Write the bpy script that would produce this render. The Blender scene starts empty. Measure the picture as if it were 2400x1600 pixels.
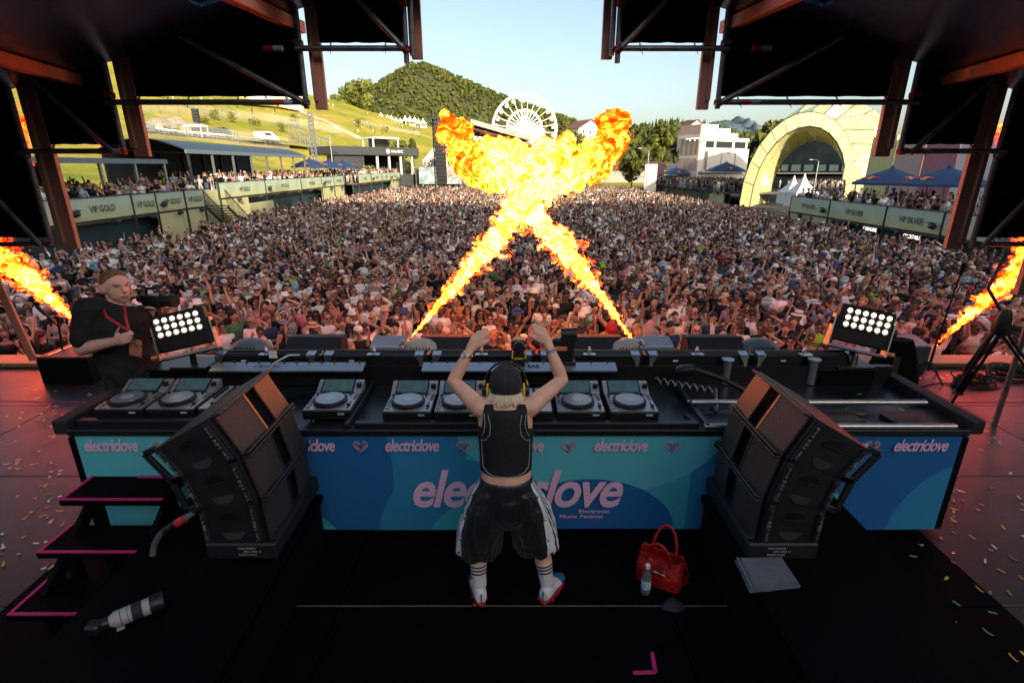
import bpy, bmesh, math, random
import numpy as np
from mathutils import Vector, Matrix, noise, kdtree
R = math.radians
random.seed(7)
RNG = np.random.default_rng(7)
scene = bpy.context.scene
COL = scene.collection

# ------------------------------------------------------------------ camera
CAM_H, TILT, FPX = 2.55, R(18.65), 1215.0
cam_d = bpy.data.cameras.new('Camera')
cam = bpy.data.objects.new('Camera', cam_d)
COL.objects.link(cam)
cam.location = (0, 0, CAM_H)
cam.rotation_euler = (math.pi / 2 - TILT, 0, 0)
cam_d.sensor_width = 36
cam_d.lens = FPX / 2400 * 36
cam_d.clip_start = 0.05
cam_d.clip_end = 12000
scene.camera = cam

# ------------------------------------------------------------------ sky, sun, exposure
SUN_EL, SUN_AZ = R(19), R(24)          # azimuth: to the right of straight behind the camera
sun_dir = Vector((math.sin(SUN_AZ) * math.cos(SUN_EL), -math.cos(SUN_AZ) * math.cos(SUN_EL), math.sin(SUN_EL)))
world = bpy.data.worlds.new('World')
scene.world = world
world.use_nodes = True
wn, wl = world.node_tree.nodes, world.node_tree.links
wn.clear()
w_out = wn.new('ShaderNodeOutputWorld')
w_bg = wn.new('ShaderNodeBackground')
w_sky = wn.new('ShaderNodeTexSky')
w_sky.sky_type = 'NISHITA'
w_sky.sun_disc = False
w_sky.sun_elevation = SUN_EL
w_sky.sun_rotation = math.atan2(sun_dir.x, sun_dir.y)
w_sky.altitude = 500
w_sky.air_density = 1.0
w_sky.dust_density = 4.5
w_sky.ozone_density = 0.3
w_bg.inputs['Strength'].default_value = 0.15
wl.new(w_sky.outputs[0], w_bg.inputs['Color'])
wl.new(w_bg.outputs[0], w_out.inputs['Surface'])
sun_d = bpy.data.lights.new('sun', 'SUN')
sun_d.energy = 4.6
sun_d.angle = R(0.53)
sun_d.color = (1.0, 0.86, 0.62)
sun = bpy.data.objects.new('sun', sun_d)
COL.objects.link(sun)
sun.rotation_euler = (-sun_dir).to_track_quat('-Z', 'Y').to_euler()
sun.location = sun_dir * 60
vs = scene.view_settings
vs.view_transform = 'Standard'
vs.look = 'None'
vs.exposure = 0.72
vs.gamma = 1.0
vs.use_curve_mapping = False
scene.render.engine = 'CYCLES'
cy = scene.cycles
cy.use_denoising = True
cy.max_bounces = 7
cy.diffuse_bounces = 3
cy.glossy_bounces = 3
cy.transmission_bounces = 4
cy.transparent_max_bounces = 8
cy.sample_clamp_indirect = 6
cy.caustics_reflective = False
cy.caustics_refractive = False

# ------------------------------------------------------------------ placing helpers
CT, ST = math.cos(TILT), math.sin(TILT)

def ray(px, py):
    a, b = (px - 1200) / FPX, (800 - py) / FPX
    return Vector((a, CT + b * ST, -ST + b * CT))

def P(px, py, Y=None, Z=None, X=None):
    """point of the place seen in a given direction at a given distance / height / side"""
    r = ray(px, py)
    if Y is not None:
        t = Y / r.y
    elif Z is not None:
        t = (Z - CAM_H) / r.z
    else:
        t = X / r.x
    return Vector((0, 0, CAM_H)) + r * t

# ------------------------------------------------------------------ materials
MATS = {}

def M(name, col, rough=0.6, metal=0.0, var=0.12, scale=6.0, bump=0.0, bscale=60.0, spec=0.5, coat=0.0,
      emit=None, estr=0.0, stretch=None, col2=None, sheen=0.0, trans=0.0):
    if name in MATS:
        return MATS[name]
    m = bpy.data.materials.new(name)
    m.use_nodes = True
    nt = m.node_tree
    b = nt.nodes['Principled BSDF']
    b.inputs['Roughness'].default_value = rough
    b.inputs['Metallic'].default_value = metal
    b.inputs['Specular IOR Level'].default_value = spec
    b.inputs['Coat Weight'].default_value = coat
    b.inputs['Transmission Weight'].default_value = trans
    if sheen:
        b.inputs['Sheen Weight'].default_value = sheen
    c = tuple(col)
    if var > 0 or bump > 0:
        tc = nt.nodes.new('ShaderNodeTexCoord')
        mp = nt.nodes.new('ShaderNodeMapping')
        nt.links.new(tc.outputs['Object'], mp.inputs['Vector'])
        if stretch:
            mp.inputs['Scale'].default_value = stretch
    if var > 0:
        n = nt.nodes.new('ShaderNodeTexNoise')
        n.inputs['Scale'].default_value = scale
        n.inputs['Detail'].default_value = 6
        n.inputs['Roughness'].default_value = 0.65
        rmp = nt.nodes.new('ShaderNodeMix')
        rmp.data_type = 'RGBA'
        d = col2 if col2 else tuple(min(1, x * (1 + var)) for x in c)
        rmp.inputs['A'].default_value = (*(c if col2 else tuple(x * (1 - var) for x in c)), 1)
        rmp.inputs['B'].default_value = (*d, 1)
        mr = nt.nodes.new('ShaderNodeMapRange')
        mr.inputs['From Min'].default_value = 0.3
        mr.inputs['From Max'].default_value = 0.7
        nt.links.new(mp.outputs[0], n.inputs['Vector'])
        nt.links.new(n.outputs['Fac'], mr.inputs['Value'])
        nt.links.new(mr.outputs[0], rmp.inputs['Factor'])
        nt.links.new(rmp.outputs['Result'], b.inputs['Base Color'])
        rr = nt.nodes.new('ShaderNodeMapRange')
        rr.inputs['To Min'].default_value = max(0.02, rough - 0.08)
        rr.inputs['To Max'].default_value = min(1, rough + 0.08)
        nt.links.new(n.outputs['Fac'], rr.inputs['Value'])
        nt.links.new(rr.outputs[0], b.inputs['Roughness'])
    else:
        b.inputs['Base Color'].default_value = (*c, 1)
    if bump > 0:
        n2 = nt.nodes.new('ShaderNodeTexNoise')
        n2.inputs['Scale'].default_value = bscale
        n2.inputs['Detail'].default_value = 4
        bp = nt.nodes.new('ShaderNodeBump')
        bp.inputs['Strength'].default_value = bump
        bp.inputs['Distance'].default_value = 0.02
        nt.links.new(mp.outputs[0], n2.inputs['Vector'])
        nt.links.new(n2.outputs['Fac'], bp.inputs['Height'])
        nt.links.new(bp.outputs[0], b.inputs['Normal'])
    if emit:
        b.inputs['Emission Color'].default_value = (*emit, 1)
        b.inputs['Emission Strength'].default_value = estr
    MATS[name] = m
    return m

def attr_mat(name, rough=0.75, attr='Col', bump=0.0, spec=0.3, nvar=0.0, nscale=3.0):
    if name in MATS:
        return MATS[name]
    m = bpy.data.materials.new(name)
    m.use_nodes = True
    nt = m.node_tree
    b = nt.nodes['Principled BSDF']
    b.inputs['Roughness'].default_value = rough
    b.inputs['Specular IOR Level'].default_value = spec
    a = nt.nodes.new('ShaderNodeAttribute')
    a.attribute_name = attr
    src = a.outputs['Color']
    if nvar:
        tc = nt.nodes.new('ShaderNodeTexCoord')
        n = nt.nodes.new('ShaderNodeTexNoise')
        n.inputs['Scale'].default_value = nscale
        n.inputs['Detail'].default_value = 5
        mx = nt.nodes.new('ShaderNodeMix')
        mx.data_type = 'RGBA'
        mx.blend_type = 'MULTIPLY'
        mx.inputs['Factor'].default_value = 1
        mr = nt.nodes.new('ShaderNodeMapRange')
        mr.inputs['From Min'].default_value = 0.3
        mr.inputs['From Max'].default_value = 0.7
        mr.inputs['To Min'].default_value = 1 - nvar
        mr.inputs['To Max'].default_value = 1 + nvar
        nt.links.new(tc.outputs['Object'], n.inputs['Vector'])
        nt.links.new(n.outputs['Fac'], mr.inputs['Value'])
        nt.links.new(src, mx.inputs['A'])
        nt.links.new(mr.outputs[0], mx.inputs['B'])
        src = mx.outputs['Result']
    nt.links.new(src, b.inputs['Base Color'])
    MATS[name] = m
    return m

# ------------------------------------------------------------------ mesh builder
def frame(d):
    d = Vector(d).normalized()
    a = Vector((0, 0, 1)) if abs(d.z) < 0.9 else Vector((1, 0, 0))
    u = d.cross(a).normalized()
    return u, d.cross(u).normalized(), d

WL = {}

class MB:
    def __init__(s):
        s.v, s.f, s.m = [], [], []

    def add(s, vs_, fs_, mi=0):
        o = len(s.v)
        s.v.extend(tuple(x) for x in vs_)
        s.f.extend(tuple(i + o for i in f) for f in fs_)
        s.m.extend([mi] * len(fs_))
        return s

    def box(s, c, size, rot=None, mi=0, bev=0.0):
        h = [x / 2 for x in size]
        c = Vector(c)
        if bev <= 0:
            vs_ = [Vector((sx * h[0], sy * h[1], sz * h[2])) for sx in (-1, 1) for sy in (-1, 1) for sz in (-1, 1)]
            fs_ = [(0, 1, 3, 2), (4, 6, 7, 5), (0, 4, 5, 1), (2, 3, 7, 6), (0, 2, 6, 4), (1, 5, 7, 3)]
        else:
            b = min(bev, min(h) * 0.9)
            vs_, ix = [], {}
            for i in (0, 1):
                for j in (0, 1):
                    for k in (0, 1):
                        sg = (2 * i - 1, 2 * j - 1, 2 * k - 1)
                        for a in range(3):
                            ix[(i, j, k, a)] = len(vs_)
                            vs_.append(Vector([sg[q] * (h[q] if q == a else h[q] - b) for q in range(3)]))
            fs_ = []
            for a in range(3):
                o1, o2 = (a + 1) % 3, (a + 2) % 3
                for sgn in (0, 1):
                    q = []
                    for (p1, p2) in ((0, 0), (1, 0), (1, 1), (0, 1)):
                        key = [0, 0, 0]
                        key[a], key[o1], key[o2] = sgn, p1, p2
                        q.append(ix[(*key, a)])
                    fs_.append(tuple(q))
                for p1 in (0, 1):
                    for p2 in (0, 1):
                        k0, k1 = [0, 0, 0], [0, 0, 0]
                        k0[a], k1[a] = 0, 1
                        k0[o1] = k1[o1] = p1
                        k0[o2] = k1[o2] = p2
                        fs_.append((ix[(*k0, o1)], ix[(*k1, o1)], ix[(*k1, o2)], ix[(*k0, o2)]))
            for i in (0, 1):
                for j in (0, 1):
                    for k in (0, 1):
                        fs_.append(tuple(ix[(i, j, k, a)] for a in range(3)))
            out = []
            for f in fs_:
                p = [vs_[i] for i in f]
                n = (p[1] - p[0]).cross(p[2] - p[0])
                cc = sum(p, Vector()) / len(p)
                out.append(f if n.dot(cc) > 0 else tuple(reversed(f)))
            fs_ = out
        if rot is not None:
            vs_ = [rot @ v for v in vs_]
        return s.add([v + c for v in vs_], fs_, mi)

    def bar(s, p0, p1, w, h, mi=0, bev=0.0, up=(0, 0, 1)):
        """box along p0-p1, w across (horizontal), h along up"""
        p0, p1 = Vector(p0), Vector(p1)
        d = p1 - p0
        L = d.length
        d.normalize()
        u = Vector(up)
        x = d.cross(u)
        if x.length < 1e-4:
            x = d.cross(Vector((0, 1, 0)))
        x.normalize()
        z = x.cross(d)
        rot = Matrix((x, d, z)).transposed()
        return s.box((p0 + p1) / 2, (w, L, h), rot, mi, bev)

    def tube(s, path, r, n=8, cap=True, mi=0):
        path = [Vector(p) for p in path]
        rs = r if isinstance(r, (list, tuple)) else [r] * len(path)
        rings = []
        u = None
        for i, p in enumerate(path):
            d = (path[min(i + 1, len(path) - 1)] - path[max(i - 1, 0)])
            if d.length < 1e-9:
                d = Vector((0, 0, 1))
            d.normalize()
            if u is None:
                u, v, _ = frame(d)
            else:
                u = (u - d * u.dot(d))
                if u.length < 1e-6:
                    u, _, _ = frame(d)
                u.normalize()
                v = d.cross(u)
            rings.append([p + (u * math.cos(2 * math.pi * k / n) + v * math.sin(2 * math.pi * k / n)) * rs[i] for k in range(n)])
        return s.loft(rings, cap, mi)

    def cyl(s, p0, p1, r0, r1=None, n=12, mi=0):
        return s.tube([p0, p1], [r0, r0 if r1 is None else r1], n, True, mi)

    def loft(s, rings, cap=True, mi=0, closed=True):
        n = len(rings[0])
        vs_ = [p for rg in rings for p in rg]
        fs_ = []
        for i in range(len(rings) - 1):
            for k in range(n if closed else n - 1):
                a, b = i * n + k, i * n + (k + 1) % n
                fs_.append((a, b, b + n, a + n))
        if cap:
            fs_.append(tuple(reversed(range(n))))
            fs_.append(tuple(range((len(rings) - 1) * n, len(rings) * n)))
        return s.add(vs_, fs_, mi)

    def ell(s, c, r, nu=12, nv=8, mi=0, rot=None):
        c = Vector(c)
        if isinstance(r, (int, float)):
            r = (r, r, r)
        vs_ = [Vector((0, 0, r[2]))]
        for j in range(1, nv):
            t = math.pi * j / nv
            for i in range(nu):
                p = 2 * math.pi * i / nu
                vs_.append(Vector((r[0] * math.sin(t) * math.cos(p), r[1] * math.sin(t) * math.sin(p), r[2] * math.cos(t))))
        vs_.append(Vector((0, 0, -r[2])))
        fs_ = [(0, 1 + i, 1 + (i + 1) % nu) for i in range(nu)]
        for j in range(nv - 2):
            for i in range(nu):
                a, b = 1 + j * nu + i, 1 + j * nu + (i + 1) % nu
                fs_.append((a, a + nu, b + nu, b))
        L = len(vs_) - 1
        o = 1 + (nv - 2) * nu
        fs_ += [(L, o + (i + 1) % nu, o + i) for i in range(nu)]
        if rot is not None:
            vs_ = [rot @ v for v in vs_]
        return s.add([v + c for v in vs_], fs_, mi)

    def prism(s, poly, a, b, mi=0):
        """poly: points of one end (3D); moved by vector b-a for the other end"""
        a, b = Vector(a), Vector(b)
        d = b - a
        n = len(poly)
        p0 = [Vector(p) for p in poly]
        vs_ = p0 + [p + d for p in p0]
        fs_ = [tuple(range(n)), tuple(reversed(range(n, 2 * n)))]
        fs_ += [(i, i + n, (i + 1) % n + n, (i + 1) % n) for i in range(n)]
        return s.add(vs_, fs_, mi)

    def lathe(s, prof, c=(0, 0, 0), n=16, mi=0, axis=None):
        rings = []
        rot = Matrix.Identity(3)
        if axis is not None:
            rot = Vector(axis).to_track_quat('Z', 'Y').to_matrix()
        for (r, z) in prof:
            rings.append([Vector(c) + rot @ Vector((r * math.cos(2 * math.pi * k / n), r * math.sin(2 * math.pi * k / n), z)) for k in range(n)])
        return s.loft(rings, True, mi)

    def mesh(s, name, mats, smooth=None, off=None):
        me = bpy.data.meshes.new(name)
        v = s.v if off is None else [(x - off[0], y - off[1], z - off[2]) for x, y, z in s.v]
        me.from_pydata(v, [], s.f)
        for m in (mats if isinstance(mats, (list, tuple)) else [mats]):
            me.materials.append(m)
        me.polygons.foreach_set('material_index', s.m)
        if smooth is not None:
            me.polygons.foreach_set('use_smooth', [True] * len(s.f))
            me.update()
            if smooth < 179:
                me.set_sharp_from_angle(angle=R(smooth))
        me.update()
        return me

    def build(s, name, mats, parent=None, smooth=35, local=False):
        off = None
        if parent is not None and not local:
            off = WL.get(parent, Vector((0, 0, 0)))
        return link(name, s.mesh(name, mats, smooth, off), parent)

def link(name, me, parent=None):
    o = bpy.data.objects.new(name, me)
    COL.objects.link(o)
    if parent is not None:
        o.parent = parent
        WL[o] = WL.get(parent, Vector((0, 0, 0)))
    else:
        WL[o] = Vector((0, 0, 0))
    return o

def tag(o, label=None, cat=None, group=None, kind=None):
    if label: o['label'] = label
    if cat: o['category'] = cat
    if group: o['group'] = group
    if kind: o['kind'] = kind
    return o

def thing(name, label, cat, loc=(0, 0, 0), rz=0, group=None):
    o = bpy.data.objects.new(name, None)
    o.empty_display_size = 0.1
    COL.objects.link(o)
    o.location = loc
    o.rotation_euler = (0, 0, rz)
    WL[o] = Vector(loc)
    return tag(o, label, cat, group)

def copy_tree(o, parent=None):
    c = o.copy()
    COL.objects.link(c)
    WL[c] = WL.get(o, Vector())
    if parent is not None:
        c.parent = parent
    for ch in list(o.children):
        copy_tree(ch, c)
    return c

def struct(name, mb, mats, smooth=None, label=None):
    o = mb.build(name, mats, None, smooth)
    o['kind'] = 'structure'
    if label: o['label'] = label
    return o

# flat lettering
TXT = {}

def text_mesh(txt, bold=0.0, shear=0.0, space=1.0, extrude=0.0):
    key = (txt, bold, shear, space, extrude)
    if key in TXT:
        return TXT[key]
    cu = bpy.data.curves.new('lettering', 'FONT')
    cu.body = txt
    cu.align_x, cu.align_y = 'CENTER', 'CENTER'
    cu.offset = bold
    cu.shear = shear
    cu.space_character = space
    cu.extrude = extrude
    cu.resolution_u = 4
    ob = bpy.data.objects.new('lettering', cu)
    COL.objects.link(ob)
    dg = bpy.context.evaluated_depsgraph_get()
    dg.update()
    me = bpy.data.meshes.new_from_object(ob.evaluated_get(dg))
    bpy.data.objects.remove(ob)
    bpy.data.curves.remove(cu)
    n = len(me.vertices)
    co = np.empty(n * 3)
    me.vertices.foreach_get('co', co)
    co = co.reshape(-1, 3)
    lo, hi = co.min(0), co.max(0)
    co[:, :2] -= (lo[:2] + hi[:2]) / 2
    faces = [tuple(p.vertices) for p in me.polygons]
    bpy.data.meshes.remove(me)
    TXT[key] = (co, faces, hi - lo)
    return TXT[key]

def lettering(name, txt, c, right, up, w, h, mat, parent, bold=0.0, shear=0.0, space=1.0, depth=0.002, mb=None):
    """lettering fitted into w x h, standing on the surface at c"""
    co, faces, size = text_mesh(txt, bold, shear, space)
    right, up = Vector(right).normalized(), Vector(up).normalized()
    nrm = right.cross(up)
    sx, sy = w / size[0], h / size[1]
    c = Vector(c)
    b = mb or MB()
    b.add([c + right * (q[0] * sx) + up * (q[1] * sy) + nrm * depth for q in co], faces)
    if mb is not None:
        return None
    return b.build(name, mat, parent, None)
# ================================================================== ground and hills
GZ = -2.6

def sstep(x, a, b):
    t = min(1, max(0, (x - a) / (b - a)))
    return t * t * (3 - 2 * t)

def ground_z(x, y):
    z = GZ
    s = max(0, -x - 33)
    z += 0.26 * min(s, 150) * sstep(y, 10, 60)
    w = 1 - 0.85 * sstep(x, -30, 70)
    z += w * 0.12 * min(max(0, y - 128), 190)
    # terraces cut for the road and a grass bank above it
    if s > 0:
        z += 0.5 * math.sin(s * 0.22) * sstep(s, 4, 14)
    if z > GZ + 1:
        z += 0.7 * noise.noise(Vector((x * 0.03, y * 0.03, 1)))
    z -= 30 * sstep(y, 330, 520)
    return z

def ground_hit(px, py):
    r = ray(px, py)
    o = Vector((0, 0, CAM_H))
    t = 15.0
    while t < 900:
        p = o + r * t
        if p.z < ground_z(p.x, p.y):
            return p
        t += 0.5
    return o + r * 300

xs = sorted(set([-1600, -1200, -900, -700, -560, -460, -380, -320] + list(range(-280, 120, 5)) + [130, 150, 180, 220, 280, 360, 480, 640, 900, 1200, 1600]))
ys = sorted(set(list(range(-80, 10, 15)) + list(range(10, 360, 5)) + list(range(360, 560, 20)) + [600, 700, 850, 1000, 1300, 1700, 2500]))
b = MB()
b.v = [(x, y, ground_z(x, y)) for y in ys for x in xs]
nx = len(xs)
b.f = [(j * nx + i, j * nx + i + 1, (j + 1) * nx + i + 1, (j + 1) * nx + i) for j in range(len(ys) - 1) for i in range(nx - 1)]
b.m = [0] * len(b.f)

def ground_material():
    m = bpy.data.materials.new('ground')
    m.use_nodes = True
    nt = m.node_tree
    N, L = nt.nodes, nt.links
    bs = N['Principled BSDF']
    bs.inputs['Roughness'].default_value = 0.95
    bs.inputs['Specular IOR Level'].default_value = 0.2
    tc = N.new('ShaderNodeTexCoord')
    def nz(scale, det=6):
        n = N.new('ShaderNodeTexNoise')
        n.inputs['Scale'].default_value = scale
        n.inputs['Detail'].default_value = det
        n.inputs['Roughness'].default_value = 0.7
        L.new(tc.outputs['Object'], n.inputs['Vector'])
        return n.outputs['Fac']
    def mix(a, c, f):
        x = N.new('ShaderNodeMix')
        x.data_type = 'RGBA'
        for k, v in (('A', a), ('B', c)):
            if isinstance(v, tuple): x.inputs[k].default_value = (*v, 1)
            else: L.new(v, x.inputs[k])
        L.new(f, x.inputs['Factor'])
        return x.outputs['Result']
    def mr(v, a, c):
        x = N.new('ShaderNodeMapRange')
        x.inputs['From Min'].default_value = a
        x.inputs['From Max'].default_value = c
        L.new(v, x.inputs['Value'])
        return x.outputs[0]
    g = mix((0.27, 0.28, 0.03), (0.50, 0.37, 0.07), mr(nz(0.045), 0.42, 0.62))
    g = mix(g, (0.16, 0.21, 0.025), mr(nz(0.11), 0.52, 0.66))
    g = mix(g, (0.42, 0.33, 0.12), mr(nz(0.5), 0.6, 0.75))
    a = mix((0.045, 0.045, 0.048), (0.09, 0.088, 0.085), mr(nz(1.7), 0.35, 0.7))
    sp = N.new('ShaderNodeSeparateXYZ')
    L.new(tc.outputs['Object'], sp.inputs[0])
    c = mix(a, g, mr(sp.outputs['Z'], GZ + 0.25, GZ + 0.6))
    L.new(c, bs.inputs['Base Color'])
    bp = N.new('ShaderNodeBump')
    bp.inputs['Strength'].default_value = 0.6
    bp.inputs['Distance'].default_value = 0.4
    L.new(nz(2.5), bp.inputs['Height'])
    L.new(bp.outputs[0], bs.inputs['Normal'])
    return m

ground = struct('ground', b, ground_material(), 179)

def ridge_hill(name, prof, Yr, Yb, zb, mat, relief=0.06, nrow=26, ncol=90, label=None, drop=0):
    """hill whose crest passes through the listed directions at distance Yr, foot at Yb"""
    pts = [P(px, py + drop, Y=Yr) for px, py in prof]
    X = [p.x for p in pts]
    Z = [p.z for p in pts]
    b = MB()
    span = X[-1] - X[0]
    for j in range(nrow):
        t = j / (nrow - 1) * 1.5          # 1 = crest, beyond = back slope
        for i in range(ncol):
            x = X[0] + span * i / (ncol - 1)
            zc = np.interp(x, X, Z)
            f = math.sin(min(t, 1) * math.pi / 2) ** 1.25 if t <= 1 else 1 - (t - 1) * 1.2
            y = Yb + (Yr - Yb) * t
            wob = noise.fractal(Vector((x * 6 / span, y * 6 / span, 3.1)), 1.0, 2.0, 4)
            z = zb + (zc - zb) * f + wob * relief * (zc - zb) * math.sin(min(1, t) * math.pi) 
            b.v.append((x, y, z))
    for j in range(nrow - 1):
        for i in range(ncol - 1):
            b.f.append((j * ncol + i, j * ncol + i + 1, (j + 1) * ncol + i + 1, (j + 1) * ncol + i))
    b.m = [0] * len(b.f)
    return struct(name, b, mat, 179, label), b

# trees as many small masses for the far woods -------------------------------------------------
def tree_templates():
    out = []
    rnd = random.Random(3)
    for k in range(5):            # conifers: three ragged skirts
        v, f = [], []
        for (z0, z1, r) in ((0.08, 0.55, 0.24), (0.34, 0.8, 0.18), (0.6, 1.06, 0.11)):
            o = len(v)
            n = 7
            for i in range(n):
                a = 2 * math.pi * i / n + rnd.random() * 0.5
                rr = r * rnd.uniform(0.65, 1.2)
                v.append((rr * math.cos(a), rr * math.sin(a), z0 + rnd.uniform(-0.05, 0.05)))
            v.append((rnd.uniform(-.02, .02), rnd.uniform(-.02, .02), z1))
            f += [(o + i, o + (i + 1) % n, o + n) for i in range(n)]
        out.append((np.array(v), np.array(f)))
    for k in range(6):            # broadleaf: lumpy clusters
        v, f = [], []
        for c in range(5):
            a = rnd.uniform(0, 6.28)
            cx, cy, cz = rnd.uniform(0, .2) * math.cos(a), rnd.uniform(0, .2) * math.sin(a), rnd.uniform(0.38, 0.78)
            r = rnd.uniform(0.15, 0.25)
            mb = MB().ell((cx, cy, cz), (r, r, r * .9), 6, 4)
            o = len(v)
            v += [(x + rnd.uniform(-.04, .04), y + rnd.uniform(-.04, .04), z + rnd.uniform(-.04, .04)) for x, y, z in mb.v]
            for q in mb.f:
                for t in range(1, len(q) - 1):
                    f.append((q[0] + o, q[t] + o, q[t + 1] + o))
        out.append((np.array(v), np.array(f)))
    return out

TT = tree_templates()

def mesh_from_arrays(name, V, F, C, mat, smooth=False):
    """triangles with one colour for each face"""
    me = bpy.data.meshes.new(name)
    me.vertices.add(len(V))
    me.vertices.foreach_set('co', np.ascontiguousarray(V, dtype=np.float32).ravel())
    nf = len(F)
    me.loops.add(nf * 3)
    me.loops.foreach_set('vertex_index', np.ascontiguousarray(F, dtype=np.int32).ravel())
    me.polygons.add(nf)
    me.polygons.foreach_set('loop_start', np.arange(0, nf * 3, 3, dtype=np.int32))
    me.polygons.foreach_set('loop_total', np.full(nf, 3, dtype=np.int32))
    if smooth:
        me.polygons.foreach_set('use_smooth', np.ones(nf, dtype=bool))
    me.update(calc_edges=True)
    if C is not None:
        a = me.color_attributes.new('Col', 'FLOAT_COLOR', 'CORNER')
        cc = np.ones((nf, 3, 4), dtype=np.float32)
        cc[:, :, :3] = C[:, None, :]
        a.data.foreach_set('color', cc.ravel())
    me.materials.append(mat)
    me.validate()
    return me

leaf_mat = attr_mat('tree_foliage', 0.9, spec=0.15)

def instanced(name, templates, pts, rots, scls, idx):
    """one mass: copies of the template meshes standing on the points"""
    col = bpy.data.collections.new(name + ' kinds')
    for i, me in enumerate(templates):
        col.objects.link(bpy.data.objects.new('%s kind %03d' % (name, i), me))
    me = bpy.data.meshes.new(name)
    me.from_pydata([tuple(p) for p in pts], [], [])
    for nm, typ, val, key in (('rot', 'FLOAT_VECTOR', rots, 'vector'), ('scl', 'FLOAT_VECTOR', scls, 'vector'), ('idx', 'INT', idx, 'value')):
        a = me.attributes.new(nm, typ, 'POINT')
        a.data.foreach_set(key, np.ascontiguousarray(val, dtype=np.int32 if typ == 'INT' else np.float32).ravel())
    ob = link(name, me)
    ng = bpy.data.node_groups.new(name, 'GeometryNodeTree')
    ng.interface.new_socket('Geometry', in_out='INPUT', socket_type='NodeSocketGeometry')
    ng.interface.new_socket('Geometry', in_out='OUTPUT', socket_type='NodeSocketGeometry')
    N, L = ng.nodes, ng.links
    gi, go = N.new('NodeGroupInput'), N.new('NodeGroupOutput')
    ip, ci = N.new('GeometryNodeInstanceOnPoints'), N.new('GeometryNodeCollectionInfo')
    ci.inputs['Collection'].default_value = col
    ci.inputs['Separate Children'].default_value = True
    ci.inputs['Reset Children'].default_value = True
    ip.inputs['Pick Instance'].default_value = True
    L.new(gi.outputs[0], ip.inputs['Points'])
    L.new(ci.outputs[0], ip.inputs['Instance'])
    for nm, typ, sock in (('rot', 'FLOAT_VECTOR', 'Rotation'), ('scl', 'FLOAT_VECTOR', 'Scale'), ('idx', 'INT', 'Instance Index')):
        at = N.new('GeometryNodeInputNamedAttribute')
        at.data_type = typ
        at.inputs['Name'].default_value = nm
        src = [o for o in at.outputs if o.enabled and o.name == 'Attribute'][0]
        if sock == 'Rotation':
            er = N.new('FunctionNodeEulerToRotation')
            L.new(src, er.inputs[0])
            src = er.outputs[0]
        L.new(src, ip.inputs[sock])
    L.new(ip.outputs[0], go.inputs[0])
    ob.modifiers.new('copies', 'NODES').node_group = ng
    return ob

def forest(name, surf, count, hmin, hmax, conif, label, front=None, tint=(1, 1, 1)):
    """trees standing over a hill surface (its faces), as one wood"""
    V = np.array(surf.v)
    F = np.array(surf.f)
    A, B_, C_, D = V[F[:, 0]], V[F[:, 1]], V[F[:, 2]], V[F[:, 3]]
    area = np.linalg.norm(np.cross(C_ - A, D - B_), axis=1)
    pr = area / area.sum()
    idx = RNG.choice(len(F), count, p=pr)
    u, w = RNG.random((count, 1)), RNG.random((count, 1))
    pts = (A[idx] * (1 - u) + B_[idx] * u) * (1 - w) + (D[idx] * (1 - u) + C_[idx] * u) * w
    tm = []
    for k in range(11):
        for v in range(4):
            tv, tf = TT[k]
            base = np.array((0.035, 0.052, 0.016) if k < 5 else (0.075, 0.088, 0.018)) * random.uniform(0.65, 1.3) * np.array(tint)
            base = base * np.array((random.uniform(.85, 1.2), 1, random.uniform(.8, 1.1)))
            tm.append(mesh_from_arrays(name, tv, tf, np.tile(base, (len(tf), 1)) * RNG.uniform(0.8, 1.2, (len(tf), 1)), leaf_mat))
    idx, rots, scls = [], [], []
    for p in pts:
        k = random.randrange(5) if random.random() < conif + 0.35 * noise.noise(Vector(p) * 0.012) else 5 + random.randrange(6)
        h = random.uniform(hmin, hmax)
        w = h * random.uniform(0.8, 1.15) * (1.0 if k < 5 else 1.15)
        idx.append(k * 4 + random.randrange(4))
        rots.append((0, 0, random.uniform(0, 6.28)))
        scls.append((w, w, h))
    ob = instanced(name, tm, pts - np.array([0, 0, .5]), rots, scls, idx)
    tag(ob, label, 'forest', None, 'stuff')
    return ob

soil = M('forest_floor', (0.05, 0.055, 0.02), 0.95, var=0.3, scale=0.05)
mtn, mtn_b = ridge_hill('mountain', [(560, 345), (660, 320), (740, 290), (800, 262), (850, 228), (890, 205), (930, 180), (965, 158), (1000, 152), (1045, 170),
                                     (1100, 195), (1160, 218), (1230, 245), (1290, 268), (1380, 300), (1480, 325), (1600, 345)], 900, 640, -10, soil, 0.10, 30, 110, drop=7)
forest('forest', mtn_b, 10500, 3.5, 9.5, 0.28, 'dense mixed woodland covering the pointed mountain behind the wheel')
hr, hr_b = ridge_hill('hill', [(1250, 350), (1330, 322), (1400, 318), (1470, 305), (1530, 292), (1600, 290), (1650, 302), (1700, 322), (1760, 316), (1810, 316),
                               (1880, 325), (2000, 340), (2200, 350), (2500, 355)], 460, 300, -3, soil, 0.10, 24, 90, drop=22)
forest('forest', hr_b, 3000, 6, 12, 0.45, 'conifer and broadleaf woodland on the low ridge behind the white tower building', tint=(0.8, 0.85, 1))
rock = M('far_rock_hazy', (0.045, 0.075, 0.10), 0.95, var=0.5, scale=0.006, col2=(0.12, 0.16, 0.19), spec=.1)  # blue haze of distance is mixed into the rock colour
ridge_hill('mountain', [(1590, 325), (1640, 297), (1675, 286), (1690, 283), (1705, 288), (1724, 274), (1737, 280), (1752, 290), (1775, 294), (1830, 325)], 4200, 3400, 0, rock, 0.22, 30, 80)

# single trees --------------------------------------------------------------------------------
bark = M('bark', (0.09, 0.065, 0.045), 0.9, var=0.3, scale=10)

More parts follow.
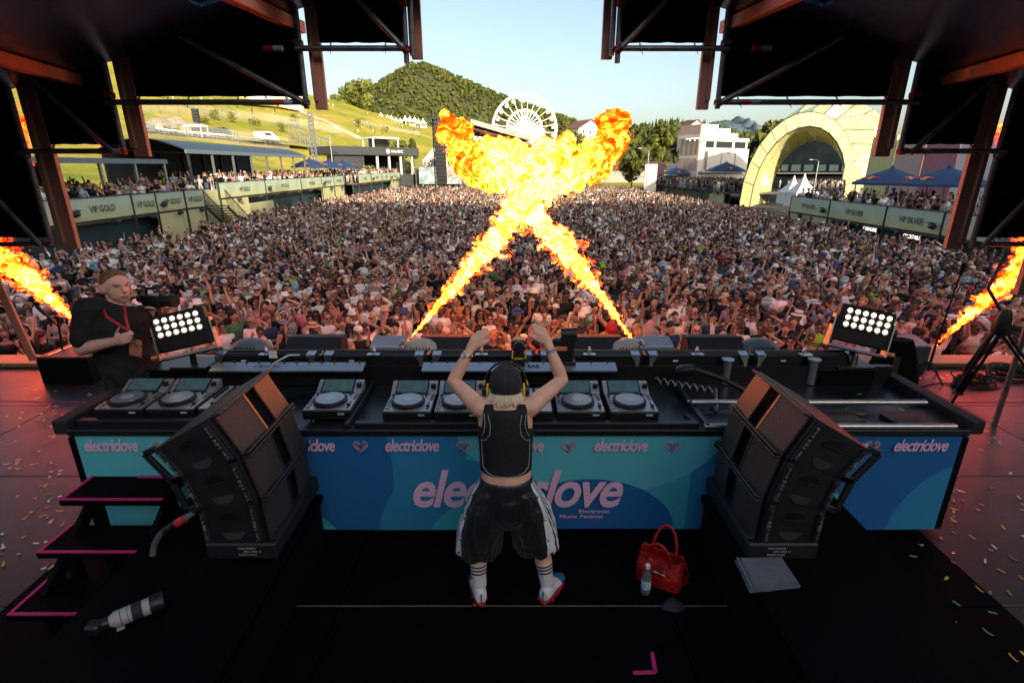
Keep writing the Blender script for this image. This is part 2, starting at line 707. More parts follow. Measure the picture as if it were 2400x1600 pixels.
def tree(loc, h, w, label, tone=(0.085, 0.11, 0.022), n=900, group=None, conifer=False):
    rnd = random.Random(int(loc[0] * 13 + loc[1] * 7))
    t = thing('tree', label, 'tree', loc, 0, group)
    b = MB()
    lean = rnd.uniform(-.04, .04) * h
    b.tube([(0, 0, -0.3), (lean * .3, 0, h * .3), (lean, 0, h * .78)], [h * .03, h * .022, h * .006], 7)
    for k in range(7):
        a = rnd.uniform(0, 6.28)
        z0 = h * rnd.uniform(.25, .6)
        L = w * rnd.uniform(.35, .55) * (0.6 if conifer else 1)
        b.tube([(0, 0, z0), (L * .5 * math.cos(a), L * .5 * math.sin(a), z0 + h * .1), (L * math.cos(a), L * math.sin(a), z0 + h * .16)], [h * .012, h * .008, h * .003], 5)
    b.build('trunk', bark, t, 60, local=True)
    cl = []
    for k in range(16):
        a = rnd.uniform(0, 6.28)
        z = rnd.uniform(.28, .95)
        rad = (w / 2) * ((1 - z) * 1.1 if conifer else math.sqrt(max(.05, 1 - ((z - .58) / .45) ** 2))) * rnd.uniform(.3, .8)
        cl.append((rad * math.cos(a), rad * math.sin(a), z * h, rnd.uniform(.12, .24) * w))
    V, F, C = [], [], []
    for k in range(n):
        cx, cy, cz, cr = rnd.choice(cl)
        d = Vector((rnd.gauss(0, 1), rnd.gauss(0, 1), rnd.gauss(0, .8))).normalized() * cr * rnd.uniform(.55, 1.05)
        p = Vector((cx, cy, cz)) + d
        s = rnd.uniform(.5, 1.2) * 0.042 * (h + w)
        u, v, _ = frame(d + Vector((rnd.uniform(-.5, .5), rnd.uniform(-.5, .5), rnd.uniform(-.5, .5))) * cr)
        o = len(V)
        a = rnd.uniform(0, 6.28)
        for q in range(3):
            V.append(p + (u * math.cos(a + q * 2.1) + v * math.sin(a + q * 2.1)) * s * rnd.uniform(.6, 1.1))
        F.append((o, o + 1, o + 2))
        f = rnd.uniform(.6, 1.35)
        C.append((tone[0] * f * rnd.uniform(.85, 1.2), tone[1] * f, tone[2] * f))
    link('crown', mesh_from_arrays('crown', np.array([tuple(v) for v in V]), np.array(F), np.array(C), leaf_mat), t)
    return t

for px, py, h, w, lab in ((800, 264, 15, 13, 'broad leafy tree rising over the white tent row, beside the rounder one'),
                          (848, 262, 17, 19, 'round full tree at the foot of the wooded mountain above the tents'),
                          (770, 268, 9, 9, 'small bushy tree at the end of the white tent row')):
    p = P(px, py, Y=325)
    tree((p.x, p.y, p.z - 1), h, w, lab, (0.11, 0.13, 0.03), 1500)
for px, py, Y, h, w, lab, con in ((1480, 440, 122, 6.5, 7, 'pale green shrubby tree beside the lamp post near the bronze terrace', False),
                                  (1795, 415, 128, 12, 9, 'leafy tree squeezed between the white tower building and the yellow arch', False),
                                  (935, 395, 175, 8, 9, 'bushy tree behind the flat roofed dark grey building', False),
                                  (970, 392, 170, 9, 4.5, 'slim dark conifer behind the dark grey building', True),
                                  (905, 395, 178, 7, 7, 'low rounded bush behind the rooftop box of the grey building', False),
                                  (1350, 372, 215, 9, 10, 'tree below the white gabled house on the slope', False),
                                  (1545, 395, 190, 13, 9, 'tall tree on the slope behind the lamp post', False),
                                  (1440, 392, 210, 12, 11, 'wide dark tree on the slope beside the fireball', False)):
    p = P(px, py, Y=Y)
    tree((p.x, p.y, min(p.z, ground_z(p.x, p.y) + .2)), h + max(0, p.z - ground_z(p.x, p.y)), w, lab, (0.05, 0.07, 0.02) if con else (0.10, 0.115, 0.025), 900, None, con)

for k, (px, py) in enumerate(((480, 292), (505, 283), (545, 290), (600, 296), (660, 310), (840, 300), (905, 310), (690, 286))):
    g = ground_hit(px, py)
    tree((g.x, g.y, ground_z(g.x, g.y)), 2.2 + .5 * (k % 3), 3.2 + .6 * (k % 2), 'low rounded bush growing on the open grass slope', (0.12, 0.13, 0.03), 220, 'bushes on the grass slope')

# ================================================================== far things on the slopes
white_pvc = M('white_pvc', (0.78, 0.77, 0.73), 0.55, var=0.06, scale=1.5)
dark_steel = M('dark_steel', (0.05, 0.05, 0.055), 0.5, metal=0.4, var=0.2)
galv = M('galvanised_steel', (0.45, 0.46, 0.47), 0.4, metal=0.85, var=0.25, scale=9)
concrete = M('concrete', (0.24, 0.23, 0.21), 0.9, var=0.2, scale=2, bump=.3, bscale=8)
glassy = M('dark_glazing', (0.02, 0.025, 0.03), 0.08, var=0)

def pagoda(loc, s, h, label, group=None):
    t = thing('pagoda_tent', label, 'tent', loc, 0, group)
    b = MB()
    n = 8
    rings = []
    for k in range(n + 1):
        u = k / n
        w = s / 2 * ((1 - u) ** 1.7 * .96 + .04)
        z = h * .42 + h * .58 * u
        rings.append([Vector((w * sx, w * sy, z)) for sx, sy in ((-1, -1), (1, -1), (1, 1), (-1, 1))])
    b.loft(rings, True)
    b.build('roof', white_pvc, t, None, local=True)
    b = MB()
    for sx, sy in ((-1, -1), (1, -1), (1, 1), (-1, 1)):
        b.box((sx * s * .47, sy * s * .47, h * .21), (s * .03, s * .03, h * .42))
    b.box((0, s * .47, h * .21), (s * .9, s * .02, h * .42))
    b.box((-s * .47, 0, h * .21), (s * .02, s * .88, h * .42))
    b.build('wall', white_pvc, t, None, local=True)
    return t

tents = None
for k in range(27):
    px = 716 + k * 10.6
    py = 267 + 0.075 * (px - 716) + random.uniform(-1.5, 1.5)
    p = P(px, py, Y=300)
    if tents is None:
        tents = pagoda((0, 0, 0), 3.6, 4.6, 'small white pagoda tent in the long row below the mountain', 'white tents along the hill crest')
        o = tents
    else:
        o = copy_tree(tents)
    o.location = (p.x, 300 + random.uniform(-3, 3), p.z - 2.4)
    o.rotation_euler.z = random.uniform(-.3, .3)
    s = random.uniform(.85, 1.2)
    o.scale = (s, s, s)
for px, py, h, lab in ((1712, 478, 4.6, 'small white pagoda tent under the yellow arch, in front of its taller twin'), (1880, 476, 4.9, 'tall pointed white pagoda tent under the yellow arch')):
    pass

# wheel ---------------------------------------------------------------------------------------
wheel_white = M('wheel_white', (0.8, 0.79, 0.76), 0.45, var=0.05)
wc = P(1229, 303, Y=165)
wr = 74 * (165 * CT) / FPX * 1.0
t = thing('ferris_wheel', 'white ferris wheel with hanging gondolas standing behind the fireball', 'ferris wheel', (wc.x, wc.y, GZ))
for rr, th, nm in ((1.0, .16, 'rim'), (.955, .11, 'rim'), (.56, .12, 'inner_ring'), (.52, .1, 'inner_ring')):
    for dy in (-.8, .8):
        b = MB()
        n = 64
        b.tube([(wc.x + wr * rr * math.cos(2 * math.pi * k / n), wc.y + dy, wc.z + wr * rr * math.sin(2 * math.pi * k / n)) for k in range(n + 1)], th, 6, False)
        b.build(nm, wheel_white, t)
for k in range(24):
    a = 2 * math.pi * (k + .5) / 24
    b = MB()
    for dy in (-.8, .8):
        b.cyl((wc.x, wc.y + dy, wc.z), (wc.x + wr * math.cos(a), wc.y + dy, wc.z + wr * math.sin(a)), .09, None, 5)
    b.cyl((wc.x + wr * math.cos(a), wc.y - .8, wc.z + wr * math.sin(a)), (wc.x + wr * math.cos(a), wc.y + .8, wc.z + wr * math.sin(a)), .08, None, 5)
    b.build('spoke', wheel_white, t)
    c = Vector((wc.x + wr * .9 * math.cos(a), wc.y, wc.z + wr * .9 * math.sin(a)))
    b = MB()
    b.lathe([(.05, .35), (.55, .25), (.6, .15)], c, 8)
    b.lathe([(.6, -.75), (.55, -1.0), (.2, -1.05)], c, 8)
    b.lathe([(.62, -.35), (.62, -.75)], c, 8)
    for q in range(4):
        aa = q * math.pi / 2 + .4
        b.cyl(c + Vector((.5 * math.cos(aa), .5 * math.sin(aa), .2)), c + Vector((.5 * math.cos(aa), .5 * math.sin(aa), -.8)), .04, None, 4)
    b.build('gondola', wheel_white, t)
b = MB()
b.lathe([(.3, -.05), (2.0, -.05), (2.0, .05), (.3, .05)], (wc.x, wc.y - .95, wc.z), 28, axis=(0, -1, 0))
b.lathe([(.9, -.2), (.9, .2)], (wc.x, wc.y - 1.1, wc.z), 16, axis=(0, -1, 0))
b.build('hub', wheel_white, t)
b = MB()
for k in range(28):
    a = 2 * math.pi * k / 28
    b.bar((wc.x + wr * .14 * math.cos(a), wc.y - 1.0, wc.z + wr * .14 * math.sin(a)), (wc.x + wr * .5 * math.cos(a), wc.y - 1.0, wc.z + wr * .5 * math.sin(a)), .28, .06, up=(0, 1, 0))
b.build('light_panel', wheel_white, t)
for dx in (-1, 1):
    for dy in (-1.6, 1.6):
        b = MB()
        b.cyl((wc.x, wc.y + dy * .6, wc.z), (wc.x + dx * wr * .55, wc.y + dy * 1.5, GZ), .25, None, 8)
        b.build('support_leg', wheel_white, t)

# gabled house on the slope -------------------------------------------------------------------
plaster = M('white_plaster', (0.72, 0.69, 0.62), 0.85, var=0.08, scale=.6)
tile = M('brown_roof_tile', (0.17, 0.09, 0.06), 0.8, var=0.25, scale=4)
def house(px, py, Y, w, d, h, rh, label, rz, roofmat):
    p = P(px, py, Y=Y)
    t = thing('house', label, 'house', p, rz)
    b = MB().box((0, 0, h / 2 - 4), (w, d, h + 8))
    b.prism([(-w / 2, -d / 2, h), (w / 2, -d / 2, h), (0, -d / 2, h + rh)], (0, 0, 0), (0, d, 0))
    b.build('wall', plaster, t, None, local=True)
    b = MB()
    for s in (-1, 1):
        ex = w / 2 + .8
        zz = h - rh * .8 / (w / 2)
        b.prism([(s * ex, -d / 2 - .9, zz + .08), (0, -d / 2 - .9, h + rh + .08), (0, -d / 2 - .9, h + rh + .38), (s * ex, -d / 2 - .9, zz + .38)], (0, 0, 0), (0, d + 1.8, 0))
    b.build('roof', roofmat, t, None, local=True)
    for k in range(3):
        for zz in (h * .3, h * .75):
            win = MB().box((-w * .3 + k * w * .3, -d / 2 - .03, zz), (1.0, .1, 1.2)).build('window', glassy, t, None, local=True)
            MB().box((-w * .3 + k * w * .3, -d / 2 - .06, zz), (1.2, .04, .12)).build('frame', white_pvc, win, None, local=True)
    return t
house(1366, 333, 260, 13, 11, 5.5, 3.6, 'white gabled house with brown roof on the slope above the fireball', .5, tile)
house(1240, 322, 300, 15, 11, 5, 3.5, 'brown roofed house half hidden behind the ferris wheel', -.3, tile)
house(1620, 322, 330, 12, 10, 5, 4, 'small farmhouse under the ridge behind the white tower building', .2, tile)
house(634, 240, 235, 26, 12, 4.5, 3.0, 'long low farmhouse with brick red roof on top of the grass slope', .15, M('red_roof_tile', (0.33, 0.12, 0.06), .8, var=.2, scale=3))

# vehicles on the hillside road ---------------------------------------------------------------
rubber = M('tyre_rubber', (0.02, 0.02, 0.02), 0.85, var=0.1)
def vehicle(px, py, L, H, Wd, paint, label, cat, rz, van=False):
    g = ground_hit(px, py)
    t = thing('parked_van' if van else 'parked_car', label, cat, (g.x, g.y, ground_z(g.x, g.y)), rz, None)
    b = MB()
    if van:
        prof = [(-L / 2, .45), (-L / 2, H * .98), (L * .22, H), (L * .34, H * .62), (L / 2, H * .52), (L / 2, .45)]
    else:
        prof = [(-L / 2, .4), (-L / 2, H * .58), (-L * .42, H * .95), (L * .02, H), (L * .2, H * .62), (L * .46, H * .52), (L / 2, .4)]
    b.prism([(x, -Wd / 2, z) for x, z in prof], (0, 0, 0), (0, Wd, 0))
    b.build('body', paint, t, None, local=True)
    for sy in (-1, 1):
        y = sy * (Wd / 2 + .015)
        if van:
            q = [(-L * .02, H * .6), (-L * .02, H * .88), (L * .2, H * .88), (L * .29, H * .62)]
        else:
            q = [(-L * .38, H * .62), (-L * .36, H * .9), (L * .02, H * .93), (L * .15, H * .64)]
        MB().prism([(x, y - .01, z) for x, z in q], (0, 0, 0), (0, .02, 0)).build('side_window', glassy, t, None, local=True)
        for x in (-L * .32, L * .32):
            w_ = MB().cyl((x, y - .1, .34), (x, y + .1, .34), .34, None, 14).build('wheel', rubber, t, 50, local=True)
            MB().cyl((x, y + sy * .09, .34), (x, y + sy * .115, .34), .2, None, 10).build('rim', galv, w_, 50, local=True)
    if van:
        b = MB()
        for k in range(5):
            b.bar((-L * .45 + k * L * .14, -Wd * .45, H + .12), (-L * .45 + k * L * .14, Wd * .45, H + .12), .06, .06)
        for s in (-1, 1):
            b.bar((-L * .46, s * Wd * .42, H + .08), (L * .12, s * Wd * .42, H + .08), .06, .1)
        b.build('roof_rack', M('red_rack', (0.4, 0.1, 0.06), .5), t, None, local=True)
    return t
paint_w = M('van_white', (0.72, 0.73, 0.74), 0.3, var=.03, coat=.5)
paint_k = M('car_black', (0.02, 0.021, 0.024), 0.22, var=.03, coat=.8)
paint_b = M('car_blue_grey', (0.10, 0.14, 0.18), 0.25, var=.03, coat=.8)
vehicle(628, 334, 5.9, 2.6, 2.0, paint_w, 'white delivery van with a roof rack parked on the hillside road', 'van', .12, True)
vehicle(522, 322, 5.3, 2.2, 1.9, paint_k, 'black minibus parked beside the small white kiosk on the hillside road', 'van', .1, True)
vehicle(392, 312, 4.5, 1.5, 1.8, paint_k, 'low black estate car parked on the hillside road', 'car', .1)
vehicle(345, 306, 4.5, 1.5, 1.8, paint_b, 'blue grey car parked at the end of the hillside road', 'car', .1)
# road strip that they stand on
b = MB()
pts = [ground_hit(px, py) for px, py in ((318, 308), (345, 309), (392, 315), (440, 319), (522, 326), (580, 333), (628, 338), (690, 345), (720, 349))]
ra, rb = [], []
for i, p in enumerate(pts):
    d = pts[min(i + 1, len(pts) - 1)] - pts[max(i - 1, 0)]
    nrm = Vector((-d.y, d.x, 0)).normalized()
    ra.append((p.x + nrm.x * 3, p.y + nrm.y * 3, ground_z(p.x, p.y) + .12))
    rb.append((p.x - nrm.x * 3, p.y - nrm.y * 3, ground_z(p.x, p.y) + .12))
n = len(pts)
b.v = ra + rb
b.f = [(i, i + 1, n + i + 1, n + i) for i in range(n - 1)]
b.m = [0] * (n - 1)
struct('road', b, concrete)
# guard rail along the road
rail = thing('guard_rail', 'pale guard rail running along the hillside road below the parked vehicles', 'guard rail', tuple(pts[4]))
b = MB()
for i in range(n - 1):
    b.bar(Vector(rb[i]) + Vector((0, 0, .65)), Vector(rb[i + 1]) + Vector((0, 0, .65)), .1, .35)
b.build('beam', galv, rail, None)
for i in range(n - 1):
    for k in range(4):
        q = Vector(rb[i]).lerp(Vector(rb[i + 1]), k / 4)
        MB().box(q + Vector((0, 0, .3)), (.12, .12, .8)).build('post', galv, rail, None)
# small white kiosk and its loudspeaker
g = ground_hit(463, 322)
kz = ground_z(g.x, g.y)
t = thing('kiosk', 'small white flat roofed kiosk between the parked cars on the hillside', 'kiosk', (g.x, g.y, kz))
MB().box((0, 0, 2.45), (4.2, 3.2, .5), bev=.05).build('roof', white_pvc, t, None, local=True)
for sx in (-1, 1):
    for sy in (-1, 1):
        MB().box((sx * 1.9, sy * 1.4, 1.1), (.15, .15, 2.3)).build('post', white_pvc, t, None, local=True)
MB().box((0, 1.35, 1.1), (3.7, .1, 2.3)).build('wall', dark_steel, t, None, local=True)
g = ground_hit(464, 300)
t = thing('loudspeaker_tower', 'dark hung loudspeaker column on the grass slope above the kiosk', 'loudspeaker', (g.x, g.y, ground_z(g.x, g.y)))
for k in range(5):
    MB().box((0, 0, 1.2 + k * .75), (1.5, 1, .7), bev=.05).build('cabinet', dark_steel, t, None, local=True)
MB().cyl((0, .6, 0), (0, .6, 5), .1, None, 6).build('pole', galv, t, 60, local=True)

# fences on the slope
wire = bpy.data.materials.new('wire_mesh')
wire.use_nodes = True
_nt = wire.node_tree
_b = _nt.nodes['Principled BSDF']
_b.inputs['Base Color'].default_value = (.5, .5, .48, 1)
_tr = _nt.nodes.new('ShaderNodeBsdfTransparent')
_mx = _nt.nodes.new('ShaderNodeMixShader')
_mx.inputs[0].default_value = .22
_nt.links.new(_tr.outputs[0], _mx.inputs[1])
_nt.links.new(_b.outputs[0], _mx.inputs[2])
_nt.links.new(_mx.outputs[0], _nt.nodes['Material Output'].inputs['Surface'])

def slope_fence(pix, h, label, step=2.6):
    pts = [ground_hit(*q) for q in pix]
    t = thing('wire_fence', label, 'fence', (pts[0].x, pts[0].y, ground_z(pts[0].x, pts[0].y)))
    b = MB()
    for i in range(len(pts) - 1):
        a, c = pts[i], pts[i + 1]
        nseg = max(1, int((c - a).length / step / 2))
        for k in range(nseg):
            q0, q1 = a.lerp(c, k / nseg), a.lerp(c, (k + 1) / nseg)
            z0, z1 = ground_z(q0.x, q0.y), ground_z(q1.x, q1.y)
            b.add([(q0.x, q0.y, z0), (q1.x, q1.y, z1), (q1.x, q1.y, z1 + h), (q0.x, q0.y, z0 + h)], [(0, 1, 2, 3)])
            MB().cyl((q0.x, q0.y, z0 - .2), (q0.x, q0.y, z0 + h + .15), .09, None, 5).build('post', galv, t, 60)
    b.build('mesh_panel', wire, t, None)
slope_fence([(325, 268), (420, 270), (520, 276), (620, 285), (700, 297), (800, 318)], 2.6, 'tall wire fence crossing the upper grass slope')
slope_fence([(330, 318), (440, 326), (560, 338), (680, 352)], 3.0, 'wire fence with slim posts along the lower edge of the hillside road')
slope_fence([(840, 290), (900, 300), (985, 318)], 1.6, 'low wire fence across the meadow below the white tents')

# pale rubble bank and crest walkway
for pix, rr, nm, lab in (([(365, 300), (390, 290), (420, 289), (445, 296), (462, 306)], 3.2, 'rock_outcrop', 'pale rocky outcrop in the grass behind the parked cars'),):
    b = MB()
    for px, py in pix:
        g = ground_hit(px, py)
        for k in range(5):
            b.ell((g.x + random.uniform(-3, 3), g.y + random.uniform(-2, 2), ground_z(g.x, g.y) + .2), (random.uniform(1.5, rr), random.uniform(1.5, rr), random.uniform(.8, 1.6)), 8, 5)
    o = b.build(nm, M('pale_rock', (.27, .24, .18), .95, var=.25, scale=.6, bump=.5, bscale=3), None, None)
    tag(o, lab, 'rock')
b = MB()
pp = [ground_hit(*q) for q in ((560, 246), (640, 252), (700, 262), (745, 278), (790, 300), (850, 328))]
for i in range(len(pp) - 1):
    a, c = pp[i], pp[i + 1]
    d = (c - a).normalized()
    nr = Vector((-d.y, d.x, 0)) * 2.2
    za, zc = ground_z(a.x, a.y) + .15, ground_z(c.x, c.y) + .15
    b.add([(a.x - nr.x, a.y - nr.y, za), (c.x - nr.x, c.y - nr.y, zc), (c.x + nr.x, c.y + nr.y, zc), (a.x + nr.x, a.y + nr.y, za)], [(0, 1, 2, 3)])
struct('path', b, M('gravel', (.5, .44, .34), .95, var=.2, scale=2))

# stair truss on the slope and lattice mast
def lattice(t, p0, p1, w, mat, r=.035, bays=10, nm='lattice'):
    p0, p1 = Vector(p0), Vector(p1)
    u, v, d = frame(p1 - p0)
    b = MB()
    cs = [(u * sx + v * sy) * w / 2 for sx, sy in ((-1, -1), (1, -1), (1, 1), (-1, 1))]
    for c in cs:
        b.cyl(p0 + c, p1 + c, r, None, 5)
    for k in range(bays):
        a, e = p0.lerp(p1, k / bays), p0.lerp(p1, (k + 1) / bays)
        for q in range(4):
            c0, c1 = cs[q], cs[(q + 1) % 4]
            b.cyl(a + c0, e + c1, r * .6, None, 4)
            b.cyl(a + c0, a + c1, r * .6, None, 4)
    return b.build(nm, mat, t, 60)
g0, g1 = ground_hit(680, 322), ground_hit(775, 362)
t = thing('hillside_stairs', 'roofed steel stairway climbing the grass slope above the grey building', 'stairs', (g1.x, g1.y, ground_z(g1.x, g1.y)))
a = Vector((g0.x, g0.y, ground_z(g0.x, g0.y)))
c = Vector((g1.x, g1.y, ground_z(g1.x, g1.y)))
for dy in (0, 2.2):
    MB().bar(a + Vector((0, dy, 3.6)), c + Vector((0, dy, 3.6)), .18, .18).build('top_rail', galv, t, None)
    MB().bar(a + Vector((0, dy, 1.2)), c + Vector((0, dy, 1.2)), .1, .1).build('hand_rail', galv, t, None)
    for k in range(9):
        q = a.lerp(c, k / 8) + Vector((0, dy, 0))
        MB().box(q + Vector((0, 0, 1.8)), (.14, .14, 3.7)).build('post', galv, t, None)
for k in range(26):
    q = a.lerp(c, (k + .5) / 26)
    MB().box(q + Vector((0, 1.1, .2)), (.55, 2.1, .1)).build('step', galv, t, None)
g = P(738, 372, Y=78)
t = thing('lattice_mast', 'slim lattice mast standing behind the blue parasols', 'mast', (g.x, g.y, GZ))
lattice(t, (g.x, g.y, GZ), (g.x, g.y, P(732, 262, Y=78).z), .55, galv, .05, 22)

def lamp_post(px0, py0, px1, py1, Y, label, arm):
    a, c = P(px0, py0, Y=Y), P(px1, py1, Y=Y)
    t = thing('lamp_post', label, 'lamp post', (a.x, a.y, GZ))
    MB().tube([(a.x, a.y, GZ), (a.x, a.y, c.z)], [.13, .07], 8).build('pole', galv, t, 60)
    MB().tube([(a.x, a.y, c.z - .05), (a.x + arm * .6, a.y, c.z + .25), (a.x + arm * 1.3, a.y, c.z + .3)], .05, 6).build('arm', galv, t, 60)
    MB().box((a.x + arm * 1.6, a.y, c.z + .28), (.7, .3, .14), bev=.04).build('lamp_head', galv, t, None)
lamp_post(781, 400, 781, 318, 92, 'grey lamp post at the corner of the dark grey building', 1)
lamp_post(1513, 455, 1518, 352, 95, 'grey street lamp beside the pale green shrubby tree', -1)
# ================================================================== terraces, tents, buildings round the crowd
def grad_mat(name, c0, c1, z0, z1, rough=.7, wr=.25):
    m = bpy.data.materials.new(name)
    m.use_nodes = True
    nt = m.node_tree
    N, L = nt.nodes, nt.links
    bs = N['Principled BSDF']
    bs.inputs['Roughness'].default_value = rough
    tc = N.new('ShaderNodeTexCoord')
    sp = N.new('ShaderNodeSeparateXYZ')
    mr = N.new('ShaderNodeMapRange')
    mr.inputs['From Min'].default_value, mr.inputs['From Max'].default_value = z0, z1
    mx = N.new('ShaderNodeMix')
    mx.data_type = 'RGBA'
    mx.inputs['A'].default_value = (*c0, 1)
    mx.inputs['B'].default_value = (*c1, 1)
    L.new(tc.outputs['Object'], sp.inputs[0])
    L.new(sp.outputs['Z'], mr.inputs['Value'])
    L.new(mr.outputs[0], mx.inputs['Factor'])
    L.new(mx.outputs['Result'], bs.inputs['Base Color'])
    n = N.new('ShaderNodeTexNoise')
    n.inputs['Scale'].default_value = 1.4
    n.inputs['Detail'].default_value = 3
    n.inputs['Distortion'].default_value = 1.5
    bp = N.new('ShaderNodeBump')
    bp.inputs['Strength'].default_value = wr
    bp.inputs['Distance'].default_value = .15
    L.new(tc.outputs['Object'], n.inputs['Vector'])
    L.new(n.outputs['Fac'], bp.inputs['Height'])
    L.new(bp.outputs[0], bs.inputs['Normal'])
    return m

ink = M('black_print', (0.015, 0.016, 0.018), .7, var=0)
shop = M('teal_shopfront', (0.02, 0.05, 0.055), .5, var=.3, scale=.6)
deckm = M('deck_boards', (0.12, 0.1, 0.085), .8, var=.2, scale=2)
yellow_pl = M('pale_yellow_panel', (0.60, 0.57, 0.29), .7, var=.08, scale=.7, bump=.15, bscale=2)
DECKS = []        # (x0, x1, y0, y1, z) where guests stand
LIGHTS = []

def terrace(side, X, zb, zt, Ys, words, name_label, lower, depth=9, plain_from=None):
    t = thing('terrace', name_label, 'terrace', (side * X, Ys[0], GZ))
    gm = grad_mat('terrace_banner', (0.56, 0.58, 0.27), (0.47, 0.60, 0.50), zb - GZ, zt - GZ)
    zd = zb + .02
    x0 = side * X
    xo = side * (X + depth)
    b = MB().box(((x0 + xo) / 2 + side * .15, (Ys[0] + Ys[-1]) / 2, zd - .12), (depth, Ys[-1] - Ys[0], .2))
    b.build('deck', deckm, t, None)
    b = MB().box((x0 + side * .9, (Ys[0] + Ys[-1]) / 2, (GZ + zd - .25) / 2), (.12, Ys[-1] - Ys[0] - .1, zd - .25 - GZ))
    b.build('shopfront', shop, t, None)
    for i in range(len(Ys) - 1):
        y0, y1 = Ys[i] + .06, Ys[i + 1] - .06
        ny, nz = max(4, int((y1 - y0) / .5)), 4
        b = MB()
        for k in range(ny + 1):
            for q in range(nz + 1):
                yy, zz = y0 + (y1 - y0) * k / ny, zb + (zt - zb) * q / nz
                bulge = .035 * math.sin(yy * 2.7 + i) * math.sin(q / nz * 3.14) + .02 * math.sin(yy * 7.1)
                b.v.append((x0 + bulge, yy, zz - .03 * math.sin((k / ny) * 3.14) * (q == nz)))
        b.f = [(k * (nz + 1) + q, (k + 1) * (nz + 1) + q, (k + 1) * (nz + 1) + q + 1, k * (nz + 1) + q + 1) for k in range(ny) for q in range(nz)]
        b.m = [0] * len(b.f)
        ban = b.build('banner', gm, t, 179)
        wtxt = words[i % len(words)]
        if wtxt:
            hgt = (zt - zb) * .29
            wd = min((y1 - y0) * .8, hgt * 5.6)
            lettering('lettering', wtxt, (x0 - side * .07, (y0 + y1) / 2, (zt + zb) / 2 - .02), (0, side * -1, 0), (0, 0, 1), wd, hgt, ink, ban, bold=.01, depth=0)
        MB().box((x0, Ys[i], (zt + GZ) / 2), (.09, .09, zt - GZ + .1)).build('post', dark_steel, t, None)
        npar = max(1, int((y1 - y0) / 2.6))
        for k in range(npar):
            LIGHTS.append((x0 - side * .28, y0 + (k + .6) * (y1 - y0) / npar, zb - .03, side))
        if i % 2 == 1:
            LIGHTS.append((x0 - side * .25, Ys[i] + .35, (zt + zb) / 2, side))
    MB().box((x0, Ys[-1], (zt + GZ) / 2), (.09, .09, zt - GZ + .1)).build('post', dark_steel, t, None)
    MB().bar((x0, Ys[0], zt + .02), (x0, Ys[-1], zt + .02), .06, .06).build('top_rail', dark_steel, t, None)
    for (ya, yb) in lower:
        nn = max(1, round((yb - ya) / 2.2))
        for k in range(nn):
            a_, c_ = ya + (yb - ya) * k / nn, ya + (yb - ya) * (k + 1) / nn
            MB().box((x0 + side * .1, (a_ + c_) / 2, (GZ + zb - .15) / 2), (.04, c_ - a_ - .06, zb - .15 - GZ)).build('lower_panel', yellow_pl, t, None)
    NT = ('first gold', 'raised marquee', 'distant gold', 'silver', 'bronze')[len(DECKS)]
    for k, l in enumerate(LIGHTS):
        if len(l) == 4: LIGHTS[k] = (*l, NT)
    DECKS.append((min(x0 + side * .35, xo), max(x0 + side * .35, xo), Ys[0], Ys[-1], zd))
    return t

terrace(-1, 22, -.13, 1.0, [24.2, 26.2, 31.0, 33.1, 36.1, 38.3], ['', 'VIP GOLD', 'VIP GOLD', 'VIP GOLD', 'VIP GOLD'],
        'pale yellow terrace front with large gold lettering on its wide banner', [(33.1, 38.3)])
terrace(-1, 22.5, .22, 1.36, [41.4, 49.3, 57.7, 64, 68.5, 72.6], ['VIP GOLD', 'VIP GOLD', 'VIP GOLD', 'VIP GOLD', 'VIP GOLD'],
        'raised terrace beneath the dark curved marquee roof', [(41.4, 46), (64, 72.6)], 10)
terrace(-1, 21.5, .3, 1.5, [76, 83, 90, 96, 104], ['VIP GOLD'], 'distant gold terrace in front of the dark grey building', [(96, 104)], 10)
terrace(1, 22, -.8, .33, [24.2, 27.0, 31.3, 37, 42.2], ['', 'VIP SILVER', 'VIP SILVER', 'VIP SILVER'], 'terrace front with silver lettering below the two big parasols', [(36, 42.2)], 9)
terrace(1, 30, -1.0, .1, [76, 85, 94, 103, 112], ['VIP BRONZE'], 'distant terrace with bronze lettering below the white tower building', [(76, 82)], 10)

# spotlights hooked on the banners
par = None
for k, (x, y, z, sd, nt_) in enumerate(LIGHTS):
    if par is None:
        par = thing('spotlight', 'small black spotlight clamped to the lower rail of a terrace banner', 'spotlight', (0, 0, 0), 0, 'spotlights along the terraces')
        MB().lathe([(.11, -.16), (.14, -.1), (.14, .14), (.1, .16)], (0, 0, -.16), 10, axis=(-1, 0, -.4)).build('body', dark_steel, par, 40, local=True)
        MB().bar((0, -.2, 0), (0, .2, 0), .03, .05).bar((0, -.19, 0), (0, -.19, -.2), .03, .03).bar((0, .19, 0), (0, .19, -.2), .03, .03).box((.14, 0, .02), (.28, .06, .06)).build('bracket', dark_steel, par, None, local=True)
        MB().lathe([(.105, 0), (.1, .012)], (-.15, 0, -.225), 10, axis=(-1, 0, -.4)).build('lens', M('amber_lens', (.35, .2, .05), .15, var=0), par, 40, local=True)
        o = par
    else:
        o = copy_tree(par)
    o['label'] = 'small black spotlight clamped to a banner of the %s terrace' % nt_
    o['group'] = 'spotlights along the %s terrace' % nt_
    o.location = (x, y, z)
    if sd > 0:
        o.rotation_euler.z = math.pi

